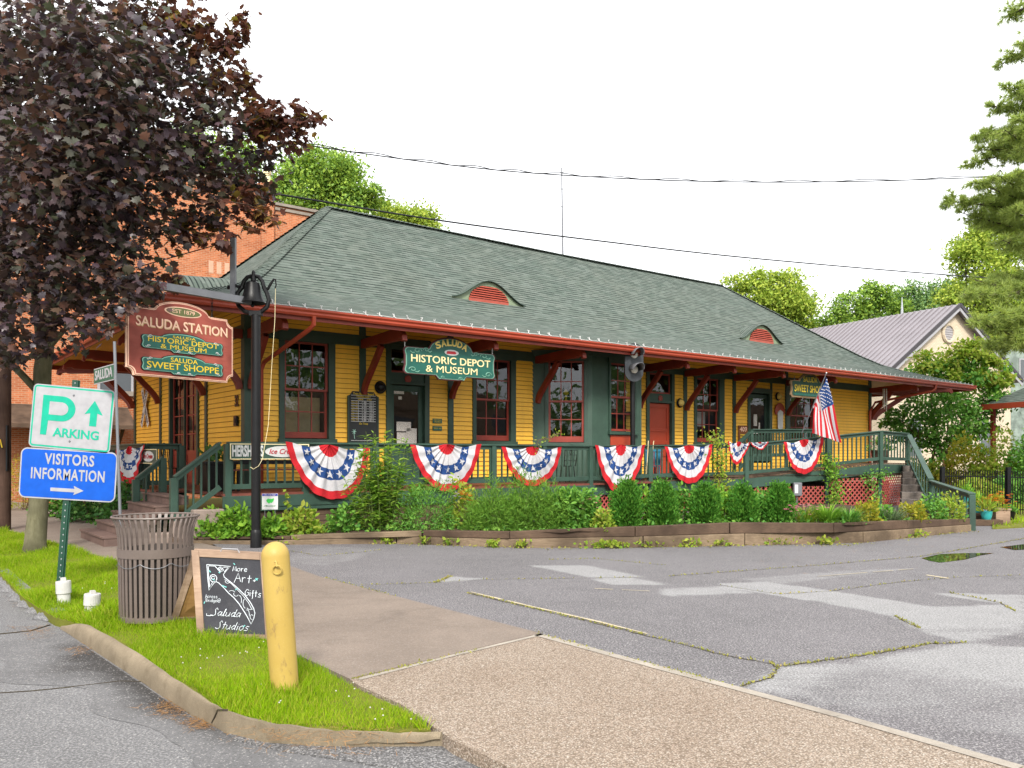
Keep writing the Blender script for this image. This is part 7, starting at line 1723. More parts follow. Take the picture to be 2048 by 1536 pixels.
mb = MB(); [mb.tube([(x * .3, 0, -.05), (x, random.uniform(-.3, .3), .8)], [.012, .004], 5) for x in np.linspace(-.9, .9, 22)]; mb.build('stem', M['stemgreen'], t_)
b = bed(1150, .8); k = b.y / F; shrub('leafy_shrub', 'leafy green shrub between the feathery bush and the first arborvitae', b, 50 * k, 92 * k, 1700, .10, 'mid', ry=.45)
b = bed(1207, .35); k = b.y / F; shrub('leafy_shrub', 'small yellowish shrub at the wall edge before the first arborvitae', b, 22 * k, 40 * k, 420, .075, 'fresh', ry=.25)
b = bed(1180, .75); k = b.y / F; t_ = shrub('flowering_shrub', 'small shrub with pink blossoms before the first arborvitae', b, 26 * k, 66 * k, 420, .09, 'mid', ry=.25); flowers(t_, [(random.gauss(0, .16), -.22, .55 + random.gauss(0, .08)) for _ in range(16)], .035, M['pink_fl'])
b = bed(1290, 1.1); k = b.y / F; shrub('leafy_shrub', 'fresh leafy shrub filling the gap between the first two arborvitae', b, 30 * k, 84 * k, 560, .10, 'bright', ry=.3)
b = bed(1368, 1.2); k = b.y / F; shrub('leafy_shrub', 'leafy shrub filling the gap between the second and third arborvitae', b, 28 * k, 84 * k, 700, .09, 'mid', ry=.3)
for px, rp, hp, mt_, lab in ((1448, 26, 74, 'bright', 'leafy shrub at the foot of the climbing rail vine'), (1522, 26, 66, 'mid', 'leafy shrub filling the gap before the rightmost arborvitae'), (925, 40, 92, 'fresh', 'light green leafy shrub at the left side of the feathery bush')):
    b = bed(px, 1.1); k = b.y / F; shrub('leafy_shrub', lab, b, rp * k, hp * k, 800, .095, mt_, ry=.35)
# arborvitae row
def arbor(label, px, off, wpx, ytop, seed):
    b = bed(px, off); k = b.y / F; h = (CH + (HZ - ytop) * k - b.z) * random.uniform(.90, .98); r = random.uniform(.80, .92) * wpx / 2 * k * .86
    t_ = plant('arborvitae', label, 'conifer', b, 'clipped arborvitae along the ramp'); nc = 130; rs = np.random.default_rng(int(seed * 100)); m = 74
    z = rs.uniform(.02, 1, nc) ** .9; a = rs.uniform(0, 6.283, nc); prof_ = lambda zz: np.clip(1.06 * np.sin(np.pi * np.clip(.15 + .83 * zz, 0, 1)) ** .7, .08, 1)
    rad = r * prof_(z) * rs.uniform(.62, 1.08, nc); C = np.stack([rad * np.cos(a), rad * np.sin(a), z * h * rs.uniform(.86, .97, nc)], 1); k_ = np.repeat(np.arange(nc), m); n = nc * m
    P = C[k_] + rs.normal(size=(n, 3)) * [.05, .05, .075]; aa = a[k_]
    D = np.stack([np.cos(aa) * .7, np.sin(aa) * .7, np.full(n, 1.1)], 1) + rs.normal(size=(n, 3)) * .42; N = np.stack([-np.sin(aa), np.cos(aa), np.zeros(n)], 1) + rs.normal(size=(n, 3)) * .6
    leaves('foliage', P, D, N, rs.uniform(.035, .085, n), TSPRAY, LM['cedar'], t_)
    mb = MB(); mb.tube([(0, 0, -.05), (0, 0, h * .8)], [.035, .012], 7); mb.build('trunk', M['stembrown'], t_)
for i, a in enumerate((('arborvitae below the railroad signal, leftmost of the clipped row', 1254, .55, 62, 958), ('arborvitae below the fan bunting left of the vine', 1325, .60, 60, 966), ('broad arborvitae directly left of the climbing rail vine', 1410, .60, 66, 968), ('arborvitae right of the climbing rail vine', 1486, .60, 60, 970), ('slim arborvitae in front of the red lattice, rightmost of the row', 1557, .60, 60, 965))): arbor(*a, i * 1.7 + 1)
# climbing vines
def vine(label, pts, spread, n, size, mat, name='climbing_vine'):
    """pts: (px,py,Y) up the support"""
    P3 = [at(*p) for p in pts]; b = Vector((P3[0].x, P3[0].y, P3[0].z)); t_ = plant(name, label, 'vine', b)
    Q = resample([p - b for p in P3], .08); mb = MB()
    for k in range(4): mb.tube([q + Vector((.05 * math.sin(i * .7 + k * 2), .03 * math.cos(i * .5 + k), 0)) for i, q in enumerate(Q)], .006, 4)
    mb.build('stem', M['stembrown'], t_)
    idx = RNG.integers(0, len(Q), n); P = np.array([tuple(Q[i]) for i in idx]) + RNG.normal(size=(n, 3)) * [spread, spread * .6, spread * .7]
    leaves('foliage', P, rdir(n, -.1), rdir(n) + [0, -.7, .6], RNG.uniform(.6, 1.2, n) * size, TOVAL, LM[mat], t_)
yv = lin(r1, r2, 1440)[1]; vine('vine climbing the ramp railing between two arborvitae', [(1446, 1010, yv - .35), (1440, 950, yv - .25), (1436, 885, yv - .12), (1425, 870, yv - .1)], .16, 620, .10, 'fresh')
yv = lin(r2, r3, 1652)[1]; vine('bright leafy vine climbing the post under the flag', [(1672, 1018, yv - .5), (1672, 980, yv - .35), (1665, 935, yv - .2), (1648, 912, yv - .1)], .15, 800, .09, 'bright')
yv = r4[1]; vine('leafy vine spreading over the red lattice under the landing', [(1752, 1012, yv - .5), (1750, 975, yv - .3), (1735, 950, yv - .2), (1775, 947, yv - .2)], .14, 420, .085, 'mid')
vine('thin bare-stemmed vine curling on the porch rail left of the signal', [(1075, 905, 19.5), (1078, 880, 19.5), (1100, 876, 19.6), (1118, 866, 19.7)], .06, 60, .06, 'fresh')
# right part of the bed
def grassclump(label, px, off, wpx, hpx, n, mat='bright', flower=None):
    b = bed(px, off); k = b.y / F; t_ = plant('grass_clump', label, 'plant', b, 'grassy clumps in the right bed'); a = RNG.uniform(0, 6.283, n); r0 = RNG.uniform(0, .12, n); el = RNG.uniform(.4, 2.4, n)
    P = np.stack([r0 * np.cos(a), r0 * np.sin(a), np.zeros(n)], 1); D = np.stack([np.cos(a), np.sin(a), el], 1); tg = np.array([(0, .018, 0), (0, -.018, 0), (.4, .02, 0.02), (.4, -.02, .02), (.75, .014, -.04), (.75, -.014, -.04), (1, 0, -.22)])
    leaves('foliage', P, D, np.stack([-np.cos(a) * el, -np.sin(a) * el, np.ones(n)], 1), RNG.uniform(.6, 1.15, n) * hpx * k * 1.15, (tg, [np.array([(0, 1, 3, 2), (2, 3, 5, 4)]), np.array([(4, 5, 6)])]), LM[mat], t_)
    if flower: flowers(t_, [(random.gauss(0, .2), random.gauss(0, .1) - .1, hpx * k * random.uniform(.8, 1.1)) for _ in range(18)], .035, M[flower])
    return t_
grassclump('grassy clump under pink blossoms beside the meter box', 1612, .55, 44, 38, 240, 'fresh', 'pink_fl'); grassclump('arching bright grassy clump below the vine under the flag', 1655, .5, 52, 44, 420); grassclump('dense grassy clump right of the arching one', 1697, .5, 44, 36, 380, 'mid'); grassclump('grey-green grassy tuft below the landing post', 1785, .5, 40, 34, 260, 'grey')
for px, off, rpx, hpx, n, sz, mat, lab in ((1735, .7, 24, 46, 560, .085, 'yellowgreen', 'yellow-green shrub in front of the lattice below the landing'), (1826, .6, 26, 42, 600, .08, 'yellowgreen', 'golden shrub at the foot of the side stairs'), (1862, .75, 30, 54, 700, .08, 'mid', 'bluish green shrub right of the side stairs'), (1900, .6, 30, 56, 650, .08, 'fresh', 'spotted yellow-green shrub beside the garden rail'), (1765, .9, 22, 34, 400, .08, 'mid', 'low green shrub below the landing corner')):
    b = bed(px, off); k = b.y / F; shrub('garden_shrub', lab, b, rpx * k, hpx * k, n, sz, mat, ry=.35, group='small shrubs at the right end of the bed')
b = bed(1590, .45); t_ = plant('pink_flowers', 'low pink flowers before the meter box', 'flowers', b); n = 160; P, d = dome(n, .25, .2, .28); leaves('foliage', P, d + [0, 0, .4], rdir(n, 1), RNG.uniform(.05, .09, n), TOVAL, LM['mid'], t_); flowers(t_, [(random.gauss(.05, .18), random.gauss(-.1, .08), .30 + random.gauss(0, .05)) for _ in range(30)], .04, M['pink_fl'])
# ground cover in the bed and weeds at the wall foot
P = []
for _ in range(2600):
    px = random.uniform(400, 1935); q = bed(px, random.uniform(.12, 1.6)); P.append((q.x, q.y, q.z + random.uniform(.0, .1)))
P = np.array(P); n = len(P); tag(leaves('ground_cover', P, rdir(n, .4), rdir(n, 1.2), RNG.uniform(.04, .11, n), TOVAL, LM['mid']), kind='stuff')
P = []
for px, k_, w_ in ((690, 40, 8), (775, 90, 6), (850, 40, 5), (900, 30, 6), (985, 70, 5), (1045, 50, 6), (1215, 150, 22), (1300, 40, 12), (1380, 60, 14), (1440, 40, 10), (1560, 40, 14), (1650, 60, 10), (1830, 50, 10), (600, 40, 20)):
    for _ in range(k_):
        s = float(np.interp(px + random.gauss(0, w_), [p[0] for p in WB], seglen)); q, _p = wallpt(s); P.append((q.x + random.gauss(0, .03), q.y - abs(random.gauss(.03, .05)), random.uniform(.0, .12)))
P = np.array(P); n = len(P); tag(leaves('wall_weeds', P, rdir(n, .6), rdir(n, 1.0), RNG.uniform(.04, .10, n), TOVAL, LM['fresh']), kind='stuff')
P = []
for _ in range(900):
    s = random.uniform(0.2, 1) * WL; q, _p = wallpt(s); f = .5 + .5 * math.sin(s * 1.7) * math.sin(s * .6)
    if random.random() < f: P.append((q.x, q.y - abs(random.gauss(0, .14)), random.uniform(.004, .02)))
P = np.array(P); n = len(P); tag(leaves('wall_litter', P, rdir(n, .3), rdir(n, 1.0), RNG.uniform(.02, .06, n), TOVAL, M['moss']), kind='stuff')
# ivy bank left of the steps
for i, (px, py, rpx, hpx, mat, lab) in enumerate(((255, 1052, 52, 92, 'dark', 'dark ivy bank directly left of the front steps'), (185, 1040, 50, 70, 'dark', 'dark ivy bank behind the visitors sign'), (120, 1030, 46, 66, 'mid', 'green bank of leaves behind the sign post'), (300, 1062, 34, 60, 'mid', 'low ivy clump behind the litter bin at the step foot'))):
    b = gp(px, py, .02); k = b.y / F; shrub('ivy_bank', lab, b, rpx * k, hpx * k, 1500, .12, mat, ry=.8, cat='shrub', group='ivy banks left of the steps', tmpl=TOVAL)
b = gp(48, 1018, .02); k = b.y / F; t_ = shrub('goldenrod', 'tall yellow flowering plants between the utility pole and the maple', b, 36 * k, 120 * k, 1300, .12, 'yellowgreen', cat='plant', ry=.6, tmpl=TLANCE); flowers(t_, [(random.gauss(0, .28), -.4 + random.gauss(0, .1), random.uniform(.6, 1.5)) for _ in range(60)], .05, M['yellow_fl'])
# low timber edging of the ivy bank
t_ = thing('timber_edging', 'low timber edging between the walkway and the ivy bank', 'edging', (0, 0, 0)); mb = MB(); P3 = [gp(*p, .06) for p in [(60, 1012), (110, 1016), (170, 1030), (228, 1050), (300, 1072), (372, 1090)]]
for a, b in zip(P3[:-1], P3[1:]): mb = MB(); mb.bar(a, b, .12, .16); mb.build('timber', M['timber_dark'], t_, bevel=.01)
# pink flowers in a box behind the landing railing
p_ = ((r4[0] + r5[0]) / 2 - .2, (r4[1] + r5[1]) / 2 + .6); t_ = plant('flower_tub', 'tub of dark pink flowers standing behind the landing railing', 'planter', (p_[0], p_[1], f4 - .02)); mb = MB(); mb.lathe([(.22, 0), (.28, .4), (.30, .42), (.26, .42), (.24, .38), (0, .38)], 18); mb.build('tub', M['timber_dark'], t_); P, d = dome(260, .4, .35, .45); leaves('foliage', P + [0, 0, .38], d + [0, 0, .3], rdir(260, 1), RNG.uniform(.06, .1, 260), TOVAL, LM['mid'], t_); flowers(t_, [(random.gauss(0, .25), random.gauss(-.15, .1), .6 + random.gauss(0, .12)) for _ in range(50)], .05, flat('magenta_petals', (.45, .05, .16)))
# ================================================================== BACKGROUND BUILDINGS AND TREES
def brickmat(name, c1, c2, mort, bw=.215, rh=.075, ms=.010, var=.35):
    t = NT(name); c = t.n('TexCoord'); sp = t.n('SeparateXYZ'); t.l(c.outputs['Object'], sp.inputs[0]); cb = t.n('CombineXYZ'); t.l(t.math('ADD', sp.outputs[0], sp.outputs[1]), cb.inputs[0]); t.l(sp.outputs[2], cb.inputs[1])
    br = t.n('TexBrick'); t.l(cb.outputs[0], br.inputs['Vector'])
    for k, q in (('Scale', 1.0), ('Brick Width', bw), ('Row Height', rh), ('Mortar Size', ms), ('Bias', -.1)): br.inputs[k].default_value = q
    br.inputs['Color1'].default_value = (*c1, 1); br.inputs['Color2'].default_value = (*c2, 1); br.inputs['Mortar'].default_value = (*mort, 1)
    big = t.noise(t.coord(), .8, 5, .7); k = t.mix(t.ramp(big, [(.35, 0.0), (.7, var)]), br.outputs[0], sc3(c1, .5)); st_ = t.noise(t.coord(scale=(1, 1, .25)), 2.5, 4); k = t.mix(t.ramp(st_, [(.5, 0.0), (.8, var)]), k, sc3(c2, 1.25))
    t.col(k); t.rough(.85).spec(.2); t.bump(br.outputs['Fac'], -.4, .01); return t.m
M['brick'] = brickmat('orange_brick', (.33, .085, .030), (.52, .175, .075), (.42, .26, .16), .215, .075, .012, .45)
M['whitebrick'] = brickmat('pale_painted_brick', (.60, .51, .38), (.54, .45, .33), (.44, .36, .26), .24, .085, .012, .12)
# brick block behind the depot; local x along the depot
VBK = 19.0; bk = thing('brick_building', 'tall orange brick building behind the depot with stepped parapet', 'building', B(0, VBK), TH)
def bz(px, py): return CH + (HZ - py) / F * B(wu(px, VBK), VBK).y
uS = wu(545, VBK); uP = wu(520, VBK); zlo, zhi = bz(590, 413), bz(543, 378)
mb = MB(); mb.box(-24, uP, 0, 14, -.2, zhi - .15); mb.box(uP, 22, 0.0, 14, -.2, zlo - .12); mb.build('wall', M['brick'], bk)
mb = MB(); mb.box(uP, uS + .0, -.18, .5, -.2, zhi); mb.box(uP - .08, uS + .08, -.26, .55, zhi, zhi + .16); mb.build('pilaster', M['brick'], bk)
M['coping'] = concrete('coping_stone', (.28, .24, .20)); mb = MB(); mb.box(uS + .09, 22, -.12, .5, zlo - .12, zlo); mb.box(uS + .09, 22, -.07, -.002, zlo - .32, zlo - .20); mb.box(-24, uP - .09, -.12, .5, zhi - .15, zhi); mb.build('coping', M['coping'], bk)
for px0, px1, py0, py1 in ((200, 262, 700, 782),):
    a, b = wu(px0, VBK), wu(px1, VBK); z0, z1 = bz((px0 + px1) / 2, py1), bz((px0 + px1) / 2, py0); mb = MB(); mb.box(a - .1, a, -.05, .1, z0, z1); mb.box(b, b + .1, -.05, .1, z0, z1); mb.box(a - .1, b + .1, -.05, .1, z1, z1 + .12); mb.box(a, b, -.03, .08, (z0 + z1) / 2 - .04, (z0 + z1) / 2 + .04); w_ = mb.build('window', M['signwhite'], bk)
    mb = MB(); mb.box(a - .2, b + .2, -.14, .0, z0 - .18, z0); mb.build('sill', M['coping'], w_); mb = MB(); mb.quad((a, -.006, z0), (b, -.006, z0), (b, -.006, z1), (a, -.006, z1)); t = NT('dull_glass'); t.col((.09, .10, .11)); t.rough(.15); M['dullglass'] = t.m; mb.build('pane', M['dullglass'], w_, fix=False)
px0 = wu(205, VBK); z_ = bz(230, 850); mb = MB(); mb.add([(px0 - 4, -.0, z_ + .7), (px0 + .9, 0, z_ + .7), (px0 + .9, -1.3, z_ - .05), (px0 - 4, -1.3, z_ - .05), (px0 - 4, -.0, z_ + .55), (px0 + .9, 0, z_ + .55), (px0 + .9, -1.3, z_ - .2), (px0 - 4, -1.3, z_ - .2)], [(0, 1, 2, 3), (7, 6, 5, 4), (0, 4, 5, 1), (1, 5, 6, 2), (2, 6, 7, 3), (3, 7, 4, 0)]); mb.bar((px0 + .5, -1.1, z_ - .15), (px0 + .5, -.02, z_ - 1.0), .1, .1); mb.build('awning', M['timber_dark'], bk)
for i in range(5):
    u_ = wu(422, VBK) + i * .33; mb = MB(); mb.box(u_ - .1, u_ + .1, -.012, -.003, bz(440, 548), bz(440, 524)); mb.build('ghost_letter', flat('ghost_white', (.50, .30, .20)), bk)
u_ = wu(538, VBK); t_ = thing('vent_pipe', 'pale capped vent pipe on top of the brick parapet', 'vent pipe', B(u_, VBK + .2, zhi + .16)); mb = MB(); mb.lathe([(.13, 0), (.13, .5), (.17, .52), (.17, .72), (.05, .78), (0, .78)], 14); mb.build('pipe', M['cream'], t_)

# pale brick hall with a metal roof at the right
Pk = at(1906, 611, 50); AG = math.atan2(.48, .877); hall = thing('white_hall', 'pale painted brick hall with a ribbed metal gable roof right of the depot', 'building', (Pk.x, Pk.y, 0), AG)
pkz = Pk.z; ez_ = 6.75; hw_ = 5.95; LH = 17
mb = MB(); mb.add([(-hw_, 0, -.5), (hw_, 0, -.5), (hw_, 0, ez_), (0, 0, pkz - .15), (-hw_, 0, ez_), (-hw_, LH, -.5), (hw_, LH, -.5), (hw_, LH, ez_), (0, LH, pkz - .15), (-hw_, LH, ez_)], [(0, 1, 2, 3, 4), (9, 8, 7, 6, 5), (0, 4, 9, 5), (1, 6, 7, 2)]); mb.build('wall', M['whitebrick'], hall)
M['ribmetal'] = paint('ribbed_metal', (.26, .235, .25), .4, .12, .6, .03, .5, .35); M['darktrim'] = flat('dark_trim', (.05, .045, .05)); sl_ = (pkz - ez_) / hw_; ov = .55
rf = None; mb = MB()
for sx in (-1, 1): mb.add([(0, -.45, pkz + .02), (sx * (hw_ + ov), -.45, ez_ - sl_ * ov + .02), (sx * (hw_ + ov), LH + .4, ez_ - sl_ * ov + .02), (0, LH + .4, pkz + .02), (0, -.45, pkz - .10), (sx * (hw_ + ov), -.45, ez_ - sl_ * ov - .10), (sx * (hw_ + ov), LH + .4, ez_ - sl_ * ov - .10), (0, LH + .4, pkz - .10)], [(0, 1, 2, 3), (7, 6, 5, 4), (0, 4, 5, 1), (1, 5, 6, 2), (2, 6, 7, 3)])
rf = mb.build('roof', M['ribmetal'], hall); mb = MB()
for sx in (-1, 1):
    for i in range(42): y = -.4 + i * .415; mb.bar((sx * .05, y, pkz + .03), (sx * (hw_ + ov), y, ez_ - sl_ * ov + .04), .035, .06)
mb.build('roof_rib', M['ribmetal'], rf)['kind'] = 'stuff'
mb = MB(); [mb.bar((0, -.48, pkz - .02), (sx * (hw_ + ov), -.48, ez_ - sl_ * ov - .02), .05, .20) for sx in (-1, 1)]; mb.build('rake_trim', M['darktrim'], rf); mb = MB(); [mb.bar((0, -.43, pkz - .24), (sx * (hw_ + ov), -.43, ez_ - sl_ * ov - .24), .04, .22) for sx in (-1, 1)]; mb.build('bargeboard', M['signwhite'], rf)
vx = (1892 - 1906) / F * 50 / CU * .98; mb = MB(); zc = CH + (HZ - 668) / F * 50; mb.tube([(vx + .52 * math.cos(a), -.06, zc + .52 * math.sin(a)) for a in np.linspace(0, 6.283, 33)], .10, 6); vt = mb.build('round_vent', M['whitebrick'], hall); mb = MB(); mb.prism([(vx + .50 * math.cos(a), zc + .50 * math.sin(a)) for a in np.linspace(0, 6.283, 30)[:-1]], -.05, -.01); [mb.box(vx - .42, vx + .42, -.08, -.055, zc - .35 + .14 * i, zc - .28 + .14 * i) for i in range(6)]; mb.build('louver', flat('vent_grey', (.34, .32, .32)), vt)
for x in (-3.6, 3.2): mb = MB(); mb.box(x - .6, x - .5, -.06, .05, 1.6, 3.6); mb.box(x + .5, x + .6, -.06, .05, 1.6, 3.6); mb.box(x - .6, x + .6, -.06, .05, 3.6, 3.75); mb.box(x - .5, x + .5, -.03, .04, 2.56, 2.64); w_ = mb.build('window', M['signwhite'], hall); mb = MB(); mb.quad((x - .5, -.01, 1.6), (x + .5, -.01, 1.6), (x + .5, -.01, 3.6), (x - .5, -.01, 3.6)); mb.build('pane', M['dullglass'], w_, fix=False); mb = MB(); mb.box(x - .7, x + .7, -.12, .0, 1.48, 1.598); mb.build('sill', M['coping'], w_)
cu = at(1804, 610, 62); t_ = thing('roof_finial', 'slim pale finial spike rising behind the ridge of the metal roof', 'finial', (cu.x, cu.y, cu.z - 1.6)); mb = MB(); mb.lathe([(.5, -9), (.5, .0), (.30, .3), (.12, .6), (.08, 1.4), (.02, 2.2)], 10); mb.build('spike', flat('grey_spike', (.4, .42, .45)), t_)
# grey house beyond the pine and an open pavilion at the edge
hp = at(2010, 700, 70); hs_ = thing('grey_house', 'grey clapboard house with dark gable roof half hidden behind the pine', 'house', (hp.x, hp.y, 0), R(20)); M['greyclap'] = wood('grey_clapboard', (.22, .27, .24), (.30, .35, .31), (.2, .2, 9), .8)
zt_ = CH + (HZ - 640) / F * 70; mb = MB(); mb.add([(-4, 0, -.5), (9, 0, -.5), (9, 0, zt_ - 3), (2.5, 0, zt_), (-4, 0, zt_ - 3), (-4, 10, -.5), (9, 10, -.5), (9, 10, zt_ - 3), (2.5, 10, zt_), (-4, 10, zt_ - 3)], [(0, 1, 2, 3, 4), (9, 8, 7, 6, 5), (0, 4, 9, 5), (1, 6, 7, 2)]); mb.build('wall', M['greyclap'], hs_)
M['slate'] = paint('dark_roof', (.06, .065, .08), .8, .2, 2); mb = MB(); [mb.bar((2.5 + sx * 3.4, 4.8, zt_ - 1.45), (2.5 + sx * 3.41, 4.81, zt_ - 1.46), .1, .1) for sx in ()]
mb.add([(2.5, -.5, zt_ + .1), (-4.6, -.5, zt_ - 3.2), (-4.6, 10.5, zt_ - 3.2), (2.5, 10.5, zt_ + .1), (9.6, -.5, zt_ - 3.2), (9.6, 10.5, zt_ - 3.2), (2.5, -.5, zt_ + .3), (-4.7, -.5, zt_ - 3.05), (-4.7, 10.5, zt_ - 3.05), (2.5, 10.5, zt_ + .3), (9.7, -.5, zt_ - 3.05), (9.7, 10.5, zt_ - 3.05)], [(0, 1, 2, 3), (0, 3, 5, 4), (6, 9, 8, 7), (6, 10, 11, 9), (0, 6, 7, 1), (0, 4, 10, 6)]); mb.build('roof', M['slate'], hs_)
mb = MB(); mb.box(1.6, 3.2, -.06, .02, zt_ - 5, zt_ - 3.2); w_ = mb.build('window', M['signwhite'], hs_); mb = MB(); mb.box(1.75, 3.05, -.08, -.062, zt_ - 4.9, zt_ - 3.3); mb.build('pane', M['dullglass'], w_)
pp = at(2060, 812, 36); pv_ = thing('pavilion', 'open pavilion with green shingled roof and red fascia at the right edge', 'pavilion', (pp.x + 1.5, pp.y, 0), R(15)); zf_ = CH + (HZ - 806) / F * 36
mb = MB(); mb.add([(-2.2, -2.2, zf_), (2.2, -2.2, zf_), (2.2, 2.2, zf_), (-2.2, 2.2, zf_), (0, 0, zf_ + 1.4)], [(0, 1, 4), (1, 2, 4), (2, 3, 4), (3, 0, 4), (3, 2, 1, 0)]); o = mb.build('roof', M['shingle'], pv_); uvset(o, lambda c, p: (c[0] + c[1], c[2] * 1.8)); mb = MB(); mb.box(-2.2, 2.2, -2.24, -2.2, zf_ - .22, zf_ + .03); mb.box(-2.24, -2.2, -2.2, 2.2, zf_ - .22, zf_ + .03); mb.build('fascia', M['gutter'], pv_)
for x in (-1.9, 1.9):
    for y in (-1.9, 1.9): mb = MB(); mb.box(x - .08, x + .08, y - .08, y + .08, -.1, zf_); mb.build('post', M['red'], pv_)
# iron fence
fc0, fc1 = Vector((at(1880, 910, 23.5).x, 23.5, .0)), Vector((at(2170, 910, 21.2).x, 21.2, 0)); fe = thing('iron_fence', 'black iron picket fence at the right behind the flower pots', 'fence', fc0); d = fc1 - fc0; n = 58
mb = MB(); mb.box(-.009, .009, -.009, .009, .05, 1.22); pk = mb.build('picket', M['black'], fe)
for i in range(n): o = pk if i == 0 else pk.copy(); (COL.objects.link(o) if i else None); o.parent = fe; o.location = d * (i / (n - 1))
for z_ in (.18, 1.05): mb = MB(); mb.bar(Vector((0, 0, z_)), d + Vector((0, 0, z_)), .03, .03); mb.build('rail', M['black'], fe)
for t2 in (.02, .497, .98): mb = MB(); q = d * t2; mb.box(q.x - .05, q.x + .05, q.y - .05, q.y + .05, 0, 1.32); mb.build('post', M['black'], fe)
# pots and timber ledge
lg = thing('timber_ledge', 'low stepped timber ledge under the turquoise pots', 'ledge', gp(1968, 1052)); mb = MB(); mb.box(-.35, .45, 0, .22, 0, .14); mb.build('timber', M['timber_dark'], lg, bevel=.01); mb = MB(); mb.box(-.35, .5, .45, .67, .0, .26); mb.build('timber', M['timber_dark'], lg, bevel=.01)
M['turq'] = paint('turquoise_glaze', (.04, .36, .36), .2, .15, 5, .02, .5)
def pot(label, px, py, Yd, wpx, hpx, mat, leafm, n, fl=None, up=.35, group='potted plants at the right', tm_=TLANCE, ls=.2, tall=1.0):
    b = at(px, py, Yd); k = Yd / F; r = wpx / 2 * k; h = hpx * k; t_ = thing('flower_pot', label, 'flower pot', b, 0, group); mb = MB(); mb.lathe([(r * .6, 0), (r * .72, h * .08), (r * .95, h * .6), (r, h * .95), (r * 1.04, h), (r * .92, h), (r * .88, h * .9), (0, h * .9)], 20); mb.build('pot', mat, t_, smooth=True)
    P, d_ = dome(n, r * 1.3, r * 1.3, r * 2.2 * tall, .4); leaves('foliage', P + [0, 0, h * .85], d_ + [0, 0, up], rdir(n, 1), RNG.uniform(.6, 1.1, n) * ls, tm_, LM[leafm], t_)
    if fl: flowers(t_, [(random.gauss(0, r * .7), random.gauss(-r * .4, r * .3), h + r * random.uniform(.6, 2)) for _ in range(24)], .035, M[fl])
pot('round turquoise pot with long green leaves on the timber ledge', 1973, 1040, 19.35, 22, 18, M['turq'], 'fresh', 110, None); pot('second turquoise pot half hidden behind the garden rail end post', 1954, 1028, 20.0, 20, 16, M['turq'], 'bright', 90, 'yellow_fl'); pot('tall turquoise vase seen through the balusters of the garden rail', 1934, 1016, 20.6, 13, 32, M['turq'], 'bright', 60)
pot('black plastic pot with a low green mound by the iron fence', 2018, 1042, 20.6, 22, 20, M['black'], 'mid', 160, None, tm_=TOVAL, ls=.09, tall=.5)
bx = thing('planter_box', 'wooden planter box overflowing with orange flowers right of the turquoise pot', 'planter', at(1998, 1050, 19.6)); mb = MB(); mb.box(-.17, .17, -.17, .17, 0, .36); mb.box(-.19, .19, -.19, .19, .36, .40); mb.build('box', M['palewood'], bx, bevel=.008); P, d_ = dome(160, .3, .25, .35); leaves('foliage', P + [-.08, 0, .36], d_, rdir(160, 1), RNG.uniform(.06, .1, 160), TOVAL, LM['yellowgreen'], bx); flowers(bx, [(random.gauss(-.1, .2), random.gauss(-.1, .1), .6 + random.gauss(0, .1)) for _ in range(50)], .05, M['orange_fl'])

# ---- trees
M['bark'] = wood('bark', (.055, .042, .032), (.13, .10, .078), (9, 9, 1.5), .9); M['mossbark'] = wood('mossy_bark', (.09, .085, .045), (.19, .175, .11), (7, 7, 2), .9); M['myrtlebark'] = wood('smooth_tan_bark', (.15, .075, .035), (.30, .17, .09), (8, 8, 1.2), .7)
LM['oak'] = leafmat('leaf_far_green', [(0.104, 0.202, 0.043), (0.222, 0.354, 0.0575), (0.385, 0.519, 0.0789)], .3); LM['poplar'] = leafmat('leaf_far_yellow', [(0.158, 0.251, 0.0383), (0.316, 0.418, 0.0574), (0.499, 0.544, 0.0956)], .35); LM['deep'] = leafmat('leaf_far_deep', [(0.0923, 0.184, 0.0747), (0.169, 0.282, 0.0933), (0.277, 0.392, 0.112)], .25)
LM['maple'] = leafmat('leaf_purple', [(.040, .030, .040), (.062, .036, .048), (.050, .066, .026), (.095, .052, .064), (.060, .040, .034), (.150, .066, .042), (.045, .055, .028)], .24, .42)
LM['maple'].node_tree.nodes['Principled BSDF'].inputs['Specular IOR Level'].default_value = .5
LM['mapletip'] = leafmat('leaf_purple_tip', [(.05, .028, .030), (.12, .045, .03), (.08, .035, .03), (.17, .06, .03), (.20, .17, .03)], .35, .4)
def crown(par, O, lobes, n, size, mat, Y, tmpl=TOVAL, sub=14, csize=.30, flat_=.8, updir=.4, name='crown', zd=1.0, extra=None):
    """lobes: (px,py,rpx[,dY]) seen at depth Y; leaves gather in clumps on and inside each lobe"""
    P, cen = [], []; w = np.array([l[2] ** 2 * (l[4] if len(l) > 4 else 1) for l in lobes], float); w /= w.sum()
    for l, f in zip(lobes, w):
        yy = Y + (l[3] if len(l) > 3 else 0); c = np.array(at(l[0], l[1], yy)); r = l[2] / F * yy; m = max(3, int(n * f)); ns = max(4, int(sub * (.6 + .4 * l[2] / 100)))
        sd = rdir(ns); sc_ = c + sd * r * RNG.uniform(.55, .95, (ns, 1)) * [1, zd, flat_ if flat_ else 1]; k = RNG.integers(0, ns, m); rs = RNG.uniform(.6, 1.3, ns) * r * csize
        q = sc_[k] + RNG.normal(size=(m, 3)) * rs[k][:, None] * [1, 1, .62]; P.append(q); cen.append(np.repeat(c[None], m, 0))
    P = np.concatenate(P); cen = np.concatenate(cen); n_ = len(P); d = nrm(P - cen); D = d * .5 + rdir(n_) * .9; D[:, 2] -= .25; N = d * .35 + RNG.normal(size=(n_, 3)) * .45; N[:, 2] += updir * 2
    return leaves(name, P - np.array(O), D, N, RNG.uniform(.6, 1.2, n_) * size, tmpl, LM[mat], par)
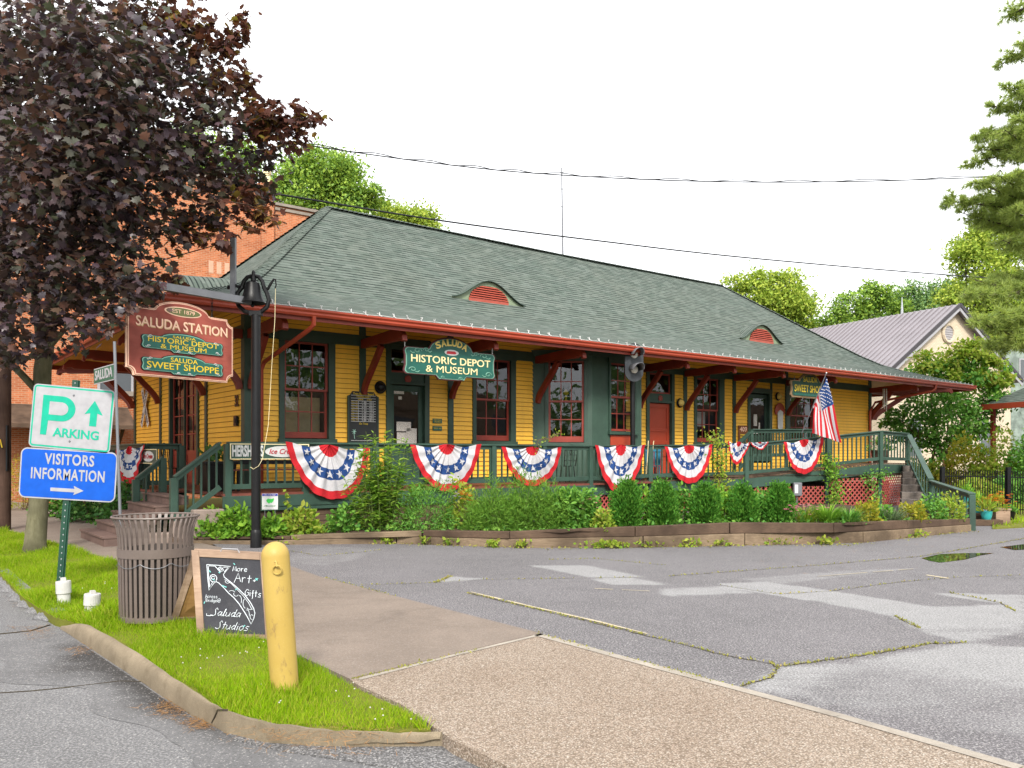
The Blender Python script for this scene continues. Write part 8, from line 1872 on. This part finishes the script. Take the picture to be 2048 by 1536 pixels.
def limbs(par, O, base, lobes, Y, r0, mat, zfork=.35, name='trunk', bend=.4):
    base = Vector(base); mb = MB(); ws = sum(l[2] for l in lobes); c = Vector((0, 0, 0))
    for l in lobes: c += at(l[0], l[1], Y + (l[3] if len(l) > 3 else 0)) * (l[2] / ws)
    fork = base.lerp(Vector((base.x * .6 + c.x * .4, base.y * .6 + c.y * .4, c.z)), zfork); mb.tube([base - O + Vector((0, 0, -.2)), base - O + Vector((0, 0, .15)), base.lerp(fork, .5) - O + Vector((r0 * .3, 0, 0)), fork - O], [r0 * 1.5, r0 * 1.05, r0 * .9, r0 * .75], 12)
    for l in lobes:
        e = at(l[0], l[1], Y + (l[3] if len(l) > 3 else 0)); m_ = fork.lerp(e, .5) + Vector((random.uniform(-.3, .3), random.uniform(-.3, .3), bend * (e - fork).length * .18)); rr = r0 * .2 + r0 * .3 * min(1, l[2] / 120); mb.tube([fork - O, m_ - O, e - O], [rr, rr * .65, rr * .25], 7)
        for _ in range(3):
            q = e + Vector(tuple(rdir(1)[0])) * l[2] / F * Y * .8; mb.tube([m_.lerp(e, .6) - O, q - O], [rr * .35, rr * .1], 5)
    return mb.build(name, mat, par, smooth=True)
def tree(name, label, px, Y, lobes, n, size, mat, r0=.3, group=None, bark='bark', basez=0.0, zf=.4, tmpl=TOVAL, **kw):
    b = Vector(((px - CX) / F * Y, Y, basez)); t_ = thing(name, label, 'tree', b, 0, group); limbs(t_, b, b, lobes, Y, r0, M[bark], zf); crown(t_, b, lobes, n, size, mat, Y, tmpl, **kw); return t_
G = 'leafy trees beyond the depot'
tree('leafy_tree', 'big green tree rising behind the brick parapet and depot ridge', 640, 62, [(600, 350, 55), (650, 335, 60), (690, 370, 55), (720, 395, 38), (620, 410, 60), (680, 420, 60), (575, 400, 40)], 24000, 0.28, 'oak', .35, G, sub=16)
tree('leafy_tree', 'yellow-green tree just right of the big one above the depot ridge', 820, 66, [(820, 425, 42), (850, 445, 34), (790, 440, 36), (830, 470, 50), (765, 425, 22)], 12000, 0.26, 'poplar', .3, G)
tree('leafy_tree', 'round bright tree above the middle of the depot roof', 1550, 68, [(1540, 565, 48), (1580, 590, 50), (1510, 590, 40), (1610, 630, 45), (1540, 620, 60), (1470, 570, 26), (1600, 680, 50)], 18000, 0.28, 'poplar', .3, G)
tree('leafy_tree', 'loose-crowned tree directly behind the left end of the metal roof', 1725, 64, [(1700, 615, 38), (1740, 600, 40), (1770, 625, 40), (1670, 640, 30), (1720, 650, 45), (1740, 580, 20)], 12000, 0.25, 'oak', .28, G)
tree('leafy_tree', 'distant tree seen above the ridge of the metal roof', 1840, 82, [(1830, 600, 40), (1870, 590, 36), (1800, 610, 34), (1900, 590, 34), (1850, 640, 50)], 12000, 0.30, 'deep', .3, G)
tree('leafy_tree', 'tall yellow-green tree beside the pine at the right', 1960, 58, [(1950, 480, 46), (1990, 470, 50), (1930, 500, 30), (1970, 540, 55), (1950, 600, 60), (2010, 600, 60), (2040, 520, 60), (1915, 600, 36), (1990, 660, 55)], 24000, 0.24, 'poplar', .3, G)
tree('leafy_tree', 'dark tree filling the gap between the hall and the right edge', 2060, 76, [(2040, 620, 60), (2080, 660, 80), (2000, 690, 50), (2060, 740, 70)], 14000, 0.30, 'deep', .3, G)
tree('leafy_tree', 'tree hidden behind the maple crown above the brick building', 420, 70, [(420, 300, 70), (340, 320, 70), (480, 330, 50)], 8000, 0.33, 'oak', .3, G)
# crape myrtle by the side stairs
t_ = tree('crape_myrtle', 'small multi-stemmed tree with tan trunks right of the side stairs', 1886, 38, [(1862, 800, 60), (1930, 790, 66), (1820, 850, 52), (1890, 850, 66), (1960, 835, 54), (1995, 800, 40), (1850, 742, 34), (1910, 745, 40), (1950, 735, 36), (1790, 830, 26), (1998, 745, 26), (1870, 900, 34), (1940, 890, 30)], 9500, .20, 'mid', .12, None, 'myrtlebark', zf=.32, sub=26, csize=.20)
b = t_.location; crown(t_, b, [(1855, 722, 26), (1905, 715, 30), (1945, 700, 26), (1985, 720, 24), (1930, 690, 14), (2005, 760, 22), (1960, 760, 30), (1890, 755, 26)], 4200, .20, 'fresh', 37.6, name='young_leaves')
mb = MB(); mb.tube([(.15, -.1, -.1), (.28, -.15, 1.0), (.55, -.1, 2.2)], [.11, .09, .05], 9); mb.tube([(-.35, .1, -.1), (-.45, .1, 1.3), (-.30, 0, 2.6)], [.09, .07, .04], 9); mb.build('trunk', M['myrtlebark'], t_, smooth=True)
# hedges under the hall
for px, py, rpx, hpx, Yd, mat, lab in ((1930, 965, 60, 78, 33, 'yellowgreen', 'yellowing hedge bush behind the iron fence, left of the dark one'), (2000, 960, 60, 82, 32, 'fresh', 'rounded bright hedge bush behind the iron fence post'), (2070, 965, 60, 120, 31, 'mid', 'tall dark hedge bush at the right edge behind the fence'), (1850, 985, 40, 60, 34, 'fresh', 'low hedge bush behind the side stairs'), (2035, 1000, 60, 40, 28, 'mid', 'low green bush right behind the fence pickets'), (1950, 1005, 50, 42, 27, 'fresh', 'low bright bush behind the garden rail')):
    b = at(px, py, Yd); b.z = 0; k = Yd / F; shrub('hedge_bush', lab, b, rpx * k, max(.5, CH + (HZ - (py - hpx)) * k), 3200, .14, mat, ry=1.0, cat='shrub', group='hedge bushes before the pale hall')
# white pine
def pine():
    Yp = 27.0; b = Vector(((2120 - CX) / F * Yp, Yp, 0)); t_ = thing('pine_tree', 'tall soft-needled pine reaching in from the right edge', 'tree', b); mb = MB(); mb.tube([(0, 0, -.2), (0, 0, 8), (0, 0, 17)], [.34, .27, .08], 12); P, D = [], []
    boughs = [(2008, 35, 12), (2004, 128, 14), (1985, 212, 13), (1948, 272, 18), (1932, 330, 18), (1895, 402, 26), (1950, 365, 18), (1990, 300, 16), (2015, 175, 12), (1925, 588, 20), (1945, 640, 22), (1985, 560, 18), (2000, 625, 22), (2005, 480, 16), (1985, 430, 20), (2040, 240, 14), (2035, 350, 18), (2045, 90, 10), (2030, 680, 20), (1975, 690, 16), (1960, 300, 12), (2010, 260, 16), (1995, 350, 18), (1920, 425, 20), (1980, 400, 22), (2030, 420, 20), (2020, 310, 18), (1960, 445, 16), (2040, 180, 14), (1950, 560, 14), (2030, 580, 20), (1990, 650, 20)]
    for k, (px, py, dens) in enumerate(boughs + [(2240 + random.uniform(-30, 70), 10 + 26 * i, 11) for i in range(24)] + [(2120 + random.uniform(-55, 70), 0 + 34 * i, 7) for i in range(18)]):
        e = at(px, py, Yp + random.uniform(-2.8, 2.8)) - b; s0 = Vector((0, 0, max(1.5, e.z + random.uniform(-.4, .5)))); L_ = (e - s0).length; mid = s0.lerp(e, .5) + Vector((0, 0, -.06 * L_)); pts = [s0, mid, e]; mb.tube(pts, [.05, .032, .010], 6)
        for j in range(int(dens * 3.4)):
            f = random.uniform(.30, 1.0); q = (s0 * (1 - f) ** 2 + mid * 2 * f * (1 - f) + e * f * f); sp = .34 * (1.15 - f) + .10; tip = q + Vector((random.gauss(0, sp), random.gauss(0, sp), random.gauss(.02, sp * .5))); mb.tube([q, tip], [.010, .004], 4, caps=False)
            for h_ in range(3):
                c = q.lerp(tip, .4 + .3 * h_); dd = (tip - q).normalized()
                for _ in range(22):
                    v = Vector(tuple(rdir(1)[0])) * .9 + dd * .9; P.append(tuple(c)); D.append(tuple(v))
    mb.build('trunk', M['bark'], t_, smooth=True); n = len(P); LM['pine'] = leafmat('pine_needles', [(.20, .28, .07), (.32, .40, .10), (.42, .48, .13), (.24, .32, .14)], .45)
    leaves('crown', np.array(P), np.array(D), rdir(n), RNG.uniform(.15, .28, n), (TTRI[0] * [1, .5, 1], TTRI[1]), LM['pine'], t_)
pine()
# purple maple
def maple():
    Ym = 14.15; b = gp(70, 1101, .02); t_ = thing('purple_maple', 'dark purple-leaved maple overhanging the signs at the left', 'tree', b)
    lobes = [(60, 90, 160, .5, .75), (200, 50, 125, 0, .6), (300, 75, 66, -.4, .6), (120, 250, 180, .6), (300, 210, 140, 0, .8), (420, 240, 82, -.3), (500, 285, 62), (80, 420, 165, -.5), (230, 380, 140, -.8), (370, 360, 100), (460, 350, 66, .3), (60, 570, 120, -.9), (160, 540, 105, -1.1), (240, 520, 70, -1.3), (320, 455, 48, -.6), (110, 680, 50, -1.3), (195, 640, 44, -1.5), (245, 600, 34, -1.6), (15, 690, 50, -1), (-110, 180, 190), (-120, 440, 180), (-60, 620, 100), (190, 160, 150, -1.5), (360, 150, 60, .8, .6), (150, 330, 150, -1.8), (515, 385, 36, .2), (425, 425, 34, -.2), (290, 575, 30, -1.2)]
    crown(t_, b, lobes, 21000, .145, 'maple', Ym, TMAPLE, sub=22, csize=.30, flat_=.9, updir=.5)
    tips = [(485, 70, 22), (455, 95, 26), (420, 110, 30), (440, 165, 28), (600, 245, 26), (560, 235, 30), (530, 255, 34), (590, 285, 22), (615, 238, 14), (490, 180, 12), (400, 60, 30), (350, 30, 30), (520, 420, 22), (500, 390, 30), (375, 470, 26), (345, 560, 22), (290, 600, 26), (395, 460, 20), (330, 30, 26), (260, 20, 30), (492, 35, 12), (478, 150, 18), (500, 160, 10), (520, 220, 20), (635, 235, 8), (545, 440, 14), (500, 440, 18), (440, 480, 18)]
    crown(t_, b, tips, 1500, .145, 'mapletip', Ym - .2, TMAPLE, sub=8, csize=.5, updir=.5, name='young_leaves')
    TW = [[(395, 190), (430, 125), (465, 70), (492, 18)], [(440, 200), (470, 175), (503, 160)], [(500, 250), (560, 205), (606, 210)], [(540, 270), (600, 245), (642, 230)], [(470, 260), (500, 200), (492, 152)], [(350, 60), (385, 20), (400, -20)], [(520, 300), (580, 290), (612, 296)], [(440, 400), (500, 410), (548, 440)], [(440, 420), (480, 450), (520, 460)], [(330, 470), (365, 500), (382, 470)], [(290, 540), (330, 560), (352, 570)], [(380, 420), (420, 450), (470, 470)], [(230, 560), (270, 590), (292, 618)], [(300, 40), (330, 0), (345, -30)], [(580, 260), (608, 262), (628, 258)]]
    P, D, N = [], [], []; mt = MB()
    for pl in TW:
        dy = random.uniform(-.6, .4); Q = resample([at(x, y, Ym + dy) - b for x, y in pl], .06); mt.tube(Q, list(np.linspace(.012, .003, len(Q))), 5)
        for i, q in enumerate(Q):
            for _ in range(2 if i % 2 == 0 else 1):
                s_ = Vector((random.gauss(0, 1), random.gauss(0, 1), random.gauss(-.2, .5))).normalized(); P.append(tuple(q + s_ * .05)); D.append(tuple(s_ + Vector((.3, 0, -.35)))); N.append((random.gauss(0, .5), random.gauss(0, .5), 1))
    n = len(P); leaves('twig_leaves', np.array(P), np.array(D), np.array(N), RNG.uniform(.10, .17, n), TMAPLE, LM['mapletip'], t_); mt.build('twig', M['bark'], t_)['kind'] = 'stuff'
    mb = MB(); O = b; fork = at(85, 740, Ym - .1)
    mb.tube([Vector((0, 0, -.15)), Vector((0, 0, .1)), at(78, 1000, Ym) - O, at(82, 880, Ym) - O, fork - O, at(110, 560, Ym) - O, at(150, 300, Ym) - O], [.24, .175, .15, .145, .14, .11, .05], 14)
    for pts, r_ in (([(92, 800, 0), (40, 745, -.3), (-10, 700, -.5), (-80, 600, -.6)], .07), ([(88, 740, 0), (60, 500, .3), (60, 200, .5)], .09), ([(100, 650, 0), (220, 450, -.5), (330, 300, -.4), (420, 240, -.2), (560, 240, -.2), (640, 235, -.2)], .07), ([(110, 560, 0), (260, 250, 0), (380, 120, 0), (490, 40, -.1)], .06), ([(95, 700, 0), (180, 600, -1), (250, 590, -1.5)], .045), ([(100, 640, 0), (240, 520, -1), (330, 450, -.6)], .045), ([(420, 240, -.2), (470, 200, -.2), (500, 165, -.2)], .02), ([(330, 300, -.4), (450, 360, 0), (530, 430, 0)], .03)):
        P3 = resample([at(x, y, Ym + dy) - O for x, y, dy in pts], .3); mb.tube(P3, list(np.linspace(r_, r_ * .12, len(P3))), 8)
    mb.build('trunk', M['mossbark'], t_, smooth=True)
maple()
# wooded slope far behind: one mass low on the horizon
P = []; 
for _ in range(260):
    x = random.uniform(-60, 95); y = random.uniform(84, 120); c = np.array([x, y, random.uniform(3, 8)]); P.append(c + RNG.normal(size=(60, 3)) * [2.2, 2.2, 2.0])
P = np.concatenate(P); n = len(P); tag(leaves('far_wood', P, rdir(n), rdir(n, 1.2), RNG.uniform(.5, 1.0, n), TOVAL, LM['deep']), kind='stuff')

# what the depot windows mirror: shops and trees across the lot, outside the picture to the right
sf = thing('shop_row', 'row of tan brick shops across the lot, mirrored in the depot windows', 'building', (50, -34, 0), R(84)); M['tanbrick'] = brickmat('tan_brick', (.30, .19, .13), (.36, .24, .17), (.28, .22, .17))
mb = MB(); mb.box(0, 70, -10, 0, -.2, 6.2); mb.box(22, 40, -10, 0.15, 6.2, 7.6); mb.build('wall', M['tanbrick'], sf)
for i in range(14): mb = MB(); x = 1.2 + i * 5; mb.box(x, x + 2.8, .01, .08, .7, 3.1); mb.build('window', M['dullglass'], sf); mb = MB(); mb.box(x + .3, x + 2.4, .01, .06, 3.9, 5.4); mb.build('window', M['dullglass'], sf)
mb = MB(); mb.box(0, 70, .0, 1.6, 3.25, 3.4); mb.build('canopy', M['darktrim'], sf)
P = []
for i in range(90):
    c = np.array([random.uniform(58, 72), random.uniform(-45, 60), random.uniform(4, 13)]); P.append(c + RNG.normal(size=(70, 3)) * [2.5, 2.5, 2.2])
for i in range(110):
    c = np.array([random.uniform(-60, 58), random.uniform(-60, -46), random.uniform(1, 8)]); P.append(c + RNG.normal(size=(60, 3)) * [2.6, 2.2, 2.2])
P = np.concatenate(P); n = len(P); tag(leaves('street_wood', P, rdir(n), rdir(n, 1), RNG.uniform(.7, 1.3, n), TOVAL, LM['deep']), kind='stuff')
